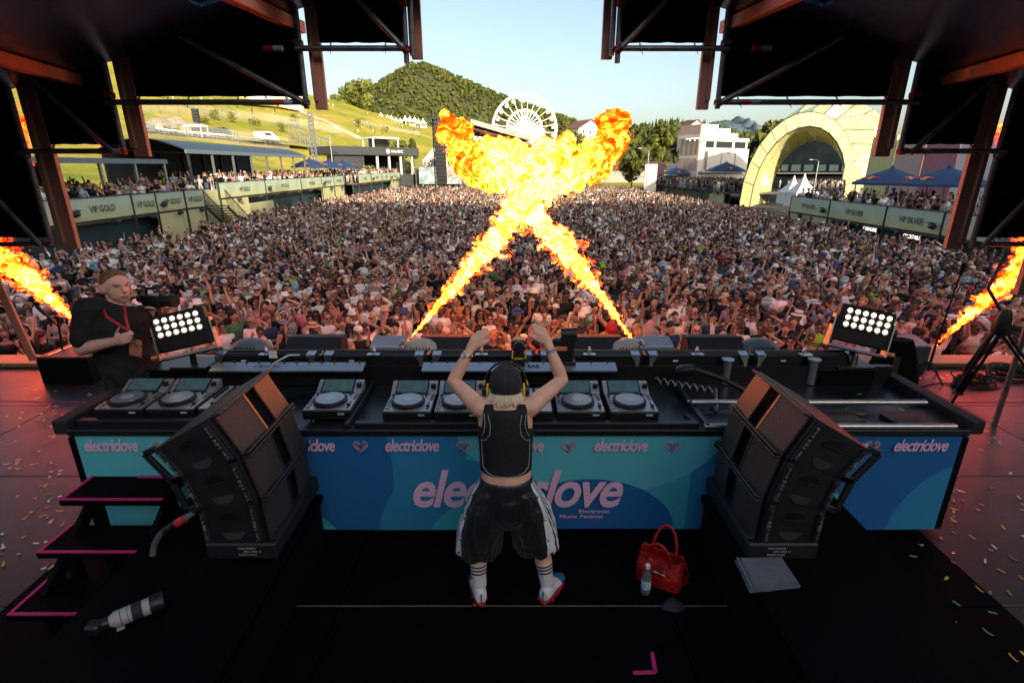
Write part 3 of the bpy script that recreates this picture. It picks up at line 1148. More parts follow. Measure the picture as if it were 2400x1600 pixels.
# lit signs on the shopfronts beneath the silver terrace
sign_m = M('sign_white', (.8, .8, .75), .5, var=0, emit=(1, .95, .85), estr=1.2)
for px, py, txt in ((2040, 537, 'CASHLESS'), (2138, 555, 'COCKTAILS')):
    p = P(px, py, X=22.7)
    o = thing('shop_sign', 'small lit white sign reading %s on the dark shopfront' % txt.lower(), 'sign', p)
    MB().box(p, (.08, 1.5, .34), bev=.02).build('sign_box', dark_steel, o, None)
    lettering('lettering', txt, p - Vector((.045, 0, 0)), (0, -1, 0), (0, 0, 1), 1.3, .22, sign_m, o, bold=.02, depth=.003)

# stairs at the end of the first gold terrace
t = thing('terrace_stairs', 'black railed steel stairs coming down beside the first gold terrace', 'stairs', (-22, 38.4, GZ))
for k in range(12):
    z = -.15 - k * .2
    MB().box((-21.3, 38.6 + k * .27, z), (1.6, .3, .06)).build('step', dark_steel, t, None)
for xx in (-22.1, -20.5):
    MB().bar((xx, 38.5, .95), (xx, 41.8, -1.5), .05, .05).bar((xx, 38.5, -.2), (xx, 41.8, -2.5), .05, .2).build('rail', dark_steel, t, None)
    b = MB()
    for k in range(22):
        f = k / 21
        q = Vector((xx, 38.5, .95)).lerp(Vector((xx, 41.8, -1.5)), f)
        b.box(q + Vector((0, 0, -.5)), (.025, .025, 1.0))
    o = b.build('balusters', dark_steel, t, None)
for (y0, y1, xw, zt_) in ((38.5, 41.3, -22.6, .9), (42.0, 46.2, -20.6, -.2)):
    MB().box((xw, (y0 + y1) / 2, (GZ + zt_) / 2), (.05, y1 - y0, zt_ - GZ)).build('side_panel', yellow_pl, t, None)

# marquees over the gold terraces -------------------------------------------------------------
roof_dark = M('marquee_roof', (0.035, 0.05, 0.06), .45, var=.2, scale=.5)
def marquee(x0, x1, y0, y1, ze, rise, zd, label, bays, curved=True):
    t = thing('marquee', label, 'marquee', (x1, y0, zd))
    b = MB()
    n = 14
    for k in range(n + 1):
        u = k / n
        x = x0 + (x1 - x0) * u
        z = ze + rise * (math.sin(u * math.pi) if curved else (1 - u) * .5)
        b.v += [(x, y0 - .3, z), (x, y1 + .3, z), (x, y1 + .3, z + .06), (x, y0 - .3, z + .06)]
    for k in range(n):
        a = k * 4
        b.f += [(a, a + 4, a + 5, a + 1), (a + 3, a + 2, a + 6, a + 7), (a, a + 3, a + 7, a + 4), (a + 1, a + 5, a + 6, a + 2)]
    b.m = [0] * len(b.f)
    rf = b.build('roof', roof_dark, t, 60)
    MB().box(((x1), (y0 + y1) / 2, ze - .08), (.12, y1 - y0 + .6, .28)).build('eave_trim', M('eave_trim', (.16, .22, .26), .5), rf, None)
    for k in range(bays + 1):
        y = y0 + (y1 - y0) * k / bays
        MB().box((x1 - .05, y, (ze + zd) / 2), (.14, .14, ze - zd)).build('post', galv if k else dark_steel, t, None)
        MB().box((x0 + .2, y, (ze + zd) / 2), (.14, .14, ze - zd)).build('post', dark_steel, t, None)
    MB().box((x0 + .1, (y0 + y1) / 2, (ze + zd) / 2), (.08, y1 - y0, ze - zd)).build('rear_wall', M('marquee_rear', (.02, .035, .04), .7, var=.3), t, None)
    return t
marquee(-29.5, -23.2, 39.5, 61.5, 3.65, .75, .22, 'long marquee with a dark curved roof over the raised gold terrace', 7)
marquee(-31, -22.6, 24.5, 35.6, 2.92, .1, -.13, 'flat dark canopy over the first gold terrace', 4, False)
pink_pl = M('dusky_pink_panel', (.42, .16, .2), .7, var=.1)
lilac = M('lilac_panel', (.3, .2, .36), .7, var=.1)
for k, (y, mm) in enumerate(((27.5, lilac), (29.6, pink_pl), (31.7, lilac), (33.6, pink_pl))):
    o = MB().box((-30.6, y, 1.2), (.1, 1.9, 2.4), bev=.02).build('wall_panel', mm, None, None)
    tag(o, '%s wall panel at the back of the flat canopy' % ('lilac' if mm is lilac else 'dusky pink'), 'panel', 'coloured panels under the canopy')

# parasols ------------------------------------------------------------------------------------
navy = M('navy_canvas', (0.022, 0.05, 0.13), .6, var=.1, scale=2)
logo_red = M('logo_red', (.6, .03, .04), .6, var=0)
logo_yel = M('logo_yellow', (.75, .5, .04), .6, var=0)
def parasol(loc, r, h, label, rz=0):
    t = thing('parasol', label, 'parasol', loc, rz)
    n = 8
    vs_, fs_ = [(0, 0, h)], []
    for k in range(n):
        a = 2 * math.pi * k / n + math.pi / n
        vs_ += [(r * .55 * math.cos(a), r * .55 * math.sin(a), h - r * .2), (r * math.cos(a), r * math.sin(a), h - r * .42), (r * math.cos(a), r * math.sin(a), h - r * .42 - .14)]
    for k in range(n):
        a, c = 1 + k * 3, 1 + ((k + 1) % n) * 3
        fs_ += [(0, a, c), (a, a + 1, c + 1, c), (a + 1, a + 2, c + 2, c + 1)]
    can = MB().add(vs_, fs_).build('canopy', navy, t, None, local=True)
    MB().lathe([(.16, h - .02), (.02, h + .16)], (0, 0, 0), 8).build('finial', navy, t, 40, local=True)
    MB().cyl((0, 0, 0), (0, 0, h - .1), .045, None, 8).build('pole', galv, t, 40, local=True)
    for k in range(n):
        a = 2 * math.pi * k / n + math.pi / n
        MB().cyl((0, 0, h - .08), (r * .98 * math.cos(a), r * .98 * math.sin(a), h - r * .42 - .01), .02, None, 4).build('rib', galv, t, 40, local=True)
    MB().lathe([(.45, 0), (.45, .1), (.06, .12)], (0, 0, 0), 14).build('base', dark_steel, t, 40, local=True)
    for a in (-math.pi / 2, -math.pi / 2 - math.pi / 2, 0):
        d = Vector((math.cos(a), math.sin(a), 0))
        rt = Vector((-d.y, d.x, 0))
        ap = math.cos(math.pi / n)
        p0 = d * (r * .55 * ap) + Vector((0, 0, h - r * .2))
        p1 = d * (r * ap) + Vector((0, 0, h - r * .42))
        up = (p0 - p1).normalized()
        c = p0.lerp(p1, .62)
        nn = rt.cross(up)
        lettering('lettering', 'Red Bull', c + nn * .02 - up * r * .08, rt, up, r * .5, r * .13, logo_red, can, bold=.02, depth=.012).matrix_parent_inverse = Matrix.Identity(4)
        b = MB()
        m = 14
        cc = c + up * r * .1 + nn * .03
        b.add([cc + rt * (r * .1 * math.cos(2 * math.pi * q / m)) + up * (r * .09 * math.sin(2 * math.pi * q / m)) for q in range(m)], [tuple(range(m))], 0)
        for s in (-1, 1):
            pts = [(.02, -.02), (.06, .05), (.14, .07), (.21, .03), (.24, -.04), (.2, -.05), (.17, -.01), (.1, -.02), (.06, -.05)]
            b.add([cc + nn * .008 + rt * (s * x * r) + up * (y * r) for x, y in pts], [tuple(range(len(pts)))], 1)
        b.build('emblem', [logo_yel, logo_red], can, None, local=True)
    return t
for px, Y, r, h, lab in ((727, 64, 2.1, 3.2, 'navy parasol on the gold terrace closest to the marquee posts'),
                         (795, 70, 2.1, 3.1, 'navy parasol in the middle of the three beyond the marquee'),
                         (858, 76, 2.1, 3.1, 'navy parasol closest to the dark grey building')):
    x = (px - 1200) / FPX * (Y * CT)
    parasol((min(x, -23.5), Y, .22), r, h, lab)
for px, py, Y, r, lab in ((1703, 380, 84, 3.0, 'navy parasol in front of the white tower building'), (1585, 392, 100, 2.6, 'small navy parasol behind the bronze terrace at the tower building corner')):
    p = P(px, py, Y=Y)
    parasol((p.x, Y, -1.0), r, p.z + 1.0, lab)
for px, py, Y, r, lab in ((2092, 393, 37.5, 2.35, 'large navy parasol on the silver terrace beside the yellow arch'), (2226, 391, 33, 2.35, 'large navy parasol on the silver terrace beside the timber post')):
    p = P(px, py, Y=Y)
    parasol((p.x, Y, -.8), r, p.z + .8, lab, .2)

# dark grey flat roofed building --------------------------------------------------------------
anth = M('anthracite_cladding', (0.045, 0.05, 0.055), .6, var=.12, scale=.5)
A = P(783, 385, Y=100)
Bp = P(972, 385, Y=112)
u = Vector((Bp.x - A.x, Bp.y - A.y, 0))
Lb = u.length
u.normalize()
v = Vector((-u.y, u.x, 0))
ang = math.atan2(u.y, u.x)
t = thing('bar_building', 'dark grey flat roofed bar building with an open front', 'building', (A.x, A.y, 1.0), ang)
zt_ = P(783, 343, Y=100).z - 1.0
MB().box((Lb / 2, 4, -1.8), (Lb, 9, 3.6)).build('plinth', anth, t, None, local=True)
MB().box((Lb / 2, 4, zt_ - .7), (Lb + 1, 10, 1.5), bev=.05).build('roof', anth, t, None, local=True)
MB().box((Lb * .17, 1.2, (zt_ - 1.4) / 2), (Lb * .34, 3, zt_ - 1.4)).build('wall', anth, t, None, local=True)
for k in range(9):
    MB().box((Lb * .17, -.33, .25 + k * (zt_ - 1.6) / 9), (Lb * .34, .06, (zt_ - 1.6) / 9 - .05)).build('cladding_board', anth, t, None, local=True)
MB().box((Lb * .67, 6.0, (zt_ - 1.4) / 2), (Lb * .66, .2, zt_ - 1.4)).build('rear_wall', M('dim_interior', (.02, .02, .02), .8), t, None, local=True)
for k in range(4):
    MB().box((Lb * (.5 + k * .15), -.3, (zt_ - 1.4) / 2), (.35, .35, zt_ - 1.4)).build('column', white_pvc, t, None, local=True)
for k in range(6):
    win = MB().box((Lb * .8 + k * Lb * .034, 1.0, 1.2), (Lb * .03, .06, 2.2)).build('window', glassy, t, None, local=True)
lettering('sign_lettering', 'MUSIC', (Lb * .74, -1.02, zt_ - .68), (1, 0, 0), (0, 0, 1), 2.6, .5, white_pvc, None, bold=.02, depth=.02).parent = t
b = MB().lathe([(.42, 0), (.42, .03)], (Lb * .62, -1.04, zt_ - .68), 18, axis=(0, -1, 0))
b.build('sign_emblem', white_pvc, t, None, local=True)
MB().box((Lb * .72, 4.5, zt_ + 1.9), (6, 4.4, .3)).build('pavilion_roof', white_pvc, t, None, local=True)
for sx in (-1, 1):
    for sy in (-1, 1):
        MB().box((Lb * .72 + sx * 2.8, 4.5 + sy * 2, zt_ + .9), (.25, .25, 2)).build('pavilion_post', white_pvc, t, None, local=True)
MB().box((Lb * .72, 5.2, zt_ + .85), (4.6, .1, 1.7)).build('pavilion_glass', glassy, t, None, local=True)
for k, px in enumerate((855, 868, 955)):
    p = P(px, 392, Y=97)
    q = thing('potted_palm', ('round golden green potted palm before the bar building', 'leafy potted palm between the white columns', 'potted palm at the end of the bar building')[k], 'plant', (p.x, 97, 1.3))
    b = MB()
    for j in range(26):
        a = random.uniform(0, 6.28)
        L_ = random.uniform(.8, 1.5)
        z_ = random.uniform(.3, 1.2)
        d = Vector((math.cos(a), math.sin(a), 0))
        s_ = Vector((-d.y, d.x, 0)) * .16
        b.add([Vector((0, 0, .4)), d * L_ * .5 + s_ + Vector((0, 0, .4 + z_ * .9)), d * L_ + Vector((0, 0, .3 + z_ * .6)), d * L_ * .5 - s_ + Vector((0, 0, .4 + z_ * .9))], [(0, 1, 2, 3)])
    b.build('fronds', M('palm_green', (.16, .17, .03), .6, var=.3), q, None, local=True)
    MB().lathe([(.3, 0), (.4, .5)], (0, 0, -.1), 10).build('pot', anth, q, 40, local=True)

# second stage with white ribs, its roof, the hung line array ---------------------------------
rib_w = M('rib_white', (.74, .7, .62), .5, var=.05)
c0 = P(985, 430, Y=112)
t = thing('white_ribbed_stage', 'white ribbed shell of a second stage half hidden by the fireball', 'stage', (c0.x, 112, GZ))
for k in range(9):
    b = MB()
    y = 112 + k * 1.6
    pts = []
    for q in range(13):
        a = math.pi * q / 12
        pts.append((c0.x + 10.5 - 10.5 * math.cos(a) + k * .7, y, GZ + .2 + (10.3 - .1 * k) * math.sin(a) ** .8))
    for q in range(12):
        b.bar(pts[q], pts[q + 1], 1.0, .5, up=(0, 1, 0))
    b.build('rib', rib_w, t, None)
MB().box((c0.x + 13, 127, GZ + 4.5), (17, .3, 9)).build('rear_wall', M('maroon_interior', (.07, .025, .02), .8), t, None)
rf = P(1090, 288, Y=114)
MB().bar((c0.x + 9, 112, rf.z - .2), (c0.x + 21, 118, rf.z - 3.0), 9, .9).build('roof', M('stage_roof_grey', (.3, .3, .3), .5, var=.1), t, None)
MB().bar((c0.x + 9, 112.6, rf.z - 1.2), (c0.x + 21, 118.6, rf.z - 4.0), 8, .5).build('roof_lining', M('maroon_lining', (.09, .03, .025), .8), t, None)
p = P(1018, 412, Y=108)
scr = MB().box((p.x + 1.2, 108, p.z), (8.5, .3, 3.2), bev=.05).build('graphic_panel', M('graphic_blue', (.05, .14, .2), .5, var=.9, scale=.9, col2=(.5, .55, .55)), t, None)
DECKS.append((c0.x + 1, c0.x + 16, 109.5, 114, p.z + 1.5))
MB().box((c0.x + 8, 112, (p.z + 1.4 + GZ) / 2), (17, 5, p.z + 1.4 - GZ)).build('deck', anth, t, None)

pt = P(1030, 455, Y=80)
top = P(1030, 272, Y=80)
t = thing('line_array_tower', 'black lattice tower with a long hung line array beside the fireball', 'loudspeaker tower', (pt.x, 80, GZ))
lattice(t, (pt.x - .3, 80.4, GZ), (pt.x - .3, 80.4, top.z), .6, dark_steel, .05, 20)
for k in range(17):
    z = top.z - .9 - k * .5
    off = .02 * (k - 6) ** 2 * (.4 if k > 6 else 0)
    MB().box((pt.x + .45, 79.6 + off * .5, z), (1.5, .9, .46), Matrix.Rotation(R(min(18, k)), 3, 'X'), bev=.04).build('cabinet', dark_steel, t, None)
MB().box((pt.x + .2, 79.9, top.z - .35), (2.0, 1.4, .18)).build('rigging_frame', dark_steel, t, None)

# white and pink tower building with stepped roof ---------------------------------------------
pinkb = M('pale_pink_board', (.55, .38, .33), .75, var=.08, scale=.5)
whiteb = M('white_board', (.78, .74, .68), .75, var=.05, scale=.5)
C = P(1633, 405, Y=98)
E = P(1743, 405, Y=104)
u = Vector((E.x - C.x, E.y - C.y, 0))
Lw = u.length
u.normalize()
ang = math.atan2(u.y, u.x)
t = thing('tower_building', 'white and pink tower building with a stepped roof line and banners', 'building', (C.x, C.y, GZ), ang)
def hz(py): return P(1650, py, Y=99).z - GZ
dl = 4.6
MB().box((Lw / 2, dl / 2, hz(330) / 2), (Lw, dl, hz(330))).build('core', whiteb, t, None, local=True)
steps = [(0, .31, 292), (.31, .57, 300), (.57, .74, 311), (.74, 1.0, 322)]
for a, c, py in steps:
    z1, z0 = hz(py), hz(331)
    MB().box((Lw * (a + c) / 2, -.12, (z1 + z0) / 2), (Lw * (c - a) - .03, .3, z1 - z0)).build('parapet_panel', whiteb, t, None, local=True)
MB().box((-.1, dl / 2, (hz(292) + hz(316)) / 2), (.3, dl + .2, hz(292) - hz(316))).build('parapet_panel', pinkb, t, None, local=True)
MB().box((-.16, dl / 2, hz(320)), (.35, dl + .5, .5)).build('cornice', whiteb, t, None, local=True)
for a, c in ((.12, .28), (.33, .66), (.72, .95)):
    win = MB().box((Lw * (a + c) / 2, -.02, (hz(326) + hz(347)) / 2), (Lw * (c - a), .16, hz(326) - hz(347))).build('window', glassy, t, None, local=True)
    MB().box((Lw * (a + c) / 2, -.12, hz(347) - .02), (Lw * (c - a) + .15, .12, .12)).build('sill', whiteb, win, None, local=True)
for k in range(4):
    win = MB().box((-.03, .6 + k * 1.15, (hz(326) + hz(362)) / 2), (.16, .7, hz(326) - hz(362))).build('window', M('glass_sunlit_tone', (.3, .24, .15), .15, var=.4), t, None, local=True)  # warm sunlight is put into this glass colour
for k in range(3):
    MB().box((-.15, .8 + k * 1.5, (hz(370) + hz(398)) / 2), (.1, 1.35, hz(370) - hz(398))).build('pink_panel', pinkb, t, None, local=True)
for k in range(3):
    x0 = Lw * (.1 + k * .29)
    o = MB().box((x0 + Lw * .14, -.9, (hz(349) + hz(400)) / 2), (Lw * .27, .06, hz(349) - hz(400))).build('banner', whiteb, t, None, local=True)
    b = MB()
    cx, cz, s = x0 + Lw * .14, hz(357), .45
    crown = [(-1, -.6), (-1.1, .5), (-.5, -.05), (0, .8), (.5, -.05), (1.1, .5), (1, -.6)]
    b.add([(cx + x * s, -.945, cz + z * s) for x, z in crown], [tuple(range(7))])
    b.build('crown_emblem', M('pale_emblem', (.5, .44, .42), .7), o, None, local=True)
MB().box((Lw * .5, -.5, hz(402)), (Lw * .95, 1.2, .25)).build('ledge', whiteb, t, None, local=True)
DECKS.append((29, 41, 76, 112, -1.0))
# pale hoarding panels left of the tower
for k, (px0, px1, pyt, pyb, Y, mm, lab) in enumerate(((1513, 1541, 385, 436, 100, whiteb, 'plain white hoarding panel beside the street lamp'),
                                                   (1543, 1558, 380, 430, 112, pink_pl, 'narrow pink poster panel behind the white hoarding'),
                                                   (1566, 1600, 383, 420, 108, whiteb, 'white hoarding panel beside the tower building'))):
    a, c = P(px0, pyt, Y=Y), P(px1, pyt, Y=Y)
    o = MB().box(((a.x + c.x) / 2, Y, (a.z + GZ) / 2), (c.x - a.x, .3, a.z - GZ), bev=.03).build('hoarding', mm, None, None)
    tag(o, lab, 'hoarding')
for px, lab in ((1480, 'pale container cabin beside the shrubby tree'), (1530, 'pale cabin between the fireball and the white hoarding')):
    pass
a = P(1470, 398, Y=150)
o = thing('shed', 'low shed with a dark red metal roof beyond the shrubby tree', 'shed', (a.x, 150, GZ))
MB().box((a.x, 150, GZ + 2.2), (16, 6, 4.4)).build('wall', M('shed_wall', (.3, .3, .28), .8, var=.1), o, None)
MB().prism([(a.x - 8.5, 146.4, GZ + 4.2), (a.x - 8.5, 153.6, GZ + 4.2), (a.x - 8.5, 150, GZ + 6.3)], (0, 0, 0), (17, 0, 0)).build('roof', M('shed_roof', (.09, .06, .08), .5, var=.2), o, None)

# yellow faceted arch -------------------------------------------------------------------------
arch_y = M('arch_yellow', (.62, .59, .26), .7, var=.10, scale=.35, bump=.1, bscale=1.5)
arch_sunlit = M('arch_sunlit_pale', (.78, .75, .62), .7, var=.05, scale=.35)  # paler copy of the yellow, sunlight put into the panel colour
arch_t = M('arch_teal', (.25, .45, .42), .7, var=.08, scale=.35)
pipe_d = M('truss_dark', (.06, .055, .05), .5, metal=.5, var=.1)
t = thing('faceted_arch', 'large pale yellow faceted arch of panels on a pipe frame', 'arch', (40, 74, GZ))
def aring(cx, Y, hw, h, n=14, z0=GZ, e=.85):
    return [Vector((cx - hw * math.cos(math.pi * k / n), Y, z0 + h * math.sin(math.pi * k / n) ** e)) for k in range(n + 1)]
Ro = aring(38.1, 72, 7.5, 11.7)
Ri = aring(37.9, 71.4, 6.2, 10.0)
Rm = aring(40.8, 75.8, 6.3, 9.7, 15)
Rb = aring(44.4, 81, 5.7, 8.7)
So = aring(48.5, 83, 10.4, 14.2)
def panel(poly, mat, thick=.1):
    p = [Vector(q) for q in poly]
    n_ = (p[1] - p[0]).cross(p[2] - p[0]).normalized() * thick
    c = sum(p, Vector()) / len(p)
    p = [q + (c - q).normalized() * .05 for q in p]
    MB().prism(p, (0, 0, 0), n_).build('panel', mat, t, None)
edges = []
for k in range(14):
    panel([Ro[k], Ri[k], Ri[k + 1], Ro[k + 1]], arch_y)
    edges += [(Ro[k], Ri[k]), (Ro[k], Ro[k + 1]), (Ri[k], Ri[k + 1])]
    panel([Ri[k], Rm[k], Rm[k + 1]], arch_y)
    panel([Ri[k], Rm[k + 1], Ri[k + 1]], arch_y)
    panel([Rm[k], Rb[k], Rm[k + 1]], arch_sunlit if k % 3 == 1 else arch_y)
    panel([Rb[k], Rb[k + 1], Rm[k + 1]], arch_y)
    edges += [(Rm[k], Rm[k + 1]), (Rb[k], Rb[k + 1]), (Ri[k], Rm[k + 1]), (Rm[k + 1], Rb[k])]
    # outer shell, raised facets
    c = (Ro[k] + Ro[k + 1] + So[k] + So[k + 1]) / 4
    nrm = (c - Vector((42, c.y, GZ + 2))).normalized()
    apex = c + nrm * (.9 if k % 2 else .5)
    for q, (a, e) in enumerate(((Ro[k], Ro[k + 1]), (Ro[k + 1], So[k + 1]), (So[k + 1], So[k]), (So[k], Ro[k]))):
        panel([a, e, apex], arch_t if (k < 8 and q == 0 and k % 2 == 0) else (arch_sunlit if (k + q) % 4 == 0 else arch_y))
        edges.append((a, apex))
    edges += [(So[k], So[k + 1]), (Ro[k], So[k])]
b = MB()
for a, c in edges:
    b.cyl(a, c, .12, None, 5)
b.build('pipe_frame', pipe_d, t, 60)
p = P(1998, 405, Y=66)
o = thing('yellow_screen', 'small pale yellow square screen standing in front of the arch', 'screen', (p.x, 66, GZ))
MB().box((p.x, 66, p.z), (2.2, .25, 1.6), bev=.03).build('panel', arch_y, o, None)
MB().cyl((p.x + .9, 66.3, GZ), (p.x + .9, 66.3, p.z + .8), .08, None, 6).build('pole', pipe_d, o, 60)

# tents, an added hall for the deep shade and sheds seen through the arch
for px, Y, s, h, lab in ((1866, 64, 2.4, 3.2, 'small white pagoda tent half hidden by the taller one'), (1890, 60, 2.5, 3.5, 'tall pointed white pagoda tent under the yellow arch')):
    x = (px - 1200) / FPX * Y * CT
    pagoda((x, Y, GZ + .9), s, h, lab)
hx = (1905 - 1200) / FPX * 128 * CT
o = thing('shade_hall', 'long hall added to stand for the deep shade seen through the yellow arch', 'building', (hx, 130, GZ))
MB().box((hx + 8, 134, GZ + 5.4), (38, 8, 11)).build('wall', M('hall_shade_tone', (.008, .012, .015), .95, var=.5, scale=.3, spec=0), o, None)  # near-black wall carries the shade behind the arch in its colour
MB().box((hx + 8, 129.5, GZ + 3.6), (38, 2.5, .3)).build('canopy', dark_steel, o, None)
for k in range(11):
    MB().box((hx - 9 + k * 3, 129.8, GZ + 4.8), (2.2, .1, 1.4)).build('window', M('hall_window', (.03, .05, .06), .4, var=.5, spec=.1), o, None)
DECKS.append((hx - 14, hx + 14, 118, 128, GZ + .5))
lamp_post(1908, 440, 1911, 378, 110, 'pale lamp post seen through the yellow arch', -1)
DECKS.append((33, 46, 50, 62, GZ + .3))

# wall of tall coloured panels behind the silver terrace
for k in range(8):
    y = 26 + k * 3.4
    mm = (pink_pl, whiteb, arch_y, pinkb)[(k * 3 + 1) % 4]
    o = MB().box((33.5, y, GZ + 3.9), (.25, 3.2, 7.6 if k % 2 else 7.0), bev=.03).build('tall_panel', mm, None, None)
    tag(o, 'tall %s wall panel behind the silver terrace' % {pink_pl: 'dusky pink', whiteb: 'white', arch_y: 'pale yellow', pinkb: 'pale pink'}[mm], 'panel', 'tall panels behind the silver terrace')
# ================================================================== the stage
def floor_mat():
    m = bpy.data.materials.new('stage_deck')
    m.use_nodes = True
    nt = m.node_tree
    N, L = nt.nodes, nt.links
    bs = N['Principled BSDF']
    tc = N.new('ShaderNodeTexCoord')
    n = N.new('ShaderNodeTexNoise'); n.inputs['Scale'].default_value = 2.2; n.inputs['Detail'].default_value = 8; n.inputs['Roughness'].default_value = .7
    n2 = N.new('ShaderNodeTexNoise'); n2.inputs['Scale'].default_value = 70; n2.inputs['Detail'].default_value = 3
    mp = N.new('ShaderNodeMapping'); mp.inputs['Scale'].default_value = (.3, 2.5, 1)
    n3 = N.new('ShaderNodeTexNoise'); n3.inputs['Scale'].default_value = 9; n3.inputs['Detail'].default_value = 6
    L.new(tc.outputs['Object'], n.inputs['Vector']); L.new(tc.outputs['Object'], n2.inputs['Vector'])
    L.new(tc.outputs['Object'], mp.inputs['Vector']); L.new(mp.outputs[0], n3.inputs['Vector'])
    mx = N.new('ShaderNodeMix'); mx.data_type = 'RGBA'
    mx.inputs['A'].default_value = (.014, .009, .008, 1); mx.inputs['B'].default_value = (.038, .022, .018, 1)
    mr = N.new('ShaderNodeMapRange'); mr.inputs['From Min'].default_value = .35; mr.inputs['From Max'].default_value = .7
    ad = N.new('ShaderNodeMath'); ad.operation = 'ADD'
    ml = N.new('ShaderNodeMath'); ml.operation = 'MULTIPLY'; ml.inputs[1].default_value = .5
    L.new(n.outputs['Fac'], ad.inputs[0]); L.new(n3.outputs['Fac'], ad.inputs[1]); L.new(ad.outputs[0], ml.inputs[0])
    L.new(ml.outputs[0], mr.inputs['Value']); L.new(mr.outputs[0], mx.inputs['Factor'])
    L.new(mx.outputs['Result'], bs.inputs['Base Color'])
    r2 = N.new('ShaderNodeMapRange'); r2.inputs['To Min'].default_value = .3; r2.inputs['To Max'].default_value = .6
    L.new(n.outputs['Fac'], r2.inputs['Value']); L.new(r2.outputs[0], bs.inputs['Roughness'])
    bp = N.new('ShaderNodeBump'); bp.inputs['Strength'].default_value = .25; bp.inputs['Distance'].default_value = .004
    L.new(n2.outputs['Fac'], bp.inputs['Height']); L.new(bp.outputs[0], bs.inputs['Normal'])
    return m
FLOOR = floor_mat()
black_floor = M('black_dance_floor', (.0018, .0018, .0026), .7, var=.35, scale=3, bump=.15, bscale=90, spec=.05)
black_paint = M('black_paint', (.003, .003, .004), .7, var=.2, scale=4, spec=.1)
cloth_k = M('black_molton', (.0035, .0035, .004), .95, var=.2, scale=3, spec=.1)
wood_red = M('fascia_wood', (.46, .20, .15), .6, var=.25, scale=3, stretch=(6, 6, .6), bump=.2, bscale=30, col2=(.62, .31, .24))
pipe_m = M('scaffold_pipe', (.20, .20, .215), .42, metal=.8, var=.45, scale=14)
rust = M('coupler_red', (.45, .06, .03), .5, metal=.3, var=.3)
edge_wood = M('edge_board', (.42, .27, .13), .65, var=.2, scale=4, stretch=(.4, 4, 4))
magenta = M('magenta_tape', (.50, .015, .13), .6, var=.1)

b = MB().box((0, 1.2, -.45), (28.6, 10.9, .8))
sf = struct('stage_floor', b, black_paint)
XW = 2.03
for i in range(-7, 7):
    x0 = -1.06 + i * XW + XW
    for j in range(-3, 3):
        y0 = 2.49 + j * 1.404
        y1 = y0 + 1.404
        xc = x0 - XW / 2
        mm = black_floor if (abs(xc) < 3.6 and y0 < 2.4) or abs(xc) < 2.6 else FLOOR
        c = MB().box((x0 - XW / 2, (y0 + y1) / 2, -.0215), (XW - .008, 1.404 - .008, .043), bev=.003)
        c.build('deck_panel', mm, sf, None)
# pale edging strip on the panel joint in front of the booth
b = MB().box((-.1, 2.49, .002), (2.9, .006, .004))
b.build('joint_strip', M('joint_strip', (.25, .2, .16), .5, metal=.5), sf, None)
for i, (x0, x1) in enumerate(((-8.2, -2.9), (2.9, 8.2))):
    o = MB().box(((x0 + x1) / 2, 6.62, .035), (x1 - x0, .34, .06), bev=.008).build('edge_board', edge_wood, sf, None)

# tape lines on the floor
def tape(name, pts, w, label, z=.0035):
    b = MB()
    for a, c in zip(pts[:-1], pts[1:]):
        b.bar((a[0], a[1], z), (c[0], c[1], z), w, .002)
    o = b.build(name, magenta, None, None)
    return tag(o, label, 'tape')
a = P(1528, 1528, Z=0); c = P(1536, 1575, Z=0); d = P(1484, 1577, Z=0)
tape('floor_tape', [a, c, d], .022, 'magenta tape corner mark on the bare black floor')
a = P(0, 939, Z=0); c = P(208, 943, Z=0); d = P(233, 931, Z=0)
tape('floor_tape', [a, c, d], .02, 'thin magenta tape line on the brown floor beside the camera operator')
a = P(2210, 942, Z=0); c = P(2400, 942, Z=0)
tape('floor_tape', [a, c], .02, 'thin magenta tape line on the brown floor beside the tripod')

# low black platforms under the loudspeaker stacks
RZ = .42
for s, lab in ((-1, 'low black platform under the loudspeaker stack beside the stairs'), (1, 'low black platform under the loudspeaker stack beside the folded towel')):
    t = thing('platform', lab, 'platform', (s * 1.7, 1.2, 0))
    MB().box((s * 1.75, 1.02, RZ - .03), (.9, 4.04, .06), bev=.006).build('top_board', black_floor, t, None)
    MB().box((s * 1.75, 1.02, (RZ - .06) / 2), (.86, 4.0, RZ - .06)).build('body', black_paint, t, None)

# stairs with magenta edging
t = thing('stage_steps', 'three black steps with magenta taped edges beside the loudspeaker stack', 'steps', (-2.4, 2.6, 0))
for z, y0, y1 in ((.2, 2.23, 2.51), (.4, 2.487, 2.745), (.6, 2.715, 2.985)):
    st = MB().box((-2.48, (y0 + y1) / 2, z - .022), (.64, y1 - y0, .04), bev=.004).build('tread', black_floor, t, None)
    MB().box((-2.48, y0 + .012, z), (.636, .02, .006)).box((-2.788, (y0 + y1) / 2 + .01, z), (.02, y1 - y0 - .02, .006)).build('tape_edge', magenta, st, None)
    if z == .6:
        MB().box((-2.33, y1 - .014, z), (.3, .02, .006)).build('tape_edge', magenta, st, None)
for x in (-2.72, -2.23):
    for z, y in ((.2, 2.4), (.4, 2.62), (.6, 2.88)):
        MB().box((x, y, (z - .04) / 2), (.05, .05, z - .04)).build('leg', black_paint, t, None)
    MB().bar((x, 2.3, .1), (x, 2.9, .52), .03, .08).build('stringer', black_paint, t, None)

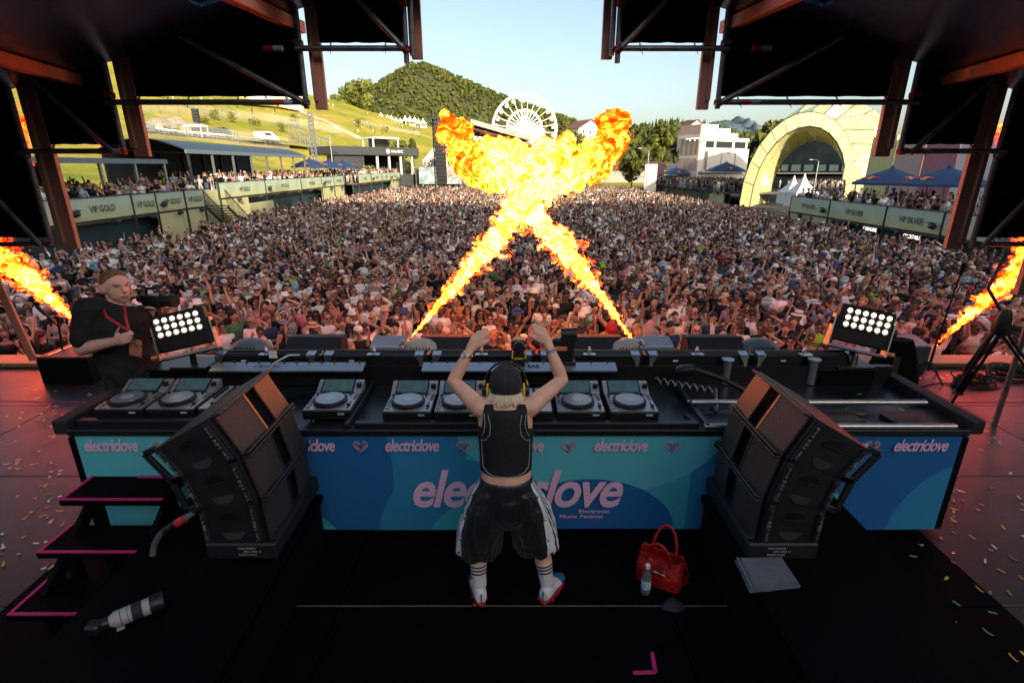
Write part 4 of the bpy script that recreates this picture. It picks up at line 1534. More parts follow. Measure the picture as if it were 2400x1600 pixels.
# ---------------------------------------------------------------- roof over the stage
YF = 5.2
J0, J1 = P(0, 219, Y=YF), P(714, 20, Y=YF)
CS = (J1.z - J0.z) / (J1.x - J0.x)
def ceil_z(x): return J1.z - CS * (abs(x) - abs(J1.x))
def ceil_hit(px, py):
    r = ray(px, py)
    s = -1 if px < 1200 else 1
    # z = k - CS*s*x
    k = J1.z + CS * abs(J1.x)
    tt = (k - CAM_H) / (r.z + CS * s * r.x)
    return Vector((0, 0, CAM_H)) + r * tt
foil = bpy.data.materials.new('foil_sky_tinted')
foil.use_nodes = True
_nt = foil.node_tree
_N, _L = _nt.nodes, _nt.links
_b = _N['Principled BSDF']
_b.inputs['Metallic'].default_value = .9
_b.inputs['Base Color'].default_value = (.15, .31, .54, 1)  # blue tint stands in for the sky reflected in the foil
_tc = _N.new('ShaderNodeTexCoord')
_mp = _N.new('ShaderNodeMapping'); _mp.inputs['Scale'].default_value = (5, 30, 5); _mp.inputs['Rotation'].default_value = (0, 0, .5)
_n1 = _N.new('ShaderNodeTexNoise'); _n1.inputs['Scale'].default_value = 2; _n1.inputs['Detail'].default_value = 8; _n1.inputs['Roughness'].default_value = .75
_n2 = _N.new('ShaderNodeTexNoise'); _n2.inputs['Scale'].default_value = .9; _n2.inputs['Detail'].default_value = 3
_L.new(_tc.outputs['Object'], _mp.inputs['Vector']); _L.new(_mp.outputs[0], _n1.inputs['Vector']); _L.new(_tc.outputs['Object'], _n2.inputs['Vector'])
_mr = _N.new('ShaderNodeMapRange'); _mr.inputs['To Min'].default_value = .07; _mr.inputs['To Max'].default_value = .28
_L.new(_n1.outputs['Fac'], _mr.inputs['Value']); _L.new(_mr.outputs[0], _b.inputs['Roughness'])
_bp = _N.new('ShaderNodeBump'); _bp.inputs['Strength'].default_value = .35; _bp.inputs['Distance'].default_value = .01
_L.new(_n1.outputs['Fac'], _bp.inputs['Height'])
_bp2 = _N.new('ShaderNodeBump'); _bp2.inputs['Strength'].default_value = .5; _bp2.inputs['Distance'].default_value = .08
_L.new(_n2.outputs['Fac'], _bp2.inputs['Height']); _L.new(_bp.outputs[0], _bp2.inputs['Normal']); _L.new(_bp2.outputs[0], _b.inputs['Normal'])

roof = thing('stage_roof', 'sloping stage roof lined with scratched reflective foil boards', 'roof', (0, YF, 4))
for s in (-1, 1):
    for y0, y1 in ((3.7, 5.16), (1.9, 3.7)):
        for x0, x1 in ((0, 2.4), (2.4, 5.2), (5.2, 8.6)):
            if x1 < 3:
                if y1 < 5: continue
                y0 = 4.6
            else:
                y0 = 3.7 if y1 > 5 else 2.2
            z0, z1 = ceil_z(x0), ceil_z(x1)
            g = .006
            p = [(s * (x0 + g), y0 + g, z0), (s * (x1 - g), y0 + g, z1), (s * (x1 - g), y1 - g, z1), (s * (x0 + g), y1 - g, z0)]
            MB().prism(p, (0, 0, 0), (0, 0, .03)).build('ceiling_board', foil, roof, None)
    bb = MB()
    for xa, xb, ya in ((0, 2.4, 4.6), (2.41, 8.9, 2.2)):
        bb.prism([(s * xa, ya, ceil_z(xa) + .04), (s * xb, ya, ceil_z(xb) + .04), (s * xb, ya, ceil_z(xb) + .3), (s * xa, ya, ceil_z(xa) + .3)], (0, 0, 0), (0, 5.3 - ya, 0))
    bb.build('roof_deck', black_paint, roof, None)
    m = (lambda q: (q if s < 0 else 2402 - q))
    for (p0, p1) in (((600, 0), (704, 51)), ((0, 122), (214, 184))):
        a, c = ceil_hit(m(p0[0]), p0[1]), ceil_hit(m(p1[0]), p1[1])
        d = (a - c).normalized()
        MB().bar(c - Vector((0, 0, .05)), a + d * 1.5 - Vector((0, 0, .05)), .09, .1, bev=.006).build('rafter', wood_red, roof, None)

# portal frames: hung cloth, scaffold pipes, timber fascia ------------------------------------
def FX(px, py, y=YF): return P(px, py, Y=y)
frames = [
    dict(w=(964, 988), wb=137, p=955, pb=150, cx=(722, 946), cb=97, hy=118, hx=(700, 955), dg=((867, 31), (949, 117)), lab='innermost and highest'),
    dict(w=(737, 763), wb=256, p=722, pb=256, cx=(290, 712), cb=224, hy=242, hx=(262, 722), dg=((505, 128), (719, 242)), lab='second step'),
    dict(w=(309, 344), wb=367, p=297, pb=362, cx=(95, 283), cb=337, hy=355, hx=(60, 297), dg=((143, 230), (283, 360)), lab='third step'),
    dict(w=(139, 178), wb=585, p=130, pb=580, cx=(-330, 107), cb=557, hy=570, hx=(-330, 125), dg=((0, 448), (117, 574)), lab='lowest step'),
]
for s in (-1, 1):
    for k, f in enumerate(frames):
        wb = FX((f['w'][0] + f['w'][1]) / 2, f['wb'])
        ww = (f['w'][1] - f['w'][0]) / FPX * (YF * CT)
        sx = s * -1
        x = wb.x * (1 if s < 0 else -1)
        side = 'beside the %s' % ('camera operator' if s < 0 else 'tripod')
        t = thing('portal_frame', '%s of the timber and pipe portal on the side of the %s' % (f['lab'], 'gold terraces' if s < 0 else 'silver terrace'), 'stage frame', (x, YF, wb.z))
        ztop = ceil_z(x) + .1
        def PX(px, py, y=YF):
            q = FX(px, py, y)
            return Vector((q.x * (1 if s < 0 else -1), q.y, q.z))
        MB().box((x, YF + .06, (wb.z + ztop) / 2), (ww, .05, ztop - wb.z), bev=.004).build('fascia_board', wood_red, t, None)
        MB().box((x + s * ww * .30, YF + .02, (wb.z + .07 + ztop) / 2), (ww * .32, .04, ztop - wb.z - .07), bev=.004).build('batten', wood_red, t, None)
        pb = PX(f['p'], f['pb'])
        MB().cyl((pb.x, YF - .03, pb.z), (pb.x, YF - .03, ztop), .0245, None, 12).build('standard_pipe', pipe_m, t, 40)
        if k == 0:
            MB().cyl((pb.x - s * .055, YF - .03, pb.z + .06), (pb.x - s * .055, YF - .03, ztop), .0245, None, 12).build('standard_pipe', pipe_m, t, 40)
        h0, h1 = PX(f['hx'][0], f['hy']), PX(f['hx'][1], f['hy'])
        zz = h1.z
        MB().cyl((h0.x, YF - .075, zz), (h1.x, YF - .075, zz), .0242, None, 12).build('ledger_pipe', pipe_m, t, 40)
        d0, d1 = PX(*f['dg'][0]), PX(*f['dg'][1])
        dd = (d0 - d1) * .5
        MB().cyl((d0 + dd) + Vector((0, -.1, 0)), d1 + Vector((0, -.1, 0)), .0242, None, 12).build('brace_pipe', pipe_m, t, 40)
        # cloth
        c0, c1 = PX(f['cx'][0], f['cb']), PX(f['cx'][1], f['cb'])
        n = 18
        bb = MB()
        for q in range(n + 1):
            u_ = q / n
            xx = c0.x + (c1.x - c0.x) * u_
            yy = YF + .045 + .006 * math.sin(q * 2.1 + k) + .004 * math.sin(q * 5.3)
            zb_ = c1.z - .006 * abs(math.sin(u_ * math.pi * 4))
            bb.v += [(xx, yy, zb_), (xx, yy, max(zb_ + .1, ceil_z(xx) + .08)), (xx, yy + .004, max(zb_ + .1, ceil_z(xx) + .08)), (xx, yy + .004, zb_)]
        for q in range(n):
            a = q * 4
            bb.f += [(a, a + 4, a + 5, a + 1), (a + 2, a + 6, a + 7, a + 3), (a, a + 3, a + 7, a + 4)]
        bb.m = [0] * len(bb.f)
        bb.build('hung_cloth', cloth_k, t, 179)
        # couplers and cable ties
        for zc in (zz, zz + (ztop - zz) * .55):
            bb = MB().box((pb.x, YF - .05, zc), (.075, .07, .06), bev=.012).cyl((pb.x - .05, YF - .085, zc + .01), (pb.x + .05, YF - .085, zc + .01), .008, None, 6)
            bb.build('coupler', rust if k in (0, 2) else pipe_m, t, None)
        L_ = abs(h1.x - h0.x)
        nt_ = max(2, int(L_ / .42))
        for q in range(nt_):
            xx = h0.x + (h1.x - h0.x) * (q + .6) / nt_
            MB().tube([(xx, YF - .10, zz - .03), (xx + .008, YF - .045, zz + .02), (xx - .01, YF + .035, c1.z + .03)], .0035, 5).tube(
                [(xx + .02, YF - .10, zz - .05), (xx + .01, YF - .045, zz + .02), (xx + .012, YF + .035, c1.z + .03)], .003, 5).build('cable_tie', black_paint, t, None)
        if k in (0, 1, 2):
            for q in ((.13, .035),):
                xr = h1.x - (h1.x - h0.x) * q[0] if k else h0.x + (h1.x - h0.x) * -.25
                tp = MB().cyl((xr - .035, YF - .075, zz), (xr + .035, YF - .075, zz), .0252, None, 12)
                tp.build('tape_band', M('red_tape', (.55, .03, .03), .5), t, 40)
                MB().cyl((xr + .05, YF - .075, zz), (xr + .13, YF - .075, zz), .0250, None, 12).build('sticker', M('sticker_blue_white', (.12, .25, .4), .5, var=.9, scale=40, col2=(.7, .7, .68)), t, 40)
    # timber post at the stage edge beyond the lowest step
    q = P(2380 if s > 0 else 22, 690 if s > 0 else 1, Y=4.9)
    if s > 0:
        t = thing('timber_post', 'red timber post at the stage edge in front of the side flame', 'post', (q.x, 4.9, 0))
        zt2 = P(2400, 575, Y=4.9).z
        MB().box((q.x + .06, 4.9, (q.z + ceil_z(q.x)) / 2), (.14, .06, ceil_z(q.x) - q.z), bev=.005).build('board', wood_red, t, None)
        MB().cyl((q.x + .16, 4.85, 0), (q.x + .16, 4.85, ceil_z(q.x)), .025, None, 10).build('pipe', pipe_m, t, 40)
    else:
        t = thing('timber_post', 'slim timber post leaning at the stage edge beside the first side flame', 'post', (P(40, 860, Y=5.6).x, 5.6, 0))
        a, c = P(78, 842, Y=6.0), P(-30, 610, Y=5.6)
        MB().bar(a, c, .07, .07, bev=.005).build('board', wood_red, t, None)

# added unseen: drapes to cut side light, a hill to shade the crowd ---------------------------------
for s, lab in ((-1, 'unseen black drape added to cut side light beyond the flat canopy side'), (1, 'unseen black drape added to cut side light beyond the silver terrace side')):
    b = MB()
    n = 30
    for q in range(n + 1):
        y = 2 + 3.1 * q / n
        b.v += [(s * (8.95 + .05 * math.sin(q * 1.7)), y, -.02), (s * (8.95 + .05 * math.sin(q * 1.7)), y, 4.2)]
    b.f = [(2 * q, 2 * q + 2, 2 * q + 3, 2 * q + 1) for q in range(n)]
    b.m = [0] * n
    o = b.build('light_block_drape', cloth_k, None, 179)
    tag(o, lab, 'drape')
crest = [(-220, 26), (-120, 34), (-60, 38), (-20, 41), (8, 44), (12, 46), (24, 46), (26, 42), (30, 42), (32, 46.5), (46, 46), (52, 44.5), (60, 45), (64, 46.5), (78, 46), (100, 43), (200, 40), (300, 30)]  # crest and its dip shaped to set where the sun reaches
b = MB()
cx_ = [-220 + 2 * k for k in range(261)]
for x in cx_:
    zc = np.interp(x, [q[0] for q in crest], [q[1] for q in crest]) + .8 * noise.noise(Vector((x * .2, 0, 5)))
    b.v += [(x, -30, GZ - .5), (x, -48, zc * .45), (x, -70, zc), (x, -110, GZ)]
for k in range(260):
    for q in range(3):
        a = k * 4 + q
        b.f.append((a, a + 4, a + 5, a + 1))
b.m = [0] * len(b.f)
struct('hill', b, soil, 60)  # added hill, never in view, that blocks the low sun
# ================================================================== DJ booth and equipment
YB, TZ = 3.15, .85
alu = M('aluminium', (.55, .56, .58), .3, metal=.95, var=.15, scale=20)
table_m = M('table_laminate', (.010, .013, .016), .3, var=.5, scale=3, spec=.3)
plastic_k = M('black_plastic', (.008, .008, .0095), .42, var=.15, scale=20)
rubber_k = M('black_rubber', (.01, .01, .011), .7, var=.1)
pink_print = M('pink_print', (.86, .55, .76), .6, var=.04)

def banner_mat():
    m = bpy.data.materials.new('blue_banner_print')
    m.use_nodes = True
    nt = m.node_tree
    N, L = nt.nodes, nt.links
    bs = N['Principled BSDF']
    bs.inputs['Roughness'].default_value = .55
    tc = N.new('ShaderNodeTexCoord')
    sp = N.new('ShaderNodeSeparateXYZ')
    L.new(tc.outputs['Object'], sp.inputs[0])
    def mth(op, a, b_=None):
        x = N.new('ShaderNodeMath'); x.operation = op
        for i, v in enumerate((a, b_)):
            if v is None: continue
            if isinstance(v, (int, float)): x.inputs[i].default_value = v
            else: L.new(v, x.inputs[i])
        return x.outputs[0]
    def circle(cx, cz, rx, rz):
        a = mth('DIVIDE', mth('SUBTRACT', sp.outputs['X'], cx), rx)
        c = mth('DIVIDE', mth('SUBTRACT', sp.outputs['Z'], cz), rz)
        return mth('LESS_THAN', mth('ADD', mth('MULTIPLY', a, a), mth('MULTIPLY', c, c)), 1)
    def band(x0, x1):
        return mth('MULTIPLY', mth('GREATER_THAN', sp.outputs['X'], x0), mth('LESS_THAN', sp.outputs['X'], x1))
    col = None
    def mix(a, c, f):
        x = N.new('ShaderNodeMix'); x.data_type = 'RGBA'
        for k, v in (('A', a), ('B', c)):
            if isinstance(v, tuple): x.inputs[k].default_value = (*v, 1)
            else: L.new(v, x.inputs[k])
        L.new(f, x.inputs['Factor'])
        return x.outputs['Result']
    deep, mid, teal, light = (.015, .14, .40), (.03, .25, .50), (.055, .43, .56), (.11, .54, .64)
    col = mix(mid, teal, band(-.32, 1.25))
    col = mix(col, light, circle(.55, .95, .95, .62))
    col = mix(col, deep, circle(-1.25, .55, .42, .75))
    col = mix(col, mid, circle(-.35, -.05, .62, .68))
    col = mix(col, teal, circle(-.2, -.2, .45, .5))
    col = mix(col, deep, circle(.55, .05, .62, .42))
    col = mix(col, teal, circle(-1.6, -.1, .36, .33))
    col = mix(col, light, circle(-2.55, .5, .62, .8))
    col = mix(col, deep, circle(2.55, .3, .62, .95))
    col = mix(col, teal, circle(2.0, -.05, .42, .6))
    col = mix(col, mid, circle(3.2, -.1, .5, .7))
    L.new(col, bs.inputs['Base Color'])
    n = N.new('ShaderNodeTexNoise'); n.inputs['Scale'].default_value = 220
    bp = N.new('ShaderNodeBump'); bp.inputs['Strength'].default_value = .15; bp.inputs['Distance'].default_value = .002
    L.new(tc.outputs['Object'], n.inputs['Vector']); L.new(n.outputs['Fac'], bp.inputs['Height']); L.new(bp.outputs[0], bs.inputs['Normal'])
    return m

booth = thing('dj_booth', 'long black DJ booth fronted by a blue banner with pink lettering', 'booth', (0, YB, 0))
XL, XR = -3.03, 3.12
for xa, xb, dp in ((XL, -2.37, .53), (-2.365, XR, .94)):
    MB().box(((xa + xb) / 2, YB + dp / 2, TZ - .03), (xb - xa, dp, .06), bev=.006).build('table_top', table_m, booth, None)
MB().box((.35, 4.09, .45), (5.3, .04, .9)).build('crowd_side_panel', black_paint, booth, None)
for x in (XL, XR):
    s = -1 if x < 0 else 1
    dp = .54 if s < 0 else .98
    MB().box((x, YB + dp / 2, TZ / 2 - .02), (.06, dp - .04, TZ - .1)).build('end_panel', black_paint, booth, None)
    MB().box((x + s * .02, YB + dp / 2 - .01, TZ + .03), (.10, dp + .04, .10), bev=.01).build('end_bumper', rubber_k, booth, None)
for x in (-2.8, -1.0, 1.0, 2.8):
    w_ = MB().lathe([(.05, -.02), (.06, -.015), (.06, .015), (.05, .02)], (x, 3.24, .06), 14, axis=(1, 0, 0)).build('castor', rubber_k, booth, 50)
    MB().box((x, 3.24, .13), (.06, .09, .04)).build('castor_bracket', alu, w_, None)
bm = banner_mat()
ban = MB()
nx_ = 60
for k in range(nx_ + 1):
    x = XL + .05 + (XR - XL - .1) * k / nx_
    for q in range(5):
        ban.v.append((x, YB - .012 + .004 * math.sin(x * 3) * math.sin(q / 4 * 3.14), .05 + (.775) * q / 4 + (.006 * math.sin(x * 2.1) if q == 0 else 0)))
ban.f = [(k * 5 + q, (k + 1) * 5 + q, (k + 1) * 5 + q + 1, k * 5 + q + 1) for k in range(nx_) for q in range(4)]
ban.m = [0] * len(ban.f)
BAN = ban.build('front_banner', bm, booth, 179)
MB().box(((XL + XR) / 2, YB + .03, .44), (XR - XL - .12, .05, .78)).build('front_board', black_paint, booth, None)
MB().box(((XL + XR) / 2, YB + .0, TZ - .005), (XR - XL - .04, .07, .045), bev=.006).build('front_profile', plastic_k, booth, None)
MB().box(((XL + XR) / 2, YB - .018, TZ - .028), (XR - XL - .1, .008, .006)).build('seam_strip', alu, booth, None)
def heart(c, s, parent):
    b = MB()
    for rr, wd in ((1.0, .16), (.66, .15), (.33, .16)):
        pts = []
        for k in range(41):
            a = math.pi * 2 * k / 40
            x = 16 * math.sin(a) ** 3 / 17
            z = (13 * math.cos(a) - 5 * math.cos(2 * a) - 2 * math.cos(3 * a) - math.cos(4 * a)) / 17
            pts.append(Vector((x * rr, 0, z * rr - .12 + (1 - rr) * -.12)))
        for k in range(40):
            p0, p1 = pts[k], pts[k + 1]
            if (p1 - p0).length < 1e-5: continue
            if p0.z > .0 and abs(p0.x) < .3 * rr and rr < 1.1: continue
            d = (p1 - p0).normalized()
            n_ = Vector((-d.z, 0, d.x)) * wd / 2
            e = d * .03
            b.add([Vector(c) + (q) * s for q in (p0 - e - n_, p1 + e - n_, p1 + e + n_, p0 - e + n_)], [(0, 1, 2, 3)])
    return b.build('heart_emblem', pink_print, parent, None)
yl = YB - .022
zl = .745
def bx(px, py=1043):
    return P(px, py, Y=yl)
hl = .095
for px in (260, 966, 1212, 1456, 2160):
    p = bx(px)
    lettering('lettering', 'electriclove', (p.x, yl, p.z), (1, 0, 0), (0, 0, 1), 130 * 3.45 / FPX * 1.0, hl, pink_print, BAN, bold=.022, shear=.3, space=.93)
for px in (722, 1972):
    p = bx(px)
    lettering('lettering', 'electriclove', (p.x, yl, p.z), (1, 0, 0), (0, 0, 1), 130 * 3.45 / FPX, hl, pink_print, BAN, bold=.022, shear=.3, space=.93)
for px in (372, 845, 1088, 1334, 1578, 2045):
    p = bx(px)
    heart((p.x, yl - .001, p.z), .05, BAN)
c0, c1 = P(970, 1188, Y=yl), P(1462, 1130, Y=yl)
cx = (c0.x + c1.x) / 2
lettering('large_lettering', 'electriclove', (cx, yl, .40), (1, 0, 0), (0, 0, 1), (c1.x - c0.x) * 1.0, .31, pink_print, BAN, bold=.022, shear=.3, space=.93)
p = P(1393, 1197, Y=yl)
lettering('small_lettering', 'Electronic', p, (1, 0, 0), (0, 0, 1), .22, .030, pink_print, BAN, bold=.012)
p = P(1362, 1209, Y=yl)
lettering('small_lettering', 'Music Festival', p, (1, 0, 0), (0, 0, 1), .31, .030, pink_print, BAN, bold=.012)

# tray edges and rails on the table
MB().box((.1, YB + .03, TZ + .025), (2.35, .05, .05), bev=.006).build('tray_lip', plastic_k, booth, None)
for x in (-1.12, 1.32):
    MB().box((x, 3.5, TZ + .03), (.03, .75, .06), bev=.006).build('tray_side', plastic_k, booth, None)
MB().box((-2.3, YB + .05, TZ + .03), (1.36, .05, .06), bev=.006).build('tray_lip', plastic_k, booth, None)
for y, z in ((3.42, .93), (3.14, .885)):
    MB().cyl((1.3, y, z), (3.0, y, z), .02, None, 12).build('table_rail', alu, booth, 40)
MB().cyl((1.3, 3.5, .90), (3.0, 3.5, .90), .012, None, 10).build('table_rail', alu, booth, 40)
for x in (1.5, 2.2, 2.9):
    MB().box((x, 3.3, TZ + .012), (.5, .22, .02), Matrix.Rotation(R(12), 3, 'Z'), bev=.004).build('table_mat', plastic_k, booth, None)
MB().box((.3, 3.95, .93), (5.6, .05, .16)).build('rear_upstand', plastic_k, booth, None)

# bright metal plates above the booth's rear edge
plate_m = M('brushed_plate', (.50, .52, .54), .33, metal=.9, var=.12, scale=6, stretch=(.5, 20, 20))
for px0, px1, txt, tx, lab in ((490, 850, 'Louversystem', 620, 'brushed metal plate in front of the camera operator on the booth'), (988, 1447, 'EAR', 1252, 'brushed metal plate with black letters behind the performer')):
    a, c = P(px0, 872, Z=1.02), P(px1, 872, Z=1.02)
    t = thing('metal_plate', lab, 'metal plate', (a.x, a.y, .94))
    e = P(px1 - 8, 852, Z=1.05)
    MB().prism([(a.x, a.y, 1.02), (c.x, a.y, 1.02), (c.x, e.y, 1.05), (a.x, e.y, 1.05)], (0, 0, 0), (0, 0, .012)).build('plate', plate_m, t, None)
    for k in range(12):
        x = a.x + (c.x - a.x) * (k + .5) / 12
        MB().box((x, e.y - .006, 1.068), (.012, .012, .012)).build('clip', plastic_k, t, None)
    MB().box(((a.x + c.x) / 2, e.y, .96), (c.x - a.x, .02, .18)).build('support', plastic_k, t, None)
    q = P(tx, 862, Z=1.05)
    sl = (e - Vector((e.x, a.y, 1.02))).normalized()
    if txt == 'EAR':
        lettering('lettering', txt, (q.x, (a.y + e.y) / 2, 1.048), (1, 0, 0), sl, .1, .042, ink, t, bold=.03, depth=.004)
    else:
        lettering('lettering', 'L-Acoustics', (q.x, (a.y + e.y) / 2, 1.048), (1, 0, 0), sl, .2, .04, ink, t, shear=.5, depth=.004)

# row of black light battens along the rear of the booth
bat = None
xs_ = [-2.45 + k * .885 for k in range(6)]
names = ['next to the camera operator', 'second from the camera operator', 'beside the grey projector', 'behind the performer', 'second from the backpack', 'next to the backpack']
for k, x in enumerate(xs_):
    t = thing('light_batten', 'black light batten with silver brackets on the booth rear edge, %s' % names[k], 'light batten', (x, 3.98, .92), 0, 'light battens on the booth')
    MB().box((.44, .07, .09), (.88, .13, .17), bev=.02).build('housing', plastic_k, t, None, local=True)
    MB().cyl((.01, .07, .175), (.87, .07, .175), .016, None, 10).build('top_tube', plastic_k, t, 40, local=True)
    for xx in (.06, .80):
        b = MB().prism([(xx - .03, -.005, .165), (xx + .04, -.005, .165), (xx + .03 if xx > .5 else xx - .02, -.005, .06)], (0, 0, 0), (0, -.01, 0))
        b.prism([(xx - .03, -.012, .168), (xx + .04, -.012, .168), (xx + .04, .05, .182), (xx - .03, .05, .182)], (0, 0, 0), (0, 0, .006))
        b.build('bracket', alu, t, None, local=True)
    MB().lathe([(.016, 0), (.018, .03), (.008, .05), (.012, .055), (.002, .065)], (.43, .03, .17), 10).box((.43, .02, .17), (.1, .06, .012)).build('clamp_stud', alu, t, 40, local=True)
    MB().box((.25, -.004, .12), (.04, .004, .012)).build('name_plate', white_pvc, t, None, local=True)
for x in (1.75, 2.45):
    t = thing('clamp_pipe', 'short grey pipe clamped below the light battens %s' % ('beside the loudspeaker stack' if x < 2 else 'beside the backpack'), 'pipe', (x, 3.93, .84))
    MB().cyl((x, 3.93, .86), (x, 3.93, 1.06), .033, None, 14).build('pipe', galv, t, 40)
    MB().lathe([(.05, 0), (.05, .015)], (x, 3.93, 1.06), 14).build('flange', galv, t, 40)

# media players ------------------------------------------------------------------------------
face_m = M('player_faceplate', (.40, .39, .39), .36, metal=.55, var=.08, scale=12)
jog_m = M('jog_grey', (.26, .28, .30), .3, metal=.4, var=.05)
scr_m = M('lcd_screen', (.012, .025, .035), .22, var=.4, scale=14, col2=(.05, .09, .1), spec=.25, emit=(.2, .4, .45), estr=.06)
lamp_o = M('orange_led', (.8, .25, .03), .4, var=0, emit=(1, .3, .05), estr=1.5)
def make_player(label, group):
    t = thing('media_player', label, 'media player', (0, 0, 0), 0, group)
    w, d = .335, .40
    MB().box((0, d / 2, .065), (w, d, .07), bev=.006).build('body', plastic_k, t, None, local=True)
    MB().prism([(-w / 2 + .006, .006, .101), (w / 2 - .006, .006, .101), (w / 2 - .006, d * .70, .107), (-w / 2 + .006, d * .70, .107)], (0, 0, 0), (0, 0, .005)).build('faceplate', face_m, t, None, local=True)
    MB().prism([(-w / 2, d * .7, .10), (-w / 2, d, .10), (-w / 2, d, .165), (-w / 2, d * .96, .165), (-w / 2, d * .7, .112)], (0, 0, 0), (w, 0, 0)).build('screen_housing', face_m, t, None, local=True)
    rot = Matrix.Rotation(R(26), 3, 'X')
    s_ = MB().box((-.015, d * .835, .146), (w * .66, .115, .012), rot, bev=.003).build('screen', scr_m, t, None, local=True)
    MB().box((-.015, d * .835, .1435), (w * .72, .13, .011), rot, bev=.003).build('bezel', plastic_k, s_, None, local=True)
    j = MB().lathe([(.112, 0), (.118, .006), (.118, .018), (.108, .024), (.100, .030)], (-.012, .135, .106), 36).build('jog_wheel', plastic_k, t, 30, local=True)
    MB().lathe([(.100, .028), (.098, .033), (.042, .034)], (-.012, .135, .106), 36).build('jog_plate', jog_m, j, 30, local=True)
    MB().lathe([(.042, .033), (.040, .036)], (-.012, .135, .106), 28).build('jog_display', M('jog_display', (.35, .38, .4), .2, var=0), j, 30, local=True)
    b = MB()
    for k in range(20):
        a = 2 * math.pi * k / 20
        b.ell((-.012 + .113 * math.cos(a), .135 + .113 * math.sin(a), .128), (.008, .008, .005), 6, 4)
    b.build('jog_grip', rubber_k, j, 60, local=True)
    for k, y in enumerate((.045, .085)):
        MB().lathe([(.016, 0), (.016, .008), (.013, .010)], (-.142, y, .106), 16).build('play_button', jog_m, t, 40, local=True)
    b = MB()
    for k in range(8):
        b.box((-.13 + k * .034, .272, .113), (.026, .008, .005))
    for k in range(5):
        b.box((-.145, .12 + k * .03, .109), (.022, .012, .006))
    for k in range(4):
        b.box((.145, .18 + k * .024, .110), (.022, .010, .006))
    b.build('button_row', plastic_k, t, None, local=True)
    MB().box((.135, .085, .107), (.012, .115, .004)).build('pitch_slot', rubber_k, t, None, local=True)
    MB().box((.135, .075, .115), (.024, .016, .016), bev=.003).build('pitch_fader', plastic_k, t, None, local=True)
    MB().lathe([(.020, 0), (.018, .028), (.012, .03)], (.142, d * .82, .142), 14).build('browse_knob', plastic_k, t, 40, local=True)
    MB().lathe([(.009, 0), (.008, .02)], (-.14, .24, .108), 10).build('vinyl_knob', plastic_k, t, 40, local=True)
    MB().lathe([(.009, 0), (.008, .02)], (.1, .245, .108), 10).build('tempo_knob', plastic_k, t, 40, local=True)
    MB().box((.1, -.0005, .078), (.045, .003, .012)).build('label_sticker', M('pale_blue_sticker', (.35, .55, .65), .5, var=0), t, None, local=True)
    for sx in (-1, 1):
        for y in (.05, d - .05):
            MB().cyl((sx * .12, y, 0), (sx * .12, y, .032), .016, None, 12).build('foot', galv, t, 40, local=True)
    return t
def make_mixer(label, w=.42):
    t = thing('dj_mixer', label, 'mixer', (0, 0, 0))
    d = .40
    MB().box((0, d / 2, .065), (w, d, .075), bev=.006).build('body', plastic_k, t, None, local=True)
    MB().box((0, d / 2, .105), (w - .012, d - .012, .006), bev=.002).build('faceplate', face_m, t, None, local=True)
    for i in range(6):
        x = -w * .4 + i * w * .16
        for j in range(6):
            MB().lathe([(.011, 0), (.009, .018), (.007, .019)], (x, .17 + j * .036, .108), 10).build('knob', plastic_k, t, 40, local=True)
    for i in range(4):
        x = -w * .3 + i * w * .2
        MB().box((x, .09, .109), (.006, .09, .003)).build('fader_slot', rubber_k, t, None, local=True)
        MB().box((x, .07 + .02 * (i % 3), .117), (.022, .014, .018), bev=.003).build('channel_fader', plastic_k, t, None, local=True)
    MB().box((0, .022, .109), (.09, .006, .003)).build('crossfader_slot', rubber_k, t, None, local=True)
    MB().box((.02, .022, .117), (.014, .022, .018), bev=.003).build('crossfader', plastic_k, t, None, local=True)
    for sx in (-1, 1):
        for y in (.05, d - .05):
            MB().cyl((sx * w * .42, y, 0), (sx * w * .42, y, .03), .016, None, 12).build('foot', galv, t, 40, local=True)
    return t
pl = make_player('media player at the end of the main set beside the tray edge and second set', 'media players on the booth')
PL = [(-.725, 3.22, None), (-.372, 3.22, 'media player just beside the mixer, under the performer\'s bent arm with the watch'),
      (.478, 3.22, 'media player just beside the mixer, under the arm with the wristbands'), (.846, 3.22, 'media player at the end of the main set beside the coiled cable'),
      (-2.745, 3.26, 'dark media player at the booth corner in front of the camera operator'), (-2.385, 3.26, 'dark media player between the corner player and the knob covered mixer'),
      (-1.285, 3.24, 'media player peeking out beside the loudspeaker stack')]
for k, (x, y, lab) in enumerate(PL):
    o = pl if k == 0 else copy_tree(pl)
    o.location = (x, y, TZ)
    if lab: o['label'] = lab
pl['label'] = 'media player of the main set beside the slanted tray edge'
mx = make_mixer('mixer with rows of knobs in the middle of the main set, before the performer', .46)
mx.location = (.053, 3.22, TZ)
mx2 = make_mixer('dark mixer covered in knobs beside the loudspeaker stack', .36)
mx2.location = (-2.01, 3.26, TZ)

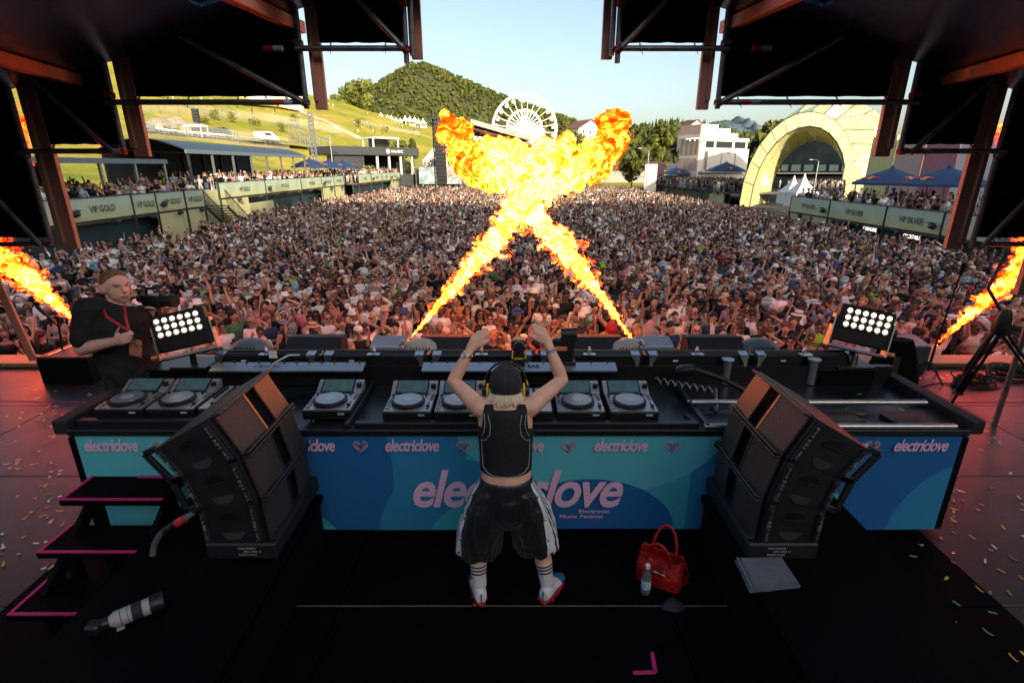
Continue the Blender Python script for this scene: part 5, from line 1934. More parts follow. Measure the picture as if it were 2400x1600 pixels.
# small things on the booth
t = thing('video_camera', 'black video camera with yellow tape on the booth rear edge by the raised fists', 'camera', P(1216, 858, Y=3.86))
c = P(1216, 855, Y=3.88)
MB().box((c.x, 3.88, c.z + .03), (.10, .1, .07), bev=.008).build('base', plastic_k, t, None)
MB().box((c.x, 3.88, c.z + .09), (.11, .11, .05), bev=.008).build('tilt_head', plastic_k, t, None)
MB().box((c.x, 3.90, c.z + .17), (.10, .12, .10), bev=.015).build('body', plastic_k, t, None)
ln = MB().lathe([(.042, 0), (.046, .03), (.040, .05)], (c.x, 3.85, c.z + .175), 20, axis=(0, -1, 0)).build('lens', plastic_k, t, 40)
MB().lathe([(.03, .049), (.028, .053)], (c.x, 3.85, c.z + .175), 18, axis=(0, -1, 0)).build('glass', glassy, ln, 40)
yel = M('yellow_tape', (.75, .42, .03), .5, var=.05)
for sx in (-1, 1):
    MB().box((c.x + sx * .052, 3.822, c.z + .10), (.012, .006, .05)).build('tape', yel, t, None)
MB().box((c.x, 3.822, c.z + .075), (.07, .006, .012)).build('tape', yel, t, None)
c = P(1318, 850, Y=3.92)
t = thing('video_camera', 'larger black video camera with orange light painted on its face beside the wristbands', 'camera', c)
MB().box((c.x, 3.94, c.z + .12), (.17, .14, .2), bev=.02).build('body', plastic_k, t, None)
MB().lathe([(.05, 0), (.055, .12)], (c.x - .02, 3.90, c.z + .25), 16, axis=(1, 0, 0)).build('microphone', plastic_k, t, 40)
MB().box((c.x - .02, 3.866, c.z + .14), (.10, .01, .035), bev=.004).build('orange_light_plate', M('orange_light_tone', (.7, .25, .05), .4, var=.1), t, None)  # orange light is only coloured onto this plate, nothing glows
MB().box((c.x, 3.92, c.z + .02), (.2, .16, .03), bev=.006).build('mount', plastic_k, t, None)
t = thing('coiled_cable', 'black and white coiled cable lying beside the last player', 'cable', (1.3, 3.6, TZ))
pts = []
for k in range(150):
    a = k * .55
    u = k / 149
    base = Vector((1.12, 3.74, .97)).lerp(Vector((1.55, 3.62, .93)), min(1, u * 1.6)) if u < .62 else Vector((1.55, 3.62, .93)).lerp(Vector((1.47, 3.38, .90)), (u - .62) / .38)
    pts.append(base + Vector((0, .022 * math.cos(a), .022 * math.sin(a))))
MB().tube(pts, .006, 6, True).build('coil', M('cable_two_tone', (.02, .02, .02), .5, var=1, scale=30, col2=(.45, .44, .42)), t, 60)
t = thing('gooseneck_camera', 'small black camera on an arm leaning over the coiled cable', 'camera', (1.42, 3.78, TZ))
MB().lathe([(.035, 0), (.045, .03), (.045, .1), (.03, .14)], (1.3, 3.80, 1.02), 16, axis=(.6, -.3, .2)).build('lens_barrel', plastic_k, t, 40)
MB().tube([(1.42, 3.77, 1.05), (1.62, 3.7, 1.0), (1.78, 3.62, .93)], .02, 8).build('arm', plastic_k, t, 60)
MB().tube([(1.78, 3.62, .93), (1.79, 3.63, .85)], .03, 8).build('foot', plastic_k, t, 60)
t = thing('booth_microphone_cable', 'grey goose neck cable rising beside the loudspeaker stack', 'cable', (-1.75, 3.6, TZ))
MB().tube([(-1.98, 3.70, .86), (-1.93, 3.72, 1.0), (-1.85, 3.78, 1.1), (-1.76, 3.84, 1.14), (-1.7, 3.9, 1.12)], [.014, .012, .008, .008, .008], 8).build('cable', galv, t, 60)

# black and white square logo card on the batten
c = P(637, 836, Y=3.93)
t = thing('logo_card', 'small white square card with a four part logo on the light batten', 'card', (c.x, 3.92, c.z))
for i in range(2):
    for j in range(2):
        MB().box((c.x - .017 + i * .034, 3.955, c.z - .005 + j * .034), (.030, .006, .030)).build('tile', white_pvc, t, None)
MB().box((c.x, 3.962, c.z + .012), (.075, .006, .075)).build('backing', plastic_k, t, None)

# loudspeaker stacks --------------------------------------------------------------------------
grille = bpy.data.materials.new('speaker_grille')
grille.use_nodes = True
_nt = grille.node_tree
_b = _nt.nodes['Principled BSDF']
_b.inputs['Roughness'].default_value = .5
_b.inputs['Metallic'].default_value = .3
_tc = _nt.nodes.new('ShaderNodeTexCoord')
_v = _nt.nodes.new('ShaderNodeTexVoronoi'); _v.inputs['Scale'].default_value = 240
_cr = _nt.nodes.new('ShaderNodeMapRange'); _cr.inputs['From Min'].default_value = .2; _cr.inputs['From Max'].default_value = .55
_mxn = _nt.nodes.new('ShaderNodeMix'); _mxn.data_type = 'RGBA'
_mxn.inputs['A'].default_value = (.008, .006, .006, 1); _mxn.inputs['B'].default_value = (.075, .055, .048, 1)
_nt.links.new(_tc.outputs['Object'], _v.inputs['Vector']); _nt.links.new(_v.outputs['Distance'], _cr.inputs['Value'])
_nt.links.new(_cr.outputs[0], _mxn.inputs['Factor']); _nt.links.new(_mxn.outputs['Result'], _b.inputs['Base Color'])
cab_m = M('cabinet_paint', (.012, .0125, .016), .5, var=.2, scale=8, bump=.25, bscale=160)
slot_m = M('horn_slot', (.006, .006, .007), .45, var=0)
flame_lit_strip = M('flame_lit_edge_tone', (.55, .17, .04), .4, metal=.3, var=.1)  # orange light falling on the strip is put into its colour
white_ink = M('white_ink', (.6, .6, .58), .6, var=0)
BACK = [(-1.90, 1.124), (-1.785, .945), (-1.735, .749), (-1.73, .53)]
FRONT = [(-1.54, 1.33), (-1.42, 1.08), (-1.36, .803), (-1.35, .53)]
Y0, Y1 = 2.42, 3.08
POSN = ('top', 'middle', 'bottom')
for s in (-1, 1):
    for k in range(3):
        bt, ft, bb_, fb = [Vector((q[0] * -s, 0, q[1])) for q in (BACK[k], FRONT[k], BACK[k + 1], FRONT[k + 1])]
        gap = .006
        bb_.z += gap; fb.z += gap
        t = thing('loudspeaker', 'black line array cabinet, %s one of the stack beside the %s' % (POSN[k], 'steps' if s < 0 else 'folded towel'), 'loudspeaker', (bb_.x, Y0, bb_.z), 0, 'stacked loudspeakers')
        fdir = (ft - fb).normalized()
        out = Vector((fdir.z, 0, -fdir.x)) * (1 if s < 0 else -1)
        if out.x * s > 0: out = -out
        if (s < 0 and out.x < 0) or (s > 0 and out.x > 0): out = -out
        ftb, fbb = ft - out * .05, fb - out * .05
        def ring(y, inset=0):
            return [Vector((q.x, y, q.z)) for q in (bt, ftb, fbb, bb_)]
        MB().prism(ring(Y0), (0, 0, 0), (0, Y1 - Y0, 0)).build('cabinet', cab_m, t, None)
        def front_quad(ya, yb, d0, d1, nm, mat, th=.012, ins=.014):
            a = ft - fdir * ins
            c = fb + fdir * ins
            A_ = [a + Vector((0, ya, 0)) + out * (d0 - .05), c + Vector((0, ya, 0)) + out * (d0 - .05), c + Vector((0, yb, 0)) + out * (d1 - .05), a + Vector((0, yb, 0)) + out * (d1 - .05)]
            return MB().prism(A_, (0, 0, 0), out * th).build(nm, mat, t, None)
        front_quad(Y0 + .03, Y0 + .28, .012, .035, 'grille', grille)
        front_quad(Y1 - .25, Y1 - .02, .035, .012, 'grille', grille)
        front_quad(Y0 + .29, Y1 - .26, -.004, -.004, 'horn_mouth', slot_m, .008)
        front_quad(Y0 + .282, Y0 + .298, .03, .03, 'edge_strip', flame_lit_strip if k == 0 else cab_m, .02, .008)
        for e, sgn in ((ft, -1), (fb, 1)):
            MB().bar(e + fdir * sgn * .008 + Vector((0, Y0 + .02, 0)) - out * .01, e + fdir * sgn * .008 + Vector((0, Y1 - .02, 0)) - out * .01, .014, .05, bev=.004, up=out).build('bumper_rail', cab_m, t, None)
        # side plate facing the camera: half moon handles, rigging strips with pins
        cc = (bt + ftb + fbb + bb_) / 4
        dx = ((ftb + fbb) / 2 - (bt + bb_) / 2).normalized()
        dz = Vector((-dx.z, 0, dx.x))
        if dz.z < 0: dz = -dz
        for off, flip, mat, nm in ((.03, 1, slot_m, 'handle_recess'), (-.055, -1, M('handle_cup', (.05, .05, .055), .35, var=.2), 'handle_cup')):
            m = 14
            poly = []
            for q in range(m + 1):
                a = math.pi * q / m
                poly.append(cc + dx * (.062 * math.cos(a)) + dz * (off + flip * .048 * math.sin(a)) + Vector((0, Y0 - .004, 0)))
            MB().prism(poly, (0, 0, 0), (0, .006, 0)).build(nm, mat, t, None)
        MB().bar(cc - dx * .062 + dz * .028 + Vector((0, Y0 - .006, 0)), cc + dx * .062 + dz * .028 + Vector((0, Y0 - .006, 0)), .006, .006).build('handle_lip', cab_m, t, None)
        for (ea, eb, sg) in ((ftb, fbb, -1), (bt, bb_, 1)):
            a = ea.lerp(eb, .06) + dx * sg * .022 + Vector((0, Y0 - .008, 0))
            c = ea.lerp(eb, .94) + dx * sg * .022 + Vector((0, Y0 - .008, 0))
            st = MB().bar(a, c, .018, .032, bev=.003, up=dx).build('rigging_strip', rubber_k, t, None)
            pn = MB()
            for q in (.1, .3, .62, .9):
                e = a.lerp(c, q)
                pn.cyl(e + Vector((0, -.022, 0)), e + Vector((0, .0, 0)), .0065, None, 8)
            for q in (.2, .75):
                e = a.lerp(c, q)
                pn.bar(e + Vector((0, -.016, 0)) - dz * .012, e + Vector((0, -.016, 0)) + dz * .012, .004, .008)
            pn.build('rigging_pin', alu, st, 40)
            wi = MB()
            for q, tx in ((.42, '10'), (.52, '12'), (.8, '2')):
                lettering('x', tx, a.lerp(c, q) + Vector((0, -.0125, 0)), (1, 0, 0), (0, 0, 1), .016, .014, white_ink, None, mb=wi)
            wi.build('marking', white_ink, st, None)
        if k < 2:
            # rear bracket loop
            a, c = bt + Vector((0, Y0 + .02, 0)), bb_ + Vector((0, Y0 + .02, 0))
            bk = -dx * .075
            path = [a, a + bk, c + bk, c]
            b = MB()
            for q in range(3):
                b.bar(path[q], path[q + 1], .035, .022, bev=.003, up=(0, 1, 0))
            b.build('rear_bracket', cab_m, t, None)
    t = thing('speaker_base', 'flat black base frame under the loudspeaker stack beside the %s' % ('steps' if s < 0 else 'folded towel'), 'base frame', (s * 1.54, 2.75, RZ))
    MB().box((s * 1.54, 2.75, (RZ + .53) / 2), (.40, .68, .53 - RZ - .004), bev=.01).build('frame', cab_m, t, None)
    wi = MB()
    for q in range(3):
        lettering('x', ('LINE SOURCE', '100-240 V', 'MADE IN EU')[q], (s * 1.5 + (q % 2) * .03, 2.405, .505 - q * .022), (1, 0, 0), (0, 0, 1), .1, .012, white_ink, None, mb=wi)
    wi.build('marking', white_ink, t, None)

# power cable with red marker at the foot of the steps
t = thing('power_cable', 'thick grey cable with a red band between the steps and the loudspeakers', 'cable', (-2.0, 2.5, RZ))
pts = [P(358, 1300, Z=.44), P(362, 1275, Z=.50), P(375, 1252, Z=.58), P(398, 1235, Z=.64), P(425, 1220, Z=.68), P(455, 1200, Z=.72)]
MB().tube(pts, .017, 10).build('sheath', M('grey_cable', (.12, .12, .14), .5, var=.15), t, 60)
MB().tube([pts[3].lerp(pts[4], .6), pts[4].lerp(pts[5], .35)], .024, 12).build('red_band', M('red_band', (.5, .02, .04), .45), t, 60)
MB().tube([pts[2].lerp(pts[3], .5), pts[3].lerp(pts[4], .55)], .022, 12).build('connector', plastic_k, t, 60)

# LED flood lamps -----------------------------------------------------------------------------
led_m = M('led_lens', (.9, .86, .78), .2, var=0, emit=(1, .84, .62), estr=2)
led_ring = M('led_reflector', (.4, .38, .35), .2, metal=.8, var=0)
def flood(c, rz, roll, label, mir):
    t = thing('flood_light', label, 'flood light', c, 0)
    rot = Matrix.Rotation(rz, 3, 'Z') @ Matrix.Rotation(roll, 3, 'Y') @ Matrix.Rotation(R(-12), 3, 'X')
    def pt(x, y, z): return rot @ Vector((x, y, z))
    MB().box((0, 0, 0), (.40, .10, .30), rot, bev=.012).build('housing', plastic_k, t, None, local=True)
    MB().box(pt(0, -.056, .05), (.37, .012, .175), rot, bev=.004).build('lens_frame', rubber_k, t, None, local=True)
    for i in range(6):
        for j in range(3):
            cc = pt(-.145 + i * .058, -.064, .105 - j * .055)
            ax = rot @ Vector((0, -1, 0))
            l_ = MB().lathe([(.018, 0), (.016, .008), (.007, .012)], cc, 14, axis=ax).build('led_lens', led_m, t, 40, local=True)
            MB().lathe([(.0275, -.002), (.0265, .004), (.024, .003)], cc, 14, axis=ax).build('lens_ring', led_ring, l_, 40, local=True)
    MB().box(pt(0, -.054, -.09), (.36, .006, .1), rot, bev=.003).build('front_cover', plastic_k, t, None, local=True)
    for sx in (-1, 1):
        y_ = MB().prism([pt(sx * .212, -.03, .06), pt(sx * .212, .03, .06), pt(sx * .212, .05, -.2), pt(sx * .212, -.05, -.2)], (0, 0, 0), pt(sx * .01, 0, 0)).build('yoke_arm', galv, t, None, local=True)
        MB().lathe([(.03, 0), (.03, .03)], pt(sx * .222, 0, 0), 12, axis=rot @ Vector((sx, 0, 0))).build('knob', plastic_k, t, 40, local=True)
    MB().bar(pt(-.22, 0, -.2), pt(.22, 0, -.2), .08, .012).build('yoke_base', plastic_k, t, None, local=True)
    a = pt(0, .02, -.2)
    MB().cyl(a, (a.x, a.y, .0 + (1.0 - c[2])), .025, None, 10).build('stand_pipe', plastic_k, t, 40, local=True)
    MB().box((a.x, a.y, 1.0 - c[2]), (.3, .2, .03), bev=.005).build('foot_plate', plastic_k, t, None, local=True)
    MB().lathe([(.016, 0), (.02, .05)], pt(-mir * .23, -.02, -.17), 10, axis=rot @ Vector((-mir, 0, 0))).build('plug', M('orange_plug', (.7, .25, .06), .5), t, 40, local=True)
    return t
c = P(430, 772, Y=4.0)
flood(tuple(c), R(14), R(-10), 'lit LED flood lamp beside the camera operator', 1)
c = P(2020, 765, Y=4.0)
flood(tuple(c), R(-14), R(10), 'lit LED flood lamp standing over the black backpack', -1)
for s in (-1, 1):
    pl_ = thing('flood_plinth', 'black plinth carrying the flood lamp %s' % ('beside the camera operator' if s < 0 else 'over the backpack'), 'plinth', (s * 2.73, 4.05, 0))
    MB().box((s * 2.73, 4.06, .49), (.45, .3, .98), bev=.01).build('body', cloth_k, pl_, None)
    MB().box((s * 2.73, 4.06, .985), (.47, .32, .01)).build('lid', plastic_k, pl_, None)

# backpack behind the booth
c = P(2100, 835, Y=4.35)
t = thing('backpack', 'black backpack slumped at the end of the booth under the flood lamp', 'backpack', (c.x, 4.35, 0))
b = MB()
rings = []
for k in range(13):
    u_ = k / 12
    rx = .24 * math.sin(math.pi * (.12 + .80 * u_)) ** .6
    rings.append([Vector((c.x + rx * math.cos(2 * math.pi * q / 20) * (1 + .08 * math.sin(3 * q)), 4.35 + .17 * rx / .24 * math.sin(2 * math.pi * q / 20), .02 + (c.z + .14) * u_)) for q in range(20)])
b.loft(rings, True)
b.build('bag', cloth_k, t, 60)
MB().tube([(c.x - .1, 4.2, c.z + .05), (c.x - .16, 4.12, c.z - .3), (c.x - .12, 4.15, .25)], .022, 8).build('strap', rubber_k, t, 60)

# microphone stands, tripod, cables at the stage sides
def mic_stand(c, top, boom, label, lean=0):
    t = thing('microphone_stand', label, 'microphone stand', c)
    c, top = Vector(c), Vector(top)
    MB().tube([c + Vector((0, 0, .1)), top], [.016, .012], 8).build('pole', plastic_k, t, 60)
    for k in range(3):
        a = 2 * math.pi * k / 3 + .5
        MB().tube([c + Vector((0, 0, .22)), c + Vector((.28 * math.cos(a), .28 * math.sin(a), .015))], .012, 6).build('leg', plastic_k, t, 60)
    MB().lathe([(.02, -.03), (.028, 0), (.02, .03)], top, 10).build('clutch', plastic_k, t, 50)
    b0, b1 = Vector(boom[0]), Vector(boom[1])
    MB().tube([b0, b1], .009, 6).build('boom', plastic_k, t, 60)
    MB().tube([b1, b1 + (b1 - b0).normalized() * .05, b1 + (b1 - b0).normalized() * .16], [.011, .022, .024], 10).build('microphone', plastic_k, t, 60)
c = P(2170, 885, Z=0.0); tp = P(2245, 655, Y=c.y)
mic_stand(c, P(2205, 770, Y=c.y), (P(2196, 800, Y=c.y), P(2250, 645, Y=c.y - .2)), 'black microphone stand before the flame at the tripod side')
c = P(158, 880, Z=0.0)
mic_stand(c, P(135, 745, Y=c.y), (P(142, 770, Y=c.y), P(112, 742, Y=c.y)), 'black microphone stand beside the brown topped case')
t = thing('camera_tripod', 'black folding tripod with spread legs on the brown stage floor', 'tripod', (P(2330, 900, Z=0).x, P(2330, 900, Z=0).y, 0))
hub = P(2345, 770, Y=3.9)
feet = [P(2200, 990, Z=0), P(2235, 905, Z=0), P(2480, 960, Z=0)]
for q, f in enumerate(feet):
    a, f = Vector(hub), Vector(f)
    d = (f - a)
    n_ = d.cross(Vector((0, 0, 1))).normalized() * .022
    for sg in (-1, 1):
        MB().tube([a + n_ * sg, a + d * .62 + n_ * sg], .012, 8).build('upper_leg', plastic_k, t, 60)
    MB().tube([a + d * .4, f], [.014, .011], 8).build('leg', plastic_k, t, 60)
    MB().box(a + d * .62, (.08, .05, .04), bev=.008).build('leg_clamp', M('clamp_red_black', (.12, .02, .02), .4), t, None)
    MB().ell(f + Vector((0, 0, .02)), (.04, .04, .02), 10, 6).build('rubber_foot', rubber_k, t, 60)
MB().lathe([(.05, -.05), (.06, 0), (.05, .1), (.03, .16)], hub, 14).build('head', plastic_k, t, 40)
MB().tube([hub + Vector((0, 0, .1)), hub + Vector((-.1, .1, .3)), hub + Vector((.05, .2, .55))], .014, 8).build('pan_handle', plastic_k, t, 60)
for k, (px, py, r0, lab) in enumerate(((2280, 895, .22, 'loose pile of black cables beside the tripod'), (2370, 880, .28, 'black cable coil at the foot of the timber post'))):
    c = P(px, py, Z=.01)
    pts = []
    for q in range(160):
        a = q * .37
        rr = r0 * (.75 + .25 * math.sin(q * .13 + k))
        pts.append((c.x + rr * math.cos(a) + .05 * math.sin(q * .05), c.y + rr * .8 * math.sin(a), .012 + .0009 * q * (.6 + .4 * math.sin(q * .31))))
    o = MB().tube(pts, .009, 6).build('cable_pile', rubber_k, None, 60)
    tag(o, lab, 'cable')
pts = [P(2060 + q * 22, 905 + 8 * math.sin(q * .7), Z=.01) for q in range(14)]
tag(MB().tube(pts, .007, 6).build('stage_cable', rubber_k, None, 60), 'thin black cable trailing across the brown floor to the cable pile', 'cable')
pts = [P(2470 - 690 + q * 12, 1250 + q * 5 + 10 * math.sin(q), Z=RZ + .008) for q in range(10)]

# cases and wedges along the stage front
brown_case = M('brown_case', (.10, .055, .035), .6, var=.2, scale=5)
def crate(px0, px1, py, Y, h, label, mat=brown_case):
    a, c = P(px0, py, Y=Y), P(px1, py, Y=Y)
    t = thing('flight_case', label, 'case', ((a.x + c.x) / 2, Y, 0))
    MB().box(((a.x + c.x) / 2, Y + .25, h / 2), (c.x - a.x, .5, h), bev=.012).build('body', black_paint, t, None)
    MB().box(((a.x + c.x) / 2, Y + .25, h + .012), (c.x - a.x - .02, .48, .025), bev=.006).build('lid', mat, t, None)
    for sg in (-1, 1):
        MB().box(((a.x + c.x) / 2 + sg * (c.x - a.x) * .3, Y + .25, h + .03), (.02, .4, .01)).build('lid_strip', alu, t, None)
crate(78, 200, 830, 5.9, .33, 'black case with a brown lid at the stage corner behind the microphone stand')
wedge_m = M('wedge_black', (.007, .007, .008), .7, var=.2, scale=20, bump=.2, bscale=200)
red_pl = M('red_ply', (.25, .06, .04), .6, var=.2)
def wedge(px, w, label, Y=6.2, mat=wedge_m):
    c = P(px, 830, Y=Y)
    t = thing('wedge_monitor', label, 'monitor', (c.x, Y, 0))
    pr = [(c.x - w / 2, Y, 0), (c.x - w / 2, Y - .02, .12), (c.x - w / 2, Y + .30, .42), (c.x - w / 2, Y + .48, .40), (c.x - w / 2, Y + .5, 0)]
    MB().prism(pr, (0, 0, 0), (w, 0, 0)).build('cabinet', mat, t, None)
    e = .012
    MB().prism([(c.x - w / 2 + .03, Y + .0, .15), (c.x + w / 2 - .03, Y + .0, .15), (c.x + w / 2 - .03, Y + .28, .415), (c.x - w / 2 + .03, Y + .28, .415)], (0, 0, 0), (0, -.010, .012)).build('grille', wedge_m, t, None)
for px, w, lab in ((722, .72, 'black wedge monitor in front of the two clear balloons'), (1045, .74, 'black wedge monitor behind the wrist with the watch'), (1400, .72, 'black wedge monitor beside the white smoke puff'), (1690, .72, 'black wedge monitor beside the big loudspeaker stack top')):
    wedge(px, w, lab)
MB_g = M('projector_grey', (.20, .24, .26), .45, metal=.3, var=.12)
NOZ = []
for px, py, Y, lab in ((905, 815, 6.25, 'grey flame projector box firing the jet past the bare chested man'), (1540, 835, 6.25, 'grey flame projector box beside the white smoke puff'),
                       (215, 800, 6.3, 'flat flame projector firing over the terrace side'), (2140, 835, 6.3, 'dark flame projector on the stage edge beside the tripod')):
    c = P(px, py, Y=Y)
    t = thing('flame_projector', lab, 'flame projector', (c.x, Y, 0))
    h = .36
    MB().box((c.x, Y + .2, h / 2), (.44, .4, h), bev=.015).build('body', MB_g, t, None)
    MB().box((c.x, Y + .2, h + .012), (.46, .3, .02), Matrix.Rotation(R(10), 3, 'X'), bev=.005).build('hood', MB_g, t, None)
    MB().cyl((c.x + .17 * (1 if px < 1200 else -1), Y + .1, h), (c.x + .2 * (1 if px < 1200 else -1), Y + .12, h + .06), .03, None, 10).build('nozzle', galv, t, 40)
# round effect fans
for px, lab in ((575, 'grey domed fan beside the performer in the white bucket hat'), (985, 'cream domed fan with slots before the bare chested man'), (1475, 'cream domed fan with slots beside the wedge monitor'), (1790, 'dark domed fan with orange rim beside the green fan')):
    c = P(px, 822, Y=6.3)
    t = thing('effect_fan', lab, 'fan', (c.x, 6.3, 0))
    mat = M('fan_cream', (.45, .38, .30), .5) if px in (985, 1475) else M('fan_grey', (.10, .12, .13), .5)
    b = MB()
    rings = []
    for k in range(8):
        a = math.pi / 2 * k / 7
        rings.append([Vector((c.x + .22 * math.cos(a) * math.cos(2 * math.pi * q / 20) * 1.3, 6.45 + .2 * math.cos(a) * math.sin(2 * math.pi * q / 20), .22 + .2 * math.sin(a))) for q in range(20)])
    b.loft(rings, True).build('shell', mat, t, 60)
    MB().box((c.x, 6.45, .11), (.5, .36, .22), bev=.02).build('base', black_paint, t, None)
    for k in range(7):
        MB().box((c.x - .12 + k * .04, 6.265, .29), (.012, .03, .12), Matrix.Rotation(R(-35), 3, 'X')).build('slot', slot_m, t, None)

# red handbag ---------------------------------------------------------------------------------
red_l = M('red_leather', (.42, .010, .010), .55, var=.35, scale=9, bump=.9, bscale=34)
gold = M('gold_hardware', (.75, .55, .22), .25, metal=1, var=0)
bc = Vector((.955, 2.70, 0))
t = thing('handbag', 'red leather handbag with looped handles standing open on the black floor', 'handbag', bc)
yaw = Matrix.Rotation(R(-32), 3, 'Z')
b = MB()
rings = []
NN = 28
for k in range(9):
    u_ = k / 8
    hw, hd = .145 * (1 - .10 * u_ + .06 * math.sin(u_ * 3.14)), .075 * (1 - .25 * u_ + .25 * math.sin(u_ * 3.14))
    rg = []
    for q in range(NN):
        a = 2 * math.pi * q / NN
        ca, sa = math.cos(a), math.sin(a)
        x = hw * math.copysign(abs(ca) ** .45, ca)
        y = hd * math.copysign(abs(sa) ** .45, sa)
        z = .005 + .215 * u_ + (.03 * (abs(ca) ** 2) - .02) * u_ * u_
        wr = 1 + .05 * noise.noise(Vector((x * 14, y * 14, z * 16)))
        rg.append(bc + yaw @ Vector((x * wr, y * wr, z)))
    rings.append(rg)
b.loft(rings, False)
b.add(rings[0], [tuple(reversed(range(NN)))])
inner = [[bc + (p - bc) * .93 + Vector((0, 0, dz_)) for p in rg] for rg, dz_ in ((rings[8], .0), (rings[4], .02))]
b.loft([rings[8]] + inner, False)
b.add(inner[-1], [tuple(range(NN))])
b.build('body', red_l, t, 60)
for sg in (-1, 1):
    pts = []
    for k in range(15):
        a = math.pi * k / 14
        pts.append(bc + yaw @ Vector((.075 * math.cos(a), sg * (.062 + .04 * math.sin(a)), .20 + .155 * math.sin(a))))
    MB().tube(pts, .010, 8).build('handle', red_l, t, 60)
    for sx in (-1, 1):
        MB().lathe([(.012, -.004), (.014, 0), (.012, .004)], bc + yaw @ Vector((sx * .075, sg * .066, .198)), 10, axis=yaw @ Vector((0, 1, 0))).build('ring', gold, t, 40)
MB().bar(bc + yaw @ Vector((-.02, -.083, .13)), bc + yaw @ Vector((.055, -.083, .125)), .012, .014, bev=.003).build('clasp', gold, t, None)
MB().bar(bc + yaw @ Vector((.02, -.082, .22)), bc + yaw @ Vector((.02, -.085, .13)), .006, .03, up=yaw @ Vector((1, 0, 0))).build('strap', red_l, t, None)
MB().tube([bc + yaw @ Vector((.13, .02, .22)), bc + yaw @ Vector((.17, .03, .12)), bc + yaw @ Vector((.16, .02, .03))], .006, 6).build('tassel', red_l, t, 60)

# water bottle --------------------------------------------------------------------------------
pet = bpy.data.materials.new('clear_plastic')
pet.use_nodes = True
_b = pet.node_tree.nodes['Principled BSDF']
_b.inputs['Base Color'].default_value = (.75, .85, .9, 1)
_b.inputs['Roughness'].default_value = .08
_b.inputs['Transmission Weight'].default_value = .85
_b.inputs['IOR'].default_value = 1.33
wc_ = P(1512, 1388, Z=0)
t = thing('water_bottle', 'small clear water bottle with a pale blue label beside the red handbag', 'bottle', wc_)
MB().lathe([(.024, 0), (.03, .006), (.03, .05), (.028, .06), (.03, .07), (.030, .12), (.026, .145), (.014, .175), (.0125, .195)], wc_, 18).build('bottle', pet, t, 40)
MB().lathe([(.0305, .045), (.0308, .05), (.0308, .105), (.0305, .11)], wc_, 18).build('label', M('bottle_label', (.30, .52, .62), .5, var=.5, scale=60, col2=(.62, .72, .76)), t, 40)
MB().lathe([(.0145, .193), (.015, .197), (.015, .217), (.013, .219)], wc_, 14).build('cap', white_pvc, t, 40)

# folded towel --------------------------------------------------------------------------------
tw = [P(1722, 1308, Z=RZ + .02), P(1832, 1306, Z=RZ + .02), P(1876, 1372, Z=RZ + .02), P(1758, 1384, Z=RZ + .02)]
t = thing('towel', 'folded grey blue towel lying on the low black platform', 'towel', tw[0])
towel_m = M('towel_terry', (.06, .075, .10), .95, var=.25, scale=30, bump=.9, bscale=260, sheen=.4)
for lay in range(2):
    b = MB()
    n = 22
    for i in range(n + 1):
        for j in range(n + 1):
            u_, v_ = i / n, j / n
            p = tw[0].lerp(tw[1], u_).lerp(tw[3].lerp(tw[2], u_), v_)
            edge = min(u_, 1 - u_, v_, 1 - v_)
            z = RZ + .004 + .016 * (lay + 1) * min(1, edge * 14 + .12) + .005 * noise.noise(Vector((u_ * 4, v_ * 4, lay * 3)))
            b.v.append((p.x + lay * .008, p.y + lay * .006, z))
    b.f = [(i * (n + 1) + j, (i + 1) * (n + 1) + j, (i + 1) * (n + 1) + j + 1, i * (n + 1) + j + 1) for i in range(n) for j in range(n)]
    b.m = [0] * len(b.f)
    b.build('layer', towel_m, t, 179)
    if lay == 1:
        MB().bar(tw[0] + Vector((.01, -.004, .012)), tw[3] + Vector((.01, .002, .012)), .012, .008, bev=.003).build('hem', M('towel_hem', (.14, .15, .17), .9), t, None)

# dark pouch on the floor
c = P(1577, 1420, Z=0)
b = MB()
rg = []
for k in range(5):
    u_ = k / 4
    rg.append([Vector((c.x + (.07 - .03 * u_ * u_) * math.cos(2 * math.pi * q / 9) * (1 + .15 * math.sin(q * 4.1)), c.y + (.05 - .02 * u_) * math.sin(2 * math.pi * q / 9), .002 + .035 * u_)) for q in range(9)])
b.loft(rg, True)
tag(b.build('pouch', M('dark_pouch', (.02, .022, .03), .7, var=.3, scale=20, bump=.5), None, 50), 'small crumpled dark pouch on the floor behind the handbag', 'pouch')

# telephoto lens lying on the platform
t = thing('telephoto_lens', 'cream telephoto lens with black rings lying on the low platform', 'camera lens', P(300, 1440, Z=RZ))
ax0, ax1 = P(232, 1466, Z=RZ + .04), P(385, 1405, Z=RZ + .045)
ax = (ax1 - ax0)
L_ = ax.length
lens_w = M('lens_cream', (.36, .32, .34), .5, var=.06)
def seg(a, c, r0, r1, mat, nm):
    d = ax.normalized()
    r0, r1 = r0 * .68, r1 * .68
    MB().lathe([(r0 * .98, 0), (r0, .002), (r1, (c - a) * L_ - .002), (r1 * .98, (c - a) * L_)], ax0 + ax * a, 24, axis=d).build(nm, mat, t, 35)
seg(0, .16, .036, .04, plastic_k, 'mount'); seg(.155, .25, .04, .058, lens_w, 'barrel'); seg(.25, .5, .058, .06, lens_w, 'barrel')
seg(.5, .66, .063, .063, rubber_k, 'zoom_ring'); seg(.66, .78, .060, .062, lens_w, 'front_barrel'); seg(.78, 1.0, .066, .068, plastic_k, 'hood')
seg(.33, .335, .0605, .0605, ink, 'scale_ring'); seg(.44, .446, .061, .061, ink, 'scale_ring')
MB().bar(ax0 + ax * .30 + Vector((0, -.03, -.045)), ax0 + ax * .42 + Vector((0, -.03, -.045)), .03, .014).build('tripod_foot', lens_w, t, None)
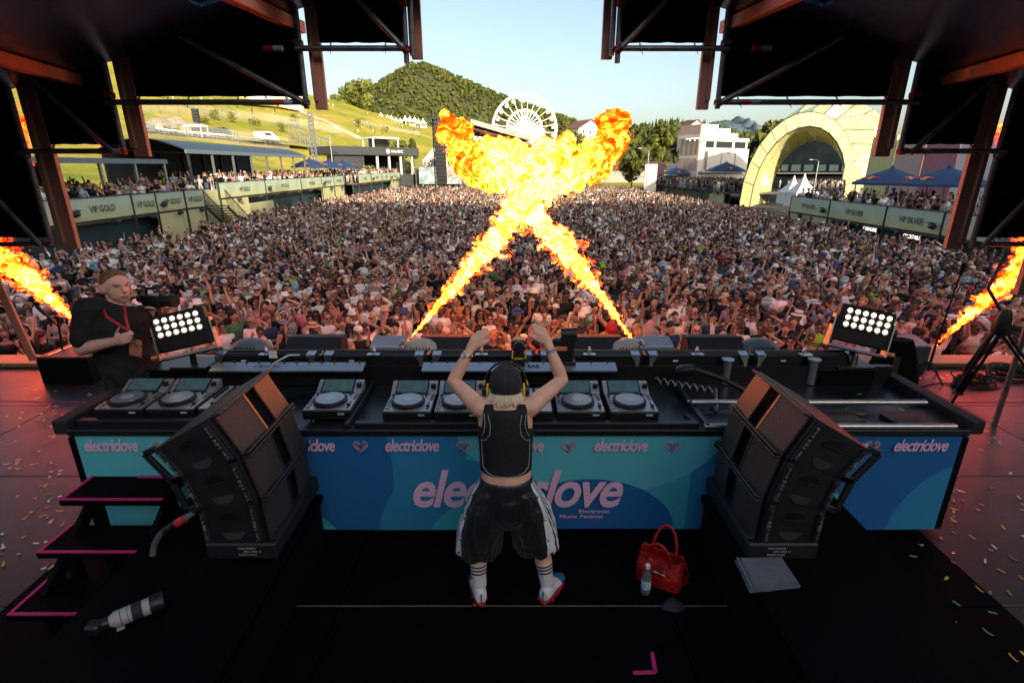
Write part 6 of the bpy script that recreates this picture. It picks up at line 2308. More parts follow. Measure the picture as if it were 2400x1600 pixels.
MB().box(ax0 - ax * .06 + Vector((0, 0, .0)), (.07, .06, .06), bev=.012).build('camera_body', plastic_k, t, None)

# confetti ------------------------------------------------------------------------------------
CONF = {'white': (.75, .73, .7), 'golden yellow': (.7, .45, .08), 'red': (.5, .03, .05), 'green': (.05, .35, .08), 'silver': (.6, .6, .62), 'orange': (.65, .26, .05)}
cm = {k: M('confetti_' + k.replace(' ', '_'), v, .35 if k != 'silver' else .2, metal=.9 if k == 'silver' else .1, var=0) for k, v in CONF.items()}
cmesh = {}
rc = random.Random(11)
def confetti(x, y, z, where, cols):
    k = rc.choice(cols)
    v = rc.randrange(3)
    if (k, v) not in cmesh:
        b = MB()
        L_, w_ = ((.045, .016), (.028, .018), (.055, .012))[v]
        n = 5
        for q in range(n + 1):
            u_ = q / n - .5
            zz = .002 + .003 * (u_ * 2) ** 2 * v
            b.v += [(u_ * L_, -w_ / 2, zz), (u_ * L_, w_ / 2, zz + .001)]
        b.f = [(2 * q, 2 * q + 2, 2 * q + 3, 2 * q + 1) for q in range(n)]
        b.m = [0] * n
        cmesh[(k, v)] = b.mesh('confetti_strip', cm[k])
    o = link('confetti_strip', cmesh[(k, v)])
    o.location = (x, y, z)
    o.rotation_euler = (0, 0, rc.uniform(0, 3.14))
    tag(o, '%s paper confetti strip %s' % (k, where), 'confetti', '%s confetti %s' % (k, where))
for k in range(85):
    px, py = rc.uniform(0, 215), rc.uniform(880, 1340)
    if px > 150 and py > 960: px *= .6
    p = P(px, py, Z=0)
    confetti(p.x, p.y, .001, 'on the floor beside the steps', ['white', 'white', 'golden yellow', 'golden yellow', 'red', 'silver', 'green', 'orange'])
for k in range(70):
    px, py = rc.uniform(2110, 2400), rc.uniform(1000, 1560)
    if py < 1250: px = max(px, 2235)
    p = P(px, py, Z=0)
    confetti(p.x, p.y, .001, 'on the floor beyond the booth end', ['golden yellow', 'orange', 'golden yellow', 'white', 'silver', 'orange', 'green', 'red'])
for k in range(22):
    p = P(rc.uniform(1560, 2150), rc.uniform(925, 985), Z=TZ)
    if 1.3 < p.x < 3.2 and 3.2 < p.y < 4.0:
        confetti(p.x, p.y, TZ + .004, 'on the booth table', ['golden yellow', 'green', 'red', 'white', 'orange'])
for k in range(16):
    p = P(rc.uniform(2060, 2330), rc.uniform(878, 892), Z=0)
    confetti(p.x, p.y, .001, 'along the stage edge by the cables', ['white', 'silver', 'golden yellow'])
# ================================================================== people
from mathutils.bvhtree import BVHTree

def dense(pts, rs, step=.03):
    P_, R_ = [], []
    for i in range(len(pts) - 1):
        a, c = Vector(pts[i]), Vector(pts[i + 1])
        n = max(1, int((c - a).length / step))
        for k in range(n):
            P_.append(a.lerp(c, k / n)); R_.append(rs[i] + (rs[i + 1] - rs[i]) * k / n)
    P_.append(Vector(pts[-1])); R_.append(rs[-1])
    return P_, R_

def limb(mb, pts, rs, mi=0, n=12, ends=True, step=.03):
    p, r = dense(pts, rs, step)
    mb.tube(p, r, n, True, mi)
    if ends:
        mb.ell(p[0], r[0], n, 6, mi)
        mb.ell(p[-1], r[-1], n, 6, mi)

def rings(mb, lst, mi=0, n=20, up=None, sub=4):
    """lst: (centre, half width vec, half depth vec)"""
    out = []
    for i in range(len(lst) - 1):
        for k in range(sub):
            t = k / sub
            t2 = t
            c = Vector(lst[i][0]).lerp(Vector(lst[i + 1][0]), t2)
            a = Vector(lst[i][1]).lerp(Vector(lst[i + 1][1]), t2)
            d = Vector(lst[i][2]).lerp(Vector(lst[i + 1][2]), t2)
            out.append((c, a, d))
    out.append(tuple(Vector(x) for x in lst[-1]))
    rg = [[c + a * math.cos(2 * math.pi * q / n) + d * math.sin(2 * math.pi * q / n) for q in range(n)] for c, a, d in out]
    mb.loft(rg, True, mi)

def skinned(mb, voxel, smooth=6, ratio=None, cat=True):
    """one continuous surface grown over overlapping volumes; returns verts, faces and the nearest source tag of each face"""
    me = bpy.data.meshes.new('tmp')
    me.from_pydata(mb.v, [], mb.f)
    ob = bpy.data.objects.new('tmp', me)
    COL.objects.link(ob)
    m = ob.modifiers.new('r', 'REMESH'); m.mode = 'VOXEL'; m.voxel_size = voxel
    if smooth:
        m = ob.modifiers.new('s', 'SMOOTH'); m.factor = .5; m.iterations = smooth
    if ratio:
        m = ob.modifiers.new('d', 'DECIMATE'); m.ratio = ratio
    dg = bpy.context.evaluated_depsgraph_get()
    dg.update()
    ev = bpy.data.meshes.new_from_object(ob.evaluated_get(dg))
    V = np.empty(len(ev.vertices) * 3); ev.vertices.foreach_get('co', V); V = V.reshape(-1, 3)
    ev.calc_loop_triangles()
    F = np.empty(len(ev.loop_triangles) * 3, dtype=np.int32); ev.loop_triangles.foreach_get('vertices', F); F = F.reshape(-1, 3)
    bpy.data.objects.remove(ob); bpy.data.meshes.remove(me); bpy.data.meshes.remove(ev)
    T = None
    if cat:
        kd = kdtree.KDTree(sum(len(f) + 1 for f in mb.f))
        tags = []
        for f, mi in zip(mb.f, mb.m):
            c = Vector((0, 0, 0))
            for i in f:
                kd.insert(mb.v[i], len(tags)); tags.append(mi)
                c += Vector(mb.v[i])
            kd.insert(c / len(f), len(tags)); tags.append(mi)
        kd.balance()
        cen = V[F].mean(1)
        T = np.array([tags[kd.find(c)[1]] for c in cen], dtype=np.int32)
    return V, F, T

def mesh_obj(name, V, F, mats, parent, T=None, smooth=True, local=False):
    me = bpy.data.meshes.new(name)
    off = np.zeros(3) if local or parent is None else np.array(WL[parent])
    me.from_pydata((V - off).tolist(), [], [tuple(int(i) for i in f) for f in F])
    for m in mats: me.materials.append(m)
    if T is not None: me.polygons.foreach_set('material_index', T)
    if smooth: me.polygons.foreach_set('use_smooth', [True] * len(F))
    me.update()
    return link(name, me, parent)

def wrinkle(V, F, amp, scale, stretch=(1, 1, 1), seed=0):
    n = np.zeros_like(V)
    fn = np.cross(V[F[:, 1]] - V[F[:, 0]], V[F[:, 2]] - V[F[:, 0]])
    for k in range(3): np.add.at(n, F[:, k], fn)
    n /= np.linalg.norm(n, axis=1, keepdims=True) + 1e-9
    d = np.array([noise.fractal(Vector((v[0] * scale * stretch[0] + seed, v[1] * scale * stretch[1], v[2] * scale * stretch[2])), .9, 2.0, 3) for v in V])
    return V + n * (d * amp)[:, None]

skin_m = M('skin_fair', (.80, .44, .30), .5, var=.12, scale=14, bump=.08, bscale=120, spec=.4)
skin_m2 = M('skin_ruddy', (.70, .40, .32), .5, var=.14, scale=14, bump=.1, bscale=120, spec=.4)

def hand(mb, wrist, d, side, back, mi, nail_pts, curl=.9, size=1.0):
    """wrist point, direction of the palm, direction towards the thumb side, direction of the back of the hand"""
    d, side, back = [Vector(x).normalized() for x in (d, side, back)]
    w = Vector(wrist)
    s = size
    rings(mb, [(w - d * .02 * s, side * .024 * s, back * .019 * s), (w + d * .02 * s, side * .032 * s, back * .018 * s), (w + d * .06 * s, side * .041 * s, back * .016 * s), (w + d * .088 * s, side * .038 * s, back * .014 * s)], mi, 14)
    for k, (o, L) in enumerate(((.031, .066), (.011, .075), (-.010, .070), (-.030, .055))):
        b0 = w + d * (.084 - .004 * abs(k - 1)) * s + side * o * s
        p = [b0]
        ang = 0
        dd = d
        for q, f in enumerate((.45, .32, .25)):
            ang = curl * (.55 + .5 * q)
            dd = (d * math.cos(ang) - back * math.sin(ang)).normalized()
            p.append(p[-1] + dd * L * f * s)
        limb(mb, p, [.0095 * s, .009 * s, .0082 * s, .0068 * s], mi, 8, True, .008)
        nail_pts.append((p[-1], dd))
    t0 = w + d * .022 * s + side * .024 * s
    p = [t0, t0 + (side * .8 + d * .55).normalized() * .036 * s, t0 + (side * .8 + d * .55).normalized() * .036 * s + (side * .75 + d * .7).normalized() * .032 * s]
    p.append(p[-1] + (side * .6 + d * .8).normalized() * .024 * s)
    limb(mb, p, [.0125 * s, .0115 * s, .010 * s, .0075 * s], mi, 8, True, .008)
    nail_pts.append((p[-1], (p[-1] - p[-2]).normalized()))

# ---------------------------------------------------------------- the performer, seen from behind
dj = thing('person', 'performer in black tank top, striped baggy shorts and dark cap with both fists raised', 'person', (-.03, 2.6, 0))
X_, Y_, Z_ = Vector((1, 0, 0)), Vector((0, 1, 0)), Vector((0, 0, 1))
body = MB()
tc = lambda z: Vector((-.034 - .012 * (z - .83), 2.62 + .14 * max(0, z - .83), z))
TOR = [(.70, .150, .12), (.80, .150, .118), (.88, .142, .10), (.98, .142, .095), (1.08, .150, .098), (1.17, .158, .095), (1.23, .150, .082), (1.275, .112, .062), (1.305, .055, .05)]
rings(body, [(tc(z), X_ * a, Y_ * d) for z, a, d in TOR], 0, 24)
HC = Vector((-.036, 2.750, 1.362))
limb(body, [tc(1.26), HC - Vector((0, .01, .05))], [.055, .052], 0, 14)
body.ell(HC, (.074, .092, .105), 20, 14, 0)
SHL, SHR = Vector((-.185, 2.685, 1.245)), Vector((.105, 2.685, 1.25))
ELL, ELR = P(1062, 893, Y=2.86), P(1318, 890, Y=2.86)
WRL, WRR = P(1100, 824, Y=2.90), P(1287, 812, Y=2.90)
for sh, el, wr in ((SHL, ELL, WRL), (SHR, ELR, WRR)):
    limb(body, [tc(1.22) + (sh - tc(1.22)) * .45, sh, sh.lerp(el, .5), el], [.062, .058, .047, .037], 0, 16)
    limb(body, [el, el.lerp(wr, .3), el.lerp(wr, .75), wr], [.037, .041, .032, .0255], 0, 16)
nails = []
hand(body, WRL, (P(1130, 775, Y=2.93) - WRL), (.9, 0, .1), (0, -1, .1), 0, nails, 1.0, 1.15)
hand(body, WRR, (P(1262, 768, Y=2.93) - WRR), (-.9, 0, .1), (0, -1, .1), 0, nails, 1.0, 1.15)
FTL, FTR = P(1124, 1384, Z=.07), P(1284, 1380, Z=.07)
KNL, KNR = Vector((-.215, 2.63, .44)), Vector((.165, 2.63, .44))
for hp, kn, ft in ((Vector((-.12, 2.62, .74)), KNL, FTL), (Vector((.05, 2.62, .74)), KNR, FTR)):
    limb(body, [hp, kn], [.085, .058], 0, 16)
    limb(body, [kn, kn.lerp(ft, .35), ft], [.056, .056, .034], 0, 16)
V, F, T = skinned(body, .0075, 5, None, False)
mesh_obj('body', V, F, [skin_m], dj)
nm_ = M('navy_nail', (.01, .03, .08), .2, var=0)
for p, d in nails:
    MB().ell(p - d * .003 + Vector((0, -.004, .002)), (.006, .006, .007), 8, 6).build('fingernail', nm_, dj, 60)
# tank top
tk = MB()
rings(tk, [(tc(z), X_ * (a + .009), Y_ * (d + .009)) for z, a, d in ((.885, .143, .10), (.98, .144, .096), (1.08, .151, .099), (1.13, .150, .098), (1.18, .134, .094), (1.225, .118, .088), (1.262, .10, .072))], 0, 28)
for sx in (-1, 1):
    for dy in (-.05, 0, .035):
        pass
    c = tc(1.2)
    pts = [c + Vector((sx * .100, -.078, -.04)), c + Vector((sx * .096, -.066, .02)), c + Vector((sx * .090, -.03, .075)), c + Vector((sx * .088, .03, .075)), c + Vector((sx * .09, .075, 0))]
    for o in (-.02, -.007, .007, .02):
        limb(tk, [p + Vector((sx * o, 0, 0)) for p in pts], [.0125] * 5, 0, 8, True, .015)
V, F, _ = skinned(tk, .007, 5, None, False)
V = wrinkle(V, F, .003, 9, (1, 1, 1.6))
tank_m = M('tank_black', (.006, .006, .008), .8, var=.2, scale=20, bump=.2, bscale=150)
tank = mesh_obj('tank_top', V, F, [tank_m], dj)
bv = BVHTree.FromPolygons([Vector(v) for v in V], [tuple(int(i) for i in f) for f in F])
seam_m = M('pale_stitching', (.42, .42, .43), .7, var=0)
def on_back(bvh, pts, off=.0015):
    out = []
    for x, z in pts:
        h = bvh.ray_cast(Vector((x, 2.0, z)), Vector((0, 1, 0)))
        if h[0] is not None:
            out.append(h[0] + Vector((0, -off, 0)))
    return out
for poly in ([(-.134, 1.24), (-.120, 1.18), (-.125, 1.13), (-.150, 1.095), (-.175, 1.085)], [(.055, 1.24), (.045, 1.18), (.052, 1.13), (.075, 1.095), (.10, 1.085)],
             [(-.172, 1.09), (-.170, 1.0), (-.165, .93), (-.14, .905), (-.1, .895), (-.04, .892), (.02, .895), (.07, .905), (.095, .93), (.1, 1.0), (.1, 1.09)],
             [(-.155, 1.245), (-.150, 1.19), (-.158, 1.14), (-.172, 1.11)], [(.078, 1.245), (.072, 1.19), (.082, 1.14), (.098, 1.11)]):
    dn = []
    for a, c in zip(poly[:-1], poly[1:]):
        for k in range(5): dn.append((a[0] + (c[0] - a[0]) * k / 5, a[1] + (c[1] - a[1]) * k / 5))
    q = on_back(bv, dn + [poly[-1]])
    if len(q) > 2:
        MB().tube(q, .0017, 5).build('stitching', seam_m, tank, 60)
# shorts
sh = MB()
wc0 = Vector((-.034, 2.622, .82))
rings(sh, [(wc0 + Vector((0, 0, .02)), X_ * .150, Y_ * .112), (wc0, X_ * .158, Y_ * .12), (wc0 - Vector((0, 0, .10)), X_ * .190, Y_ * .148), (wc0 - Vector((0, 0, .2)), X_ * .205, Y_ * .155), (wc0 - Vector((0, 0, .27)), X_ * .17, Y_ * .13)], 0, 32)
HEM = {-1: (Vector((-.205, 2.635, .315)), .138, .13), 1: (Vector((.150, 2.635, .345)), .134, .13)}
for sx in (-1, 1):
    hc, hx, hy = HEM[sx]
    top_ = wc0 + Vector((sx * .085, 0, -.05))
    midp = top_.lerp(hc, .55) + Vector((sx * .012, 0, 0))
    rings(sh, [(top_, X_ * .10, Y_ * .12), (top_.lerp(midp, .5), X_ * .125, Y_ * .145), (midp, X_ * .135, Y_ * .145), (midp.lerp(hc, .6), X_ * .142, Y_ * .14), (hc - Z_ * .035, X_ * hx * 1.06, Y_ * hy * 1.06)], 0, 28)
V, F, _ = skinned(sh, .008, 5, None, False)
V0 = V
V = wrinkle(V, F, .012, 16, (1.3, 1.3, .28))
V = wrinkle(V, F, .004, 22, (1, 1, 1), 5)
V = V0 + (V - V0) * np.clip((.83 - V0[:, 2:3]) * 8, .12, 1)
V[:, 2] = np.maximum(V[:, 2], np.where(V[:, 0] < wc0.x, HEM[-1][0].z, HEM[1][0].z) + .008 * np.sin(V[:, 0] * 60))
satin = M('satin_black', (.008, .008, .011), .38, var=.3, scale=9, bump=.25, bscale=14, sheen=.15)
shorts = mesh_obj('shorts', V, F, [satin], dj)
bvs = BVHTree.FromPolygons([Vector(v) for v in V], [tuple(int(i) for i in f) for f in F])
white_cl = M('white_satin', (.72, .72, .74), .5, var=.06, scale=30)
for sx, a0, a1 in ((-1, -40, 18), (1, -62, 18)):
    b = MB()
    nu, nv = 30, 13
    ok = True
    grid = []
    btn = []
    for i in range(nu + 1):
        u = i / nu
        hc = HEM[sx][0]
        c = (wc0 + Vector((sx * .06, 0, 0))).lerp(hc + Vector((0, 0, .006)), u)
        wf = .35 + .65 * u
        row = []
        for j in range(nv + 1):
            am = (a0 + a1) / 2
            a = R(am + ((a0 + (a1 - a0) * j / nv) - am) * wf)
            d = Vector((sx * math.cos(a), math.sin(a), 0))
            h = bvs.ray_cast(c + d * .4, -d)
            q = (h[0] if h[0] is not None else c + d * .13) + d * .0035
            row.append(q)
        grid.append(row)
        if i % 9 == 5: btn.append(row[1])
    o = len(b.v)
    for row in grid: b.v += [tuple(p) for p in row]
    for i in range(nu):
        for j in range(nv):
            b.f.append((i * (nv + 1) + j, (i + 1) * (nv + 1) + j, (i + 1) * (nv + 1) + j + 1, i * (nv + 1) + j + 1))
            b.m.append(1 if j in (5, 7, 9) else 0)
    st = b.build('side_stripe', [white_cl, tank_m], shorts, 60)
    for p in btn:
        MB().ell(p, .0065, 8, 6).build('snap_button', plastic_k, shorts, 60)
    MB().ell(grid[-2][2], (.008, .008, .008), 8, 6).build('snap_button', plastic_k, shorts, 60)
# socks and shoes
sock_m = M('sock_white', (.70, .66, .63), .9, var=.06, scale=60, bump=.5, bscale=200)
shoe_w = M('shoe_white', (.68, .66, .66), .5, var=.1, scale=25)
shoe_b = M('shoe_blue', (.03, .13, .28), .45, var=.15, scale=25)
shoe_r = M('shoe_red_sole', (.42, .02, .04), .4, var=.2, scale=40)
for kn, ft, yawd, nm in ((KNL, FTL, 14, 'l'), (KNR, FTR, -32, 'r')):
    tp = kn.lerp(ft, .50)
    p_, r_ = dense([tp, tp.lerp(ft, .35), ft.lerp(tp, .12), ft + Vector((0, 0, -.01))], [.0535, .047, .0385, .041], .01)
    sk = MB().tube(p_, r_, 20).build('sock', sock_m, dj, 60)
    for q in (.09, .17, .25):
        k = int(len(p_) * q)
        MB().tube([p_[k], p_[k + 1]], [r_[k] + .0012, r_[k + 1] + .0012], 20, False).build('stripe', ink, sk, 60)
    rt = Matrix.Rotation(R(yawd), 3, 'Z')
    g = Vector((ft.x, ft.y, 0))
    def shoe_ring(y, z, w, h, n=18):
        return [g + rt @ Vector((w * math.cos(2 * math.pi * q / n), y, z + h * math.sin(2 * math.pi * q / n))) for q in range(n)]
    up_ = MB()
    up_.loft([shoe_ring(-.062, .055, .012, .02), shoe_ring(-.058, .062, .032, .038), shoe_ring(-.03, .066, .040, .048), shoe_ring(.02, .068, .043, .050), shoe_ring(.07, .062, .046, .040), shoe_ring(.13, .05, .048, .026), shoe_ring(.17, .044, .040, .018), shoe_ring(.19, .04, .015, .010)], True)
    V, F, _ = skinned(up_, .006, 4, None, False)
    gz = np.array(g)
    loc = (V[F].mean(1) - gz) @ np.array(rt)
    T = np.where((loc[:, 2] < .047 + .012 * np.sin(loc[:, 1] * 40)) | (loc[:, 1] > .10), 1, 0).astype(np.int32)
    s_ = mesh_obj('shoe', V, F, [shoe_w, shoe_b], dj, T)
    so = MB()
    rg = []
    for z, gr in ((.001, .9), (.008, 1.0), (.024, 1.02), (.032, .97)):
        rg.append([g + rt @ Vector((gr * (.041 + .008 * math.sin(max(0, v_) * 9)) * math.copysign(abs(math.cos(a)) ** .7, math.cos(a)) , v_, z)) for a, v_ in [(2 * math.pi * q / 26, .062 + .130 * gr * math.sin(2 * math.pi * q / 26)) for q in range(26)]])
    so.loft(rg, True)
    so.build('sole', shoe_r, s_, 50)
    for k in range(7):
        MB().ell(g + rt @ Vector((.041 * (1 if k % 2 else -1), -.04 + k * .033, .013)), (.008, .014, .011), 8, 6).build('sole_lug', shoe_r, s_, 60)
    lace = MB()
    lace.tube([g + rt @ Vector((-.03, .04, .115)), g + rt @ Vector((-.045, .03, .135)), g + rt @ Vector((-.04, .01, .12)), g + rt @ Vector((-.025, .03, .108))], .003, 5)
    lace.tube([g + rt @ Vector((.03, .04, .115)), g + rt @ Vector((.048, .03, .13)), g + rt @ Vector((.04, .0, .10))], .003, 5)
    lace.build('lace', white_pvc, s_, 60)
    MB().tube([g + rt @ Vector((0.0, -.064, .04)), g + rt @ Vector((0, -.06, .10))], .005, 6).build('heel_tab', shoe_b, s_, 60)
# cap, headphones, hair
denim = M('cap_denim', (.022, .022, .027), .85, var=.6, scale=40, bump=.4, bscale=200)
cp = MB()
rg = []
CT_ = HC + Vector((0, -.004, .012))
tilt = Matrix.Rotation(R(-14), 3, 'X')
def capp(a, ph, ex=0):
    r = Vector(((.094 + ex) * math.cos(a) * math.cos(ph), (.108 + ex) * math.cos(a) * math.sin(ph), (.108 + ex) * math.sin(a)))
    return CT_ + tilt @ r
for k in range(12):
    a = R(-28) + R(118) * k / 11
    rg.append([capp(a, 2 * math.pi * q / 36, .0022 * abs(math.sin(3 * (2 * math.pi * q / 36)))) for q in range(36)])
cp.loft(rg, True)
cap_o = cp.build('cap', denim, dj, 60)
for k in range(6):
    MB().tube([capp(R(-28) + R(117) * q / 12, math.pi / 3 * k + .52, .0022) for q in range(13)], .0022, 5).build('seam', M('cap_seam', (.06, .06, .065), .9, var=.5, scale=60), cap_o, 60)
MB().ell(capp(R(90), 0, .003), (.011, .011, .006), 12, 6).build('button', M('cap_button', (.1, .1, .105), .8), cap_o, 60)
MB().tube([capp(R(-28), 2 * math.pi * q / 36, .002) for q in range(37)], .005, 6, False).build('rim', denim, cap_o, 60)
pk = MB()
pk.loft([[capp(R(-12), R(38) + R(104) * q / 12, o) + Vector((0, o * .4, -o * .3)) for q in range(13)] + [capp(R(-12), R(38) + R(104) * (12 - q) / 12, o) + Vector((0, o * .4, -o * .3 - .004)) for q in range(13)] for o in (0, .03, .06)], True)
pk.build('peak', denim, cap_o, 60)
hp = thing('headphones', 'black and yellow headphones worn over the dark cap', 'headphones', HC)
yelp = M('headphone_yellow', (.80, .48, .02), .4, var=.03)
pts = [CT_ + Vector((.118 * math.cos(a), .01 + .018 * math.sin(a), .128 * math.sin(a) - .012)) for a in [math.pi * q / 24 for q in range(25)]]
MB().tube(pts, .0065, 8).build('headband', plastic_k, hp, 60)
for sx in (-1, 1):
    c = CT_ + Vector((sx * .104, -.004, -.045))
    MB().lathe([(.026, -.012), (.036, -.008), (.036, .010), (.03, .02)], c + Vector((sx * .012, 0, 0)), 20, axis=(sx, 0, 0)).build('ear_cup', plastic_k, hp, 40)
    MB().lathe([(.0365, -.006), (.039, -.002), (.039, .004), (.0365, .007)], c, 20, axis=(sx, 0, 0)).build('yellow_ring', yelp, hp, 40)
    MB().tube([c + Vector((sx * .02, 0, .035)), c + Vector((sx * .016, 0, .06))], .006, 6).build('hinge', yelp, hp, 60)
MB().tube([CT_ + Vector((-.125, -.01, -.07)), CT_ + Vector((-.128, -.03, -.11)), CT_ + Vector((-.10, .02, -.2)), CT_ + Vector((-.1, .2, -.35))], .003, 6).build('cable', yelp, hp, 60)
blond = M('hair_blond', (.84, .67, .48), .5, var=.3, scale=30, stretch=(6, 6, .6), spec=.3)
hr_ = MB()
rnd = random.Random(5)
for k in range(260):
    ph = R(rnd.uniform(-172, -2))
    a0 = capp(R(-24), ph, -.008)
    w_ = rnd.uniform(.0025, .0055)
    Lh = rnd.uniform(.06, .095)
    out = Vector((math.cos(ph), math.sin(ph), 0))
    fl = rnd.uniform(.0, .035)
    p_ = [a0, a0 + out * (.006 + fl * .3) + Vector((0, 0, -Lh * .4)), a0 + out * (.004 + fl) + Vector((rnd.uniform(-.012, .012), 0, -Lh * .75)), a0 + out * (fl * 1.2 - .004) + Vector((rnd.uniform(-.02, .02), 0, -Lh))]
    hr_.tube(p_, [w_, w_ * 1.1, w_ * .9, w_ * .3], 4)
rg = []
for z, ex in ((-10, -.02), (-26, -.012), (-42, -.008)):
    rg.append([capp(R(-24), 2 * math.pi * q / 30, ex) + Vector((0, 0, (z + 10) / 32 * .06)) for q in range(30)])
hr_.loft(rg, False)
hr_.build('hair', blond, dj, 60)
# watch and wristbands
steel = M('watch_steel', (.6, .58, .54), .22, metal=1, var=.1, scale=80)
def band(c, d, r, w, mat, nm, parent, n=1):
    u, v, dd = frame(d)
    for k in range(n):
        cc = Vector(c) + dd * (k * w * 1.15)
        pts = [cc + (u * math.cos(2 * math.pi * q / 22) + v * math.sin(2 * math.pi * q / 22)) * r for q in range(23)]
        MB().tube(pts, w / 2, 6, False).build(nm, mat, parent, 60)
wt = thing('wrist_watch', 'steel wrist watch on the raised wrist of the performer', 'watch', WRL)
d = (WRL - ELL).normalized()
band(WRL - d * .028, d, .0285, .009, steel, 'strap', wt, 2)
MB().lathe([(.016, -.003), (.018, 0), (.018, .006), (.014, .008)], WRL - d * .024 + Vector((-.022, -.022, .004)), 18, axis=(-.7, -.7, .2)).build('case', steel, wt, 40)
MB().lathe([(.0135, .0085), (.013, .009)], WRL - d * .024 + Vector((-.022, -.022, .004)), 18, axis=(-.7, -.7, .2)).build('dial', white_pvc, wt, 40)
wb_ = thing('wristband', 'blue and white festival wristbands on the raised wrist', 'wristband', WRR)
d = (WRR - ELR).normalized()
band(WRR - d * .034, d, .0285, .009, M('wristband_blue', (.05, .06, .22), .7, var=.5, scale=60, col2=(.4, .4, .55)), 'band', wb_, 2)
band(WRR - d * .004, d, .0265, .005, M('wristband_white', (.6, .58, .6), .7, var=.3, scale=60), 'band', wb_, 1)

# ---------------------------------------------------------------- the camera operator
cmn = thing('person', 'short haired camera operator in black T-shirt with red lanyard behind the booth corner', 'person', (-2.95, 4.05, 0))
fw = Vector((math.cos(R(-28)), math.sin(R(-28)), 0))
rt_ = Vector((fw.y, -fw.x, 0))          # his right hand side (towards the booth front)
YC = 3.96
hc = P(272, 672, Y=YC)
bc2 = P(250, 745, Y=YC)                  # base of neck
up = Z_
b = MB()
nk = hc - up * .13 - fw * .015
rings(b, [(Vector((nk.x - .02, YC, .95)), fw * .15, rt_ * .185), (Vector((nk.x - .03, YC, 1.10)), fw * .15, rt_ * .19), (Vector((nk.x - .03, YC, 1.25)), fw * .155, rt_ * .20), (Vector((nk.x - .02, YC, 1.38)), fw * .14, rt_ * .205), (Vector((nk.x - .01, YC, 1.46)), fw * .10, rt_ * .16), (nk - up * .02, fw * .065, rt_ * .07)], 0, 24)
limb(b, [nk - up * .04, hc - up * .06 - fw * .01], [.064, .060], 0, 14)
i0 = len(b.v)
b.ell(hc + up * .025 - fw * .008, (.085, .085, .098), 20, 14, 0)
b.ell(hc - up * .03 + fw * .022, (.066, .066, .082), 18, 12, 0)
b.ell(hc - up * .085 + fw * .052, (.026, .026, .024), 10, 8, 0)
limb(b, [hc + up * .025 + fw * .082, hc - up * .018 + fw * .106], [.010, .016], 0, 10)
b.ell(hc + up * .03 + fw * .07, (.03, .05, .016), 12, 8, 0, Matrix.Rotation(math.atan2(fw.y, fw.x), 3, 'Z'))
b.ell(hc - up * .055 + fw * .078, (.016, .026, .010), 10, 8, 0, Matrix.Rotation(math.atan2(fw.y, fw.x), 3, 'Z'))
for sg in (-1, 1):
    b.ell(hc - up * .005 + rt_ * sg * .084 - fw * .012, (.026, .017, .038), 10, 8, 0, Matrix.Rotation(math.atan2(fw.y, fw.x), 3, 'Z'))
b.v[i0:] = [tuple(hc + (Vector(q) - hc) * 1.1) for q in b.v[i0:]]
shR = P(205, 722, Y=YC - .16); elR = P(192, 818, Y=YC - .22); wrR = P(268, 800, Y=YC - .30)
limb(b, [nk - up * .08, shR, shR.lerp(elR, .5), elR], [.085, .072, .062, .050], 0, 16)
limb(b, [elR, elR.lerp(wrR, .35), wrR], [.050, .050, .033], 0, 16)
shL = P(300, 738, Y=YC + .17); elL = P(340, 800, Y=YC + .22); wrL = P(362, 748, Y=4.16)
limb(b, [nk - up * .08, shL, elL], [.08, .066, .05], 0, 16)
limb(b, [elL, wrL], [.048, .032], 0, 14)
nl = []
hand(b, wrR, (wrR - elR) + Vector((.0, 0, .01)), (0, 0, 1), (-.1, -1, 0), 0, nl, 1.15, 1.12)
hand(b, wrL, (P(360, 708, Y=4.13) - wrL), (-1, 0, 0), (.3, .9, 0), 0, [], 1.1, 1.1)
for sg in (-1, 1):
    hpj = Vector((nk.x - .02, YC, .95)) + rt_ * sg * .1
    limb(b, [hpj, hpj + Vector((0, 0, -.45)), hpj + Vector((0, 0, -.88))], [.105, .075, .055], 0, 14)
V, F, _ = skinned(b, .009, 5, None, False)
mesh_obj('body', V, F, [skin_m2], cmn)
eye_w = M('eye_dark', (.02, .015, .012), .2, var=0)
for sg in (-1, 1):
    MB().ell(hc + up * .013 + fw * .088 + rt_ * sg * .035, (.0065, .0065, .004), 8, 6).build('eye', eye_w, cmn, 60)
    MB().bar(hc + up * .037 + fw * .097 + rt_ * sg * .02, hc + up * .035 + fw * .084 + rt_ * sg * .055, .006, .005).build('eyebrow', M('hair_ginger', (.20, .10, .055), .8, var=.4, scale=60, bump=.6, bscale=250), cmn, None)
MB().tube([hc - up * .064 + fw * .0935 + rt_ * .028, hc - up * .068 + fw * .103, hc - up * .062 + fw * .0925 - rt_ * .028], [.003, .0045, .003], 6).build('lips', M('lips', (.42, .14, .11), .5, var=.1), cmn, 60)
hm = MB()
rg = []
for k in range(10):
    a = R(-4) + R(94) * k / 9
    rr = []
    for q in range(28):
        ph = 2 * math.pi * q / 28
        front = max(0, math.cos(ph))
        a2 = a + (R(44) * front if k < 4 else 0) * (1 - k / 4) - (R(30) * max(0, -math.cos(ph)) ** .7 * (1 - k / 9))
        dvec = fw * math.cos(ph) + rt_ * math.sin(ph)
        jit = 1 + .02 * noise.noise(Vector((ph * 4, a2 * 6, 2)))
        rr.append(hc + up * .029 - fw * .009 + dvec * (.0962 * math.cos(a2) * jit) + up * (.1115 * math.sin(a2) * jit))
    rg.append(rr)
hm.loft(rg, True)
hm.build('hair', MATS['hair_ginger'], cmn, 60)
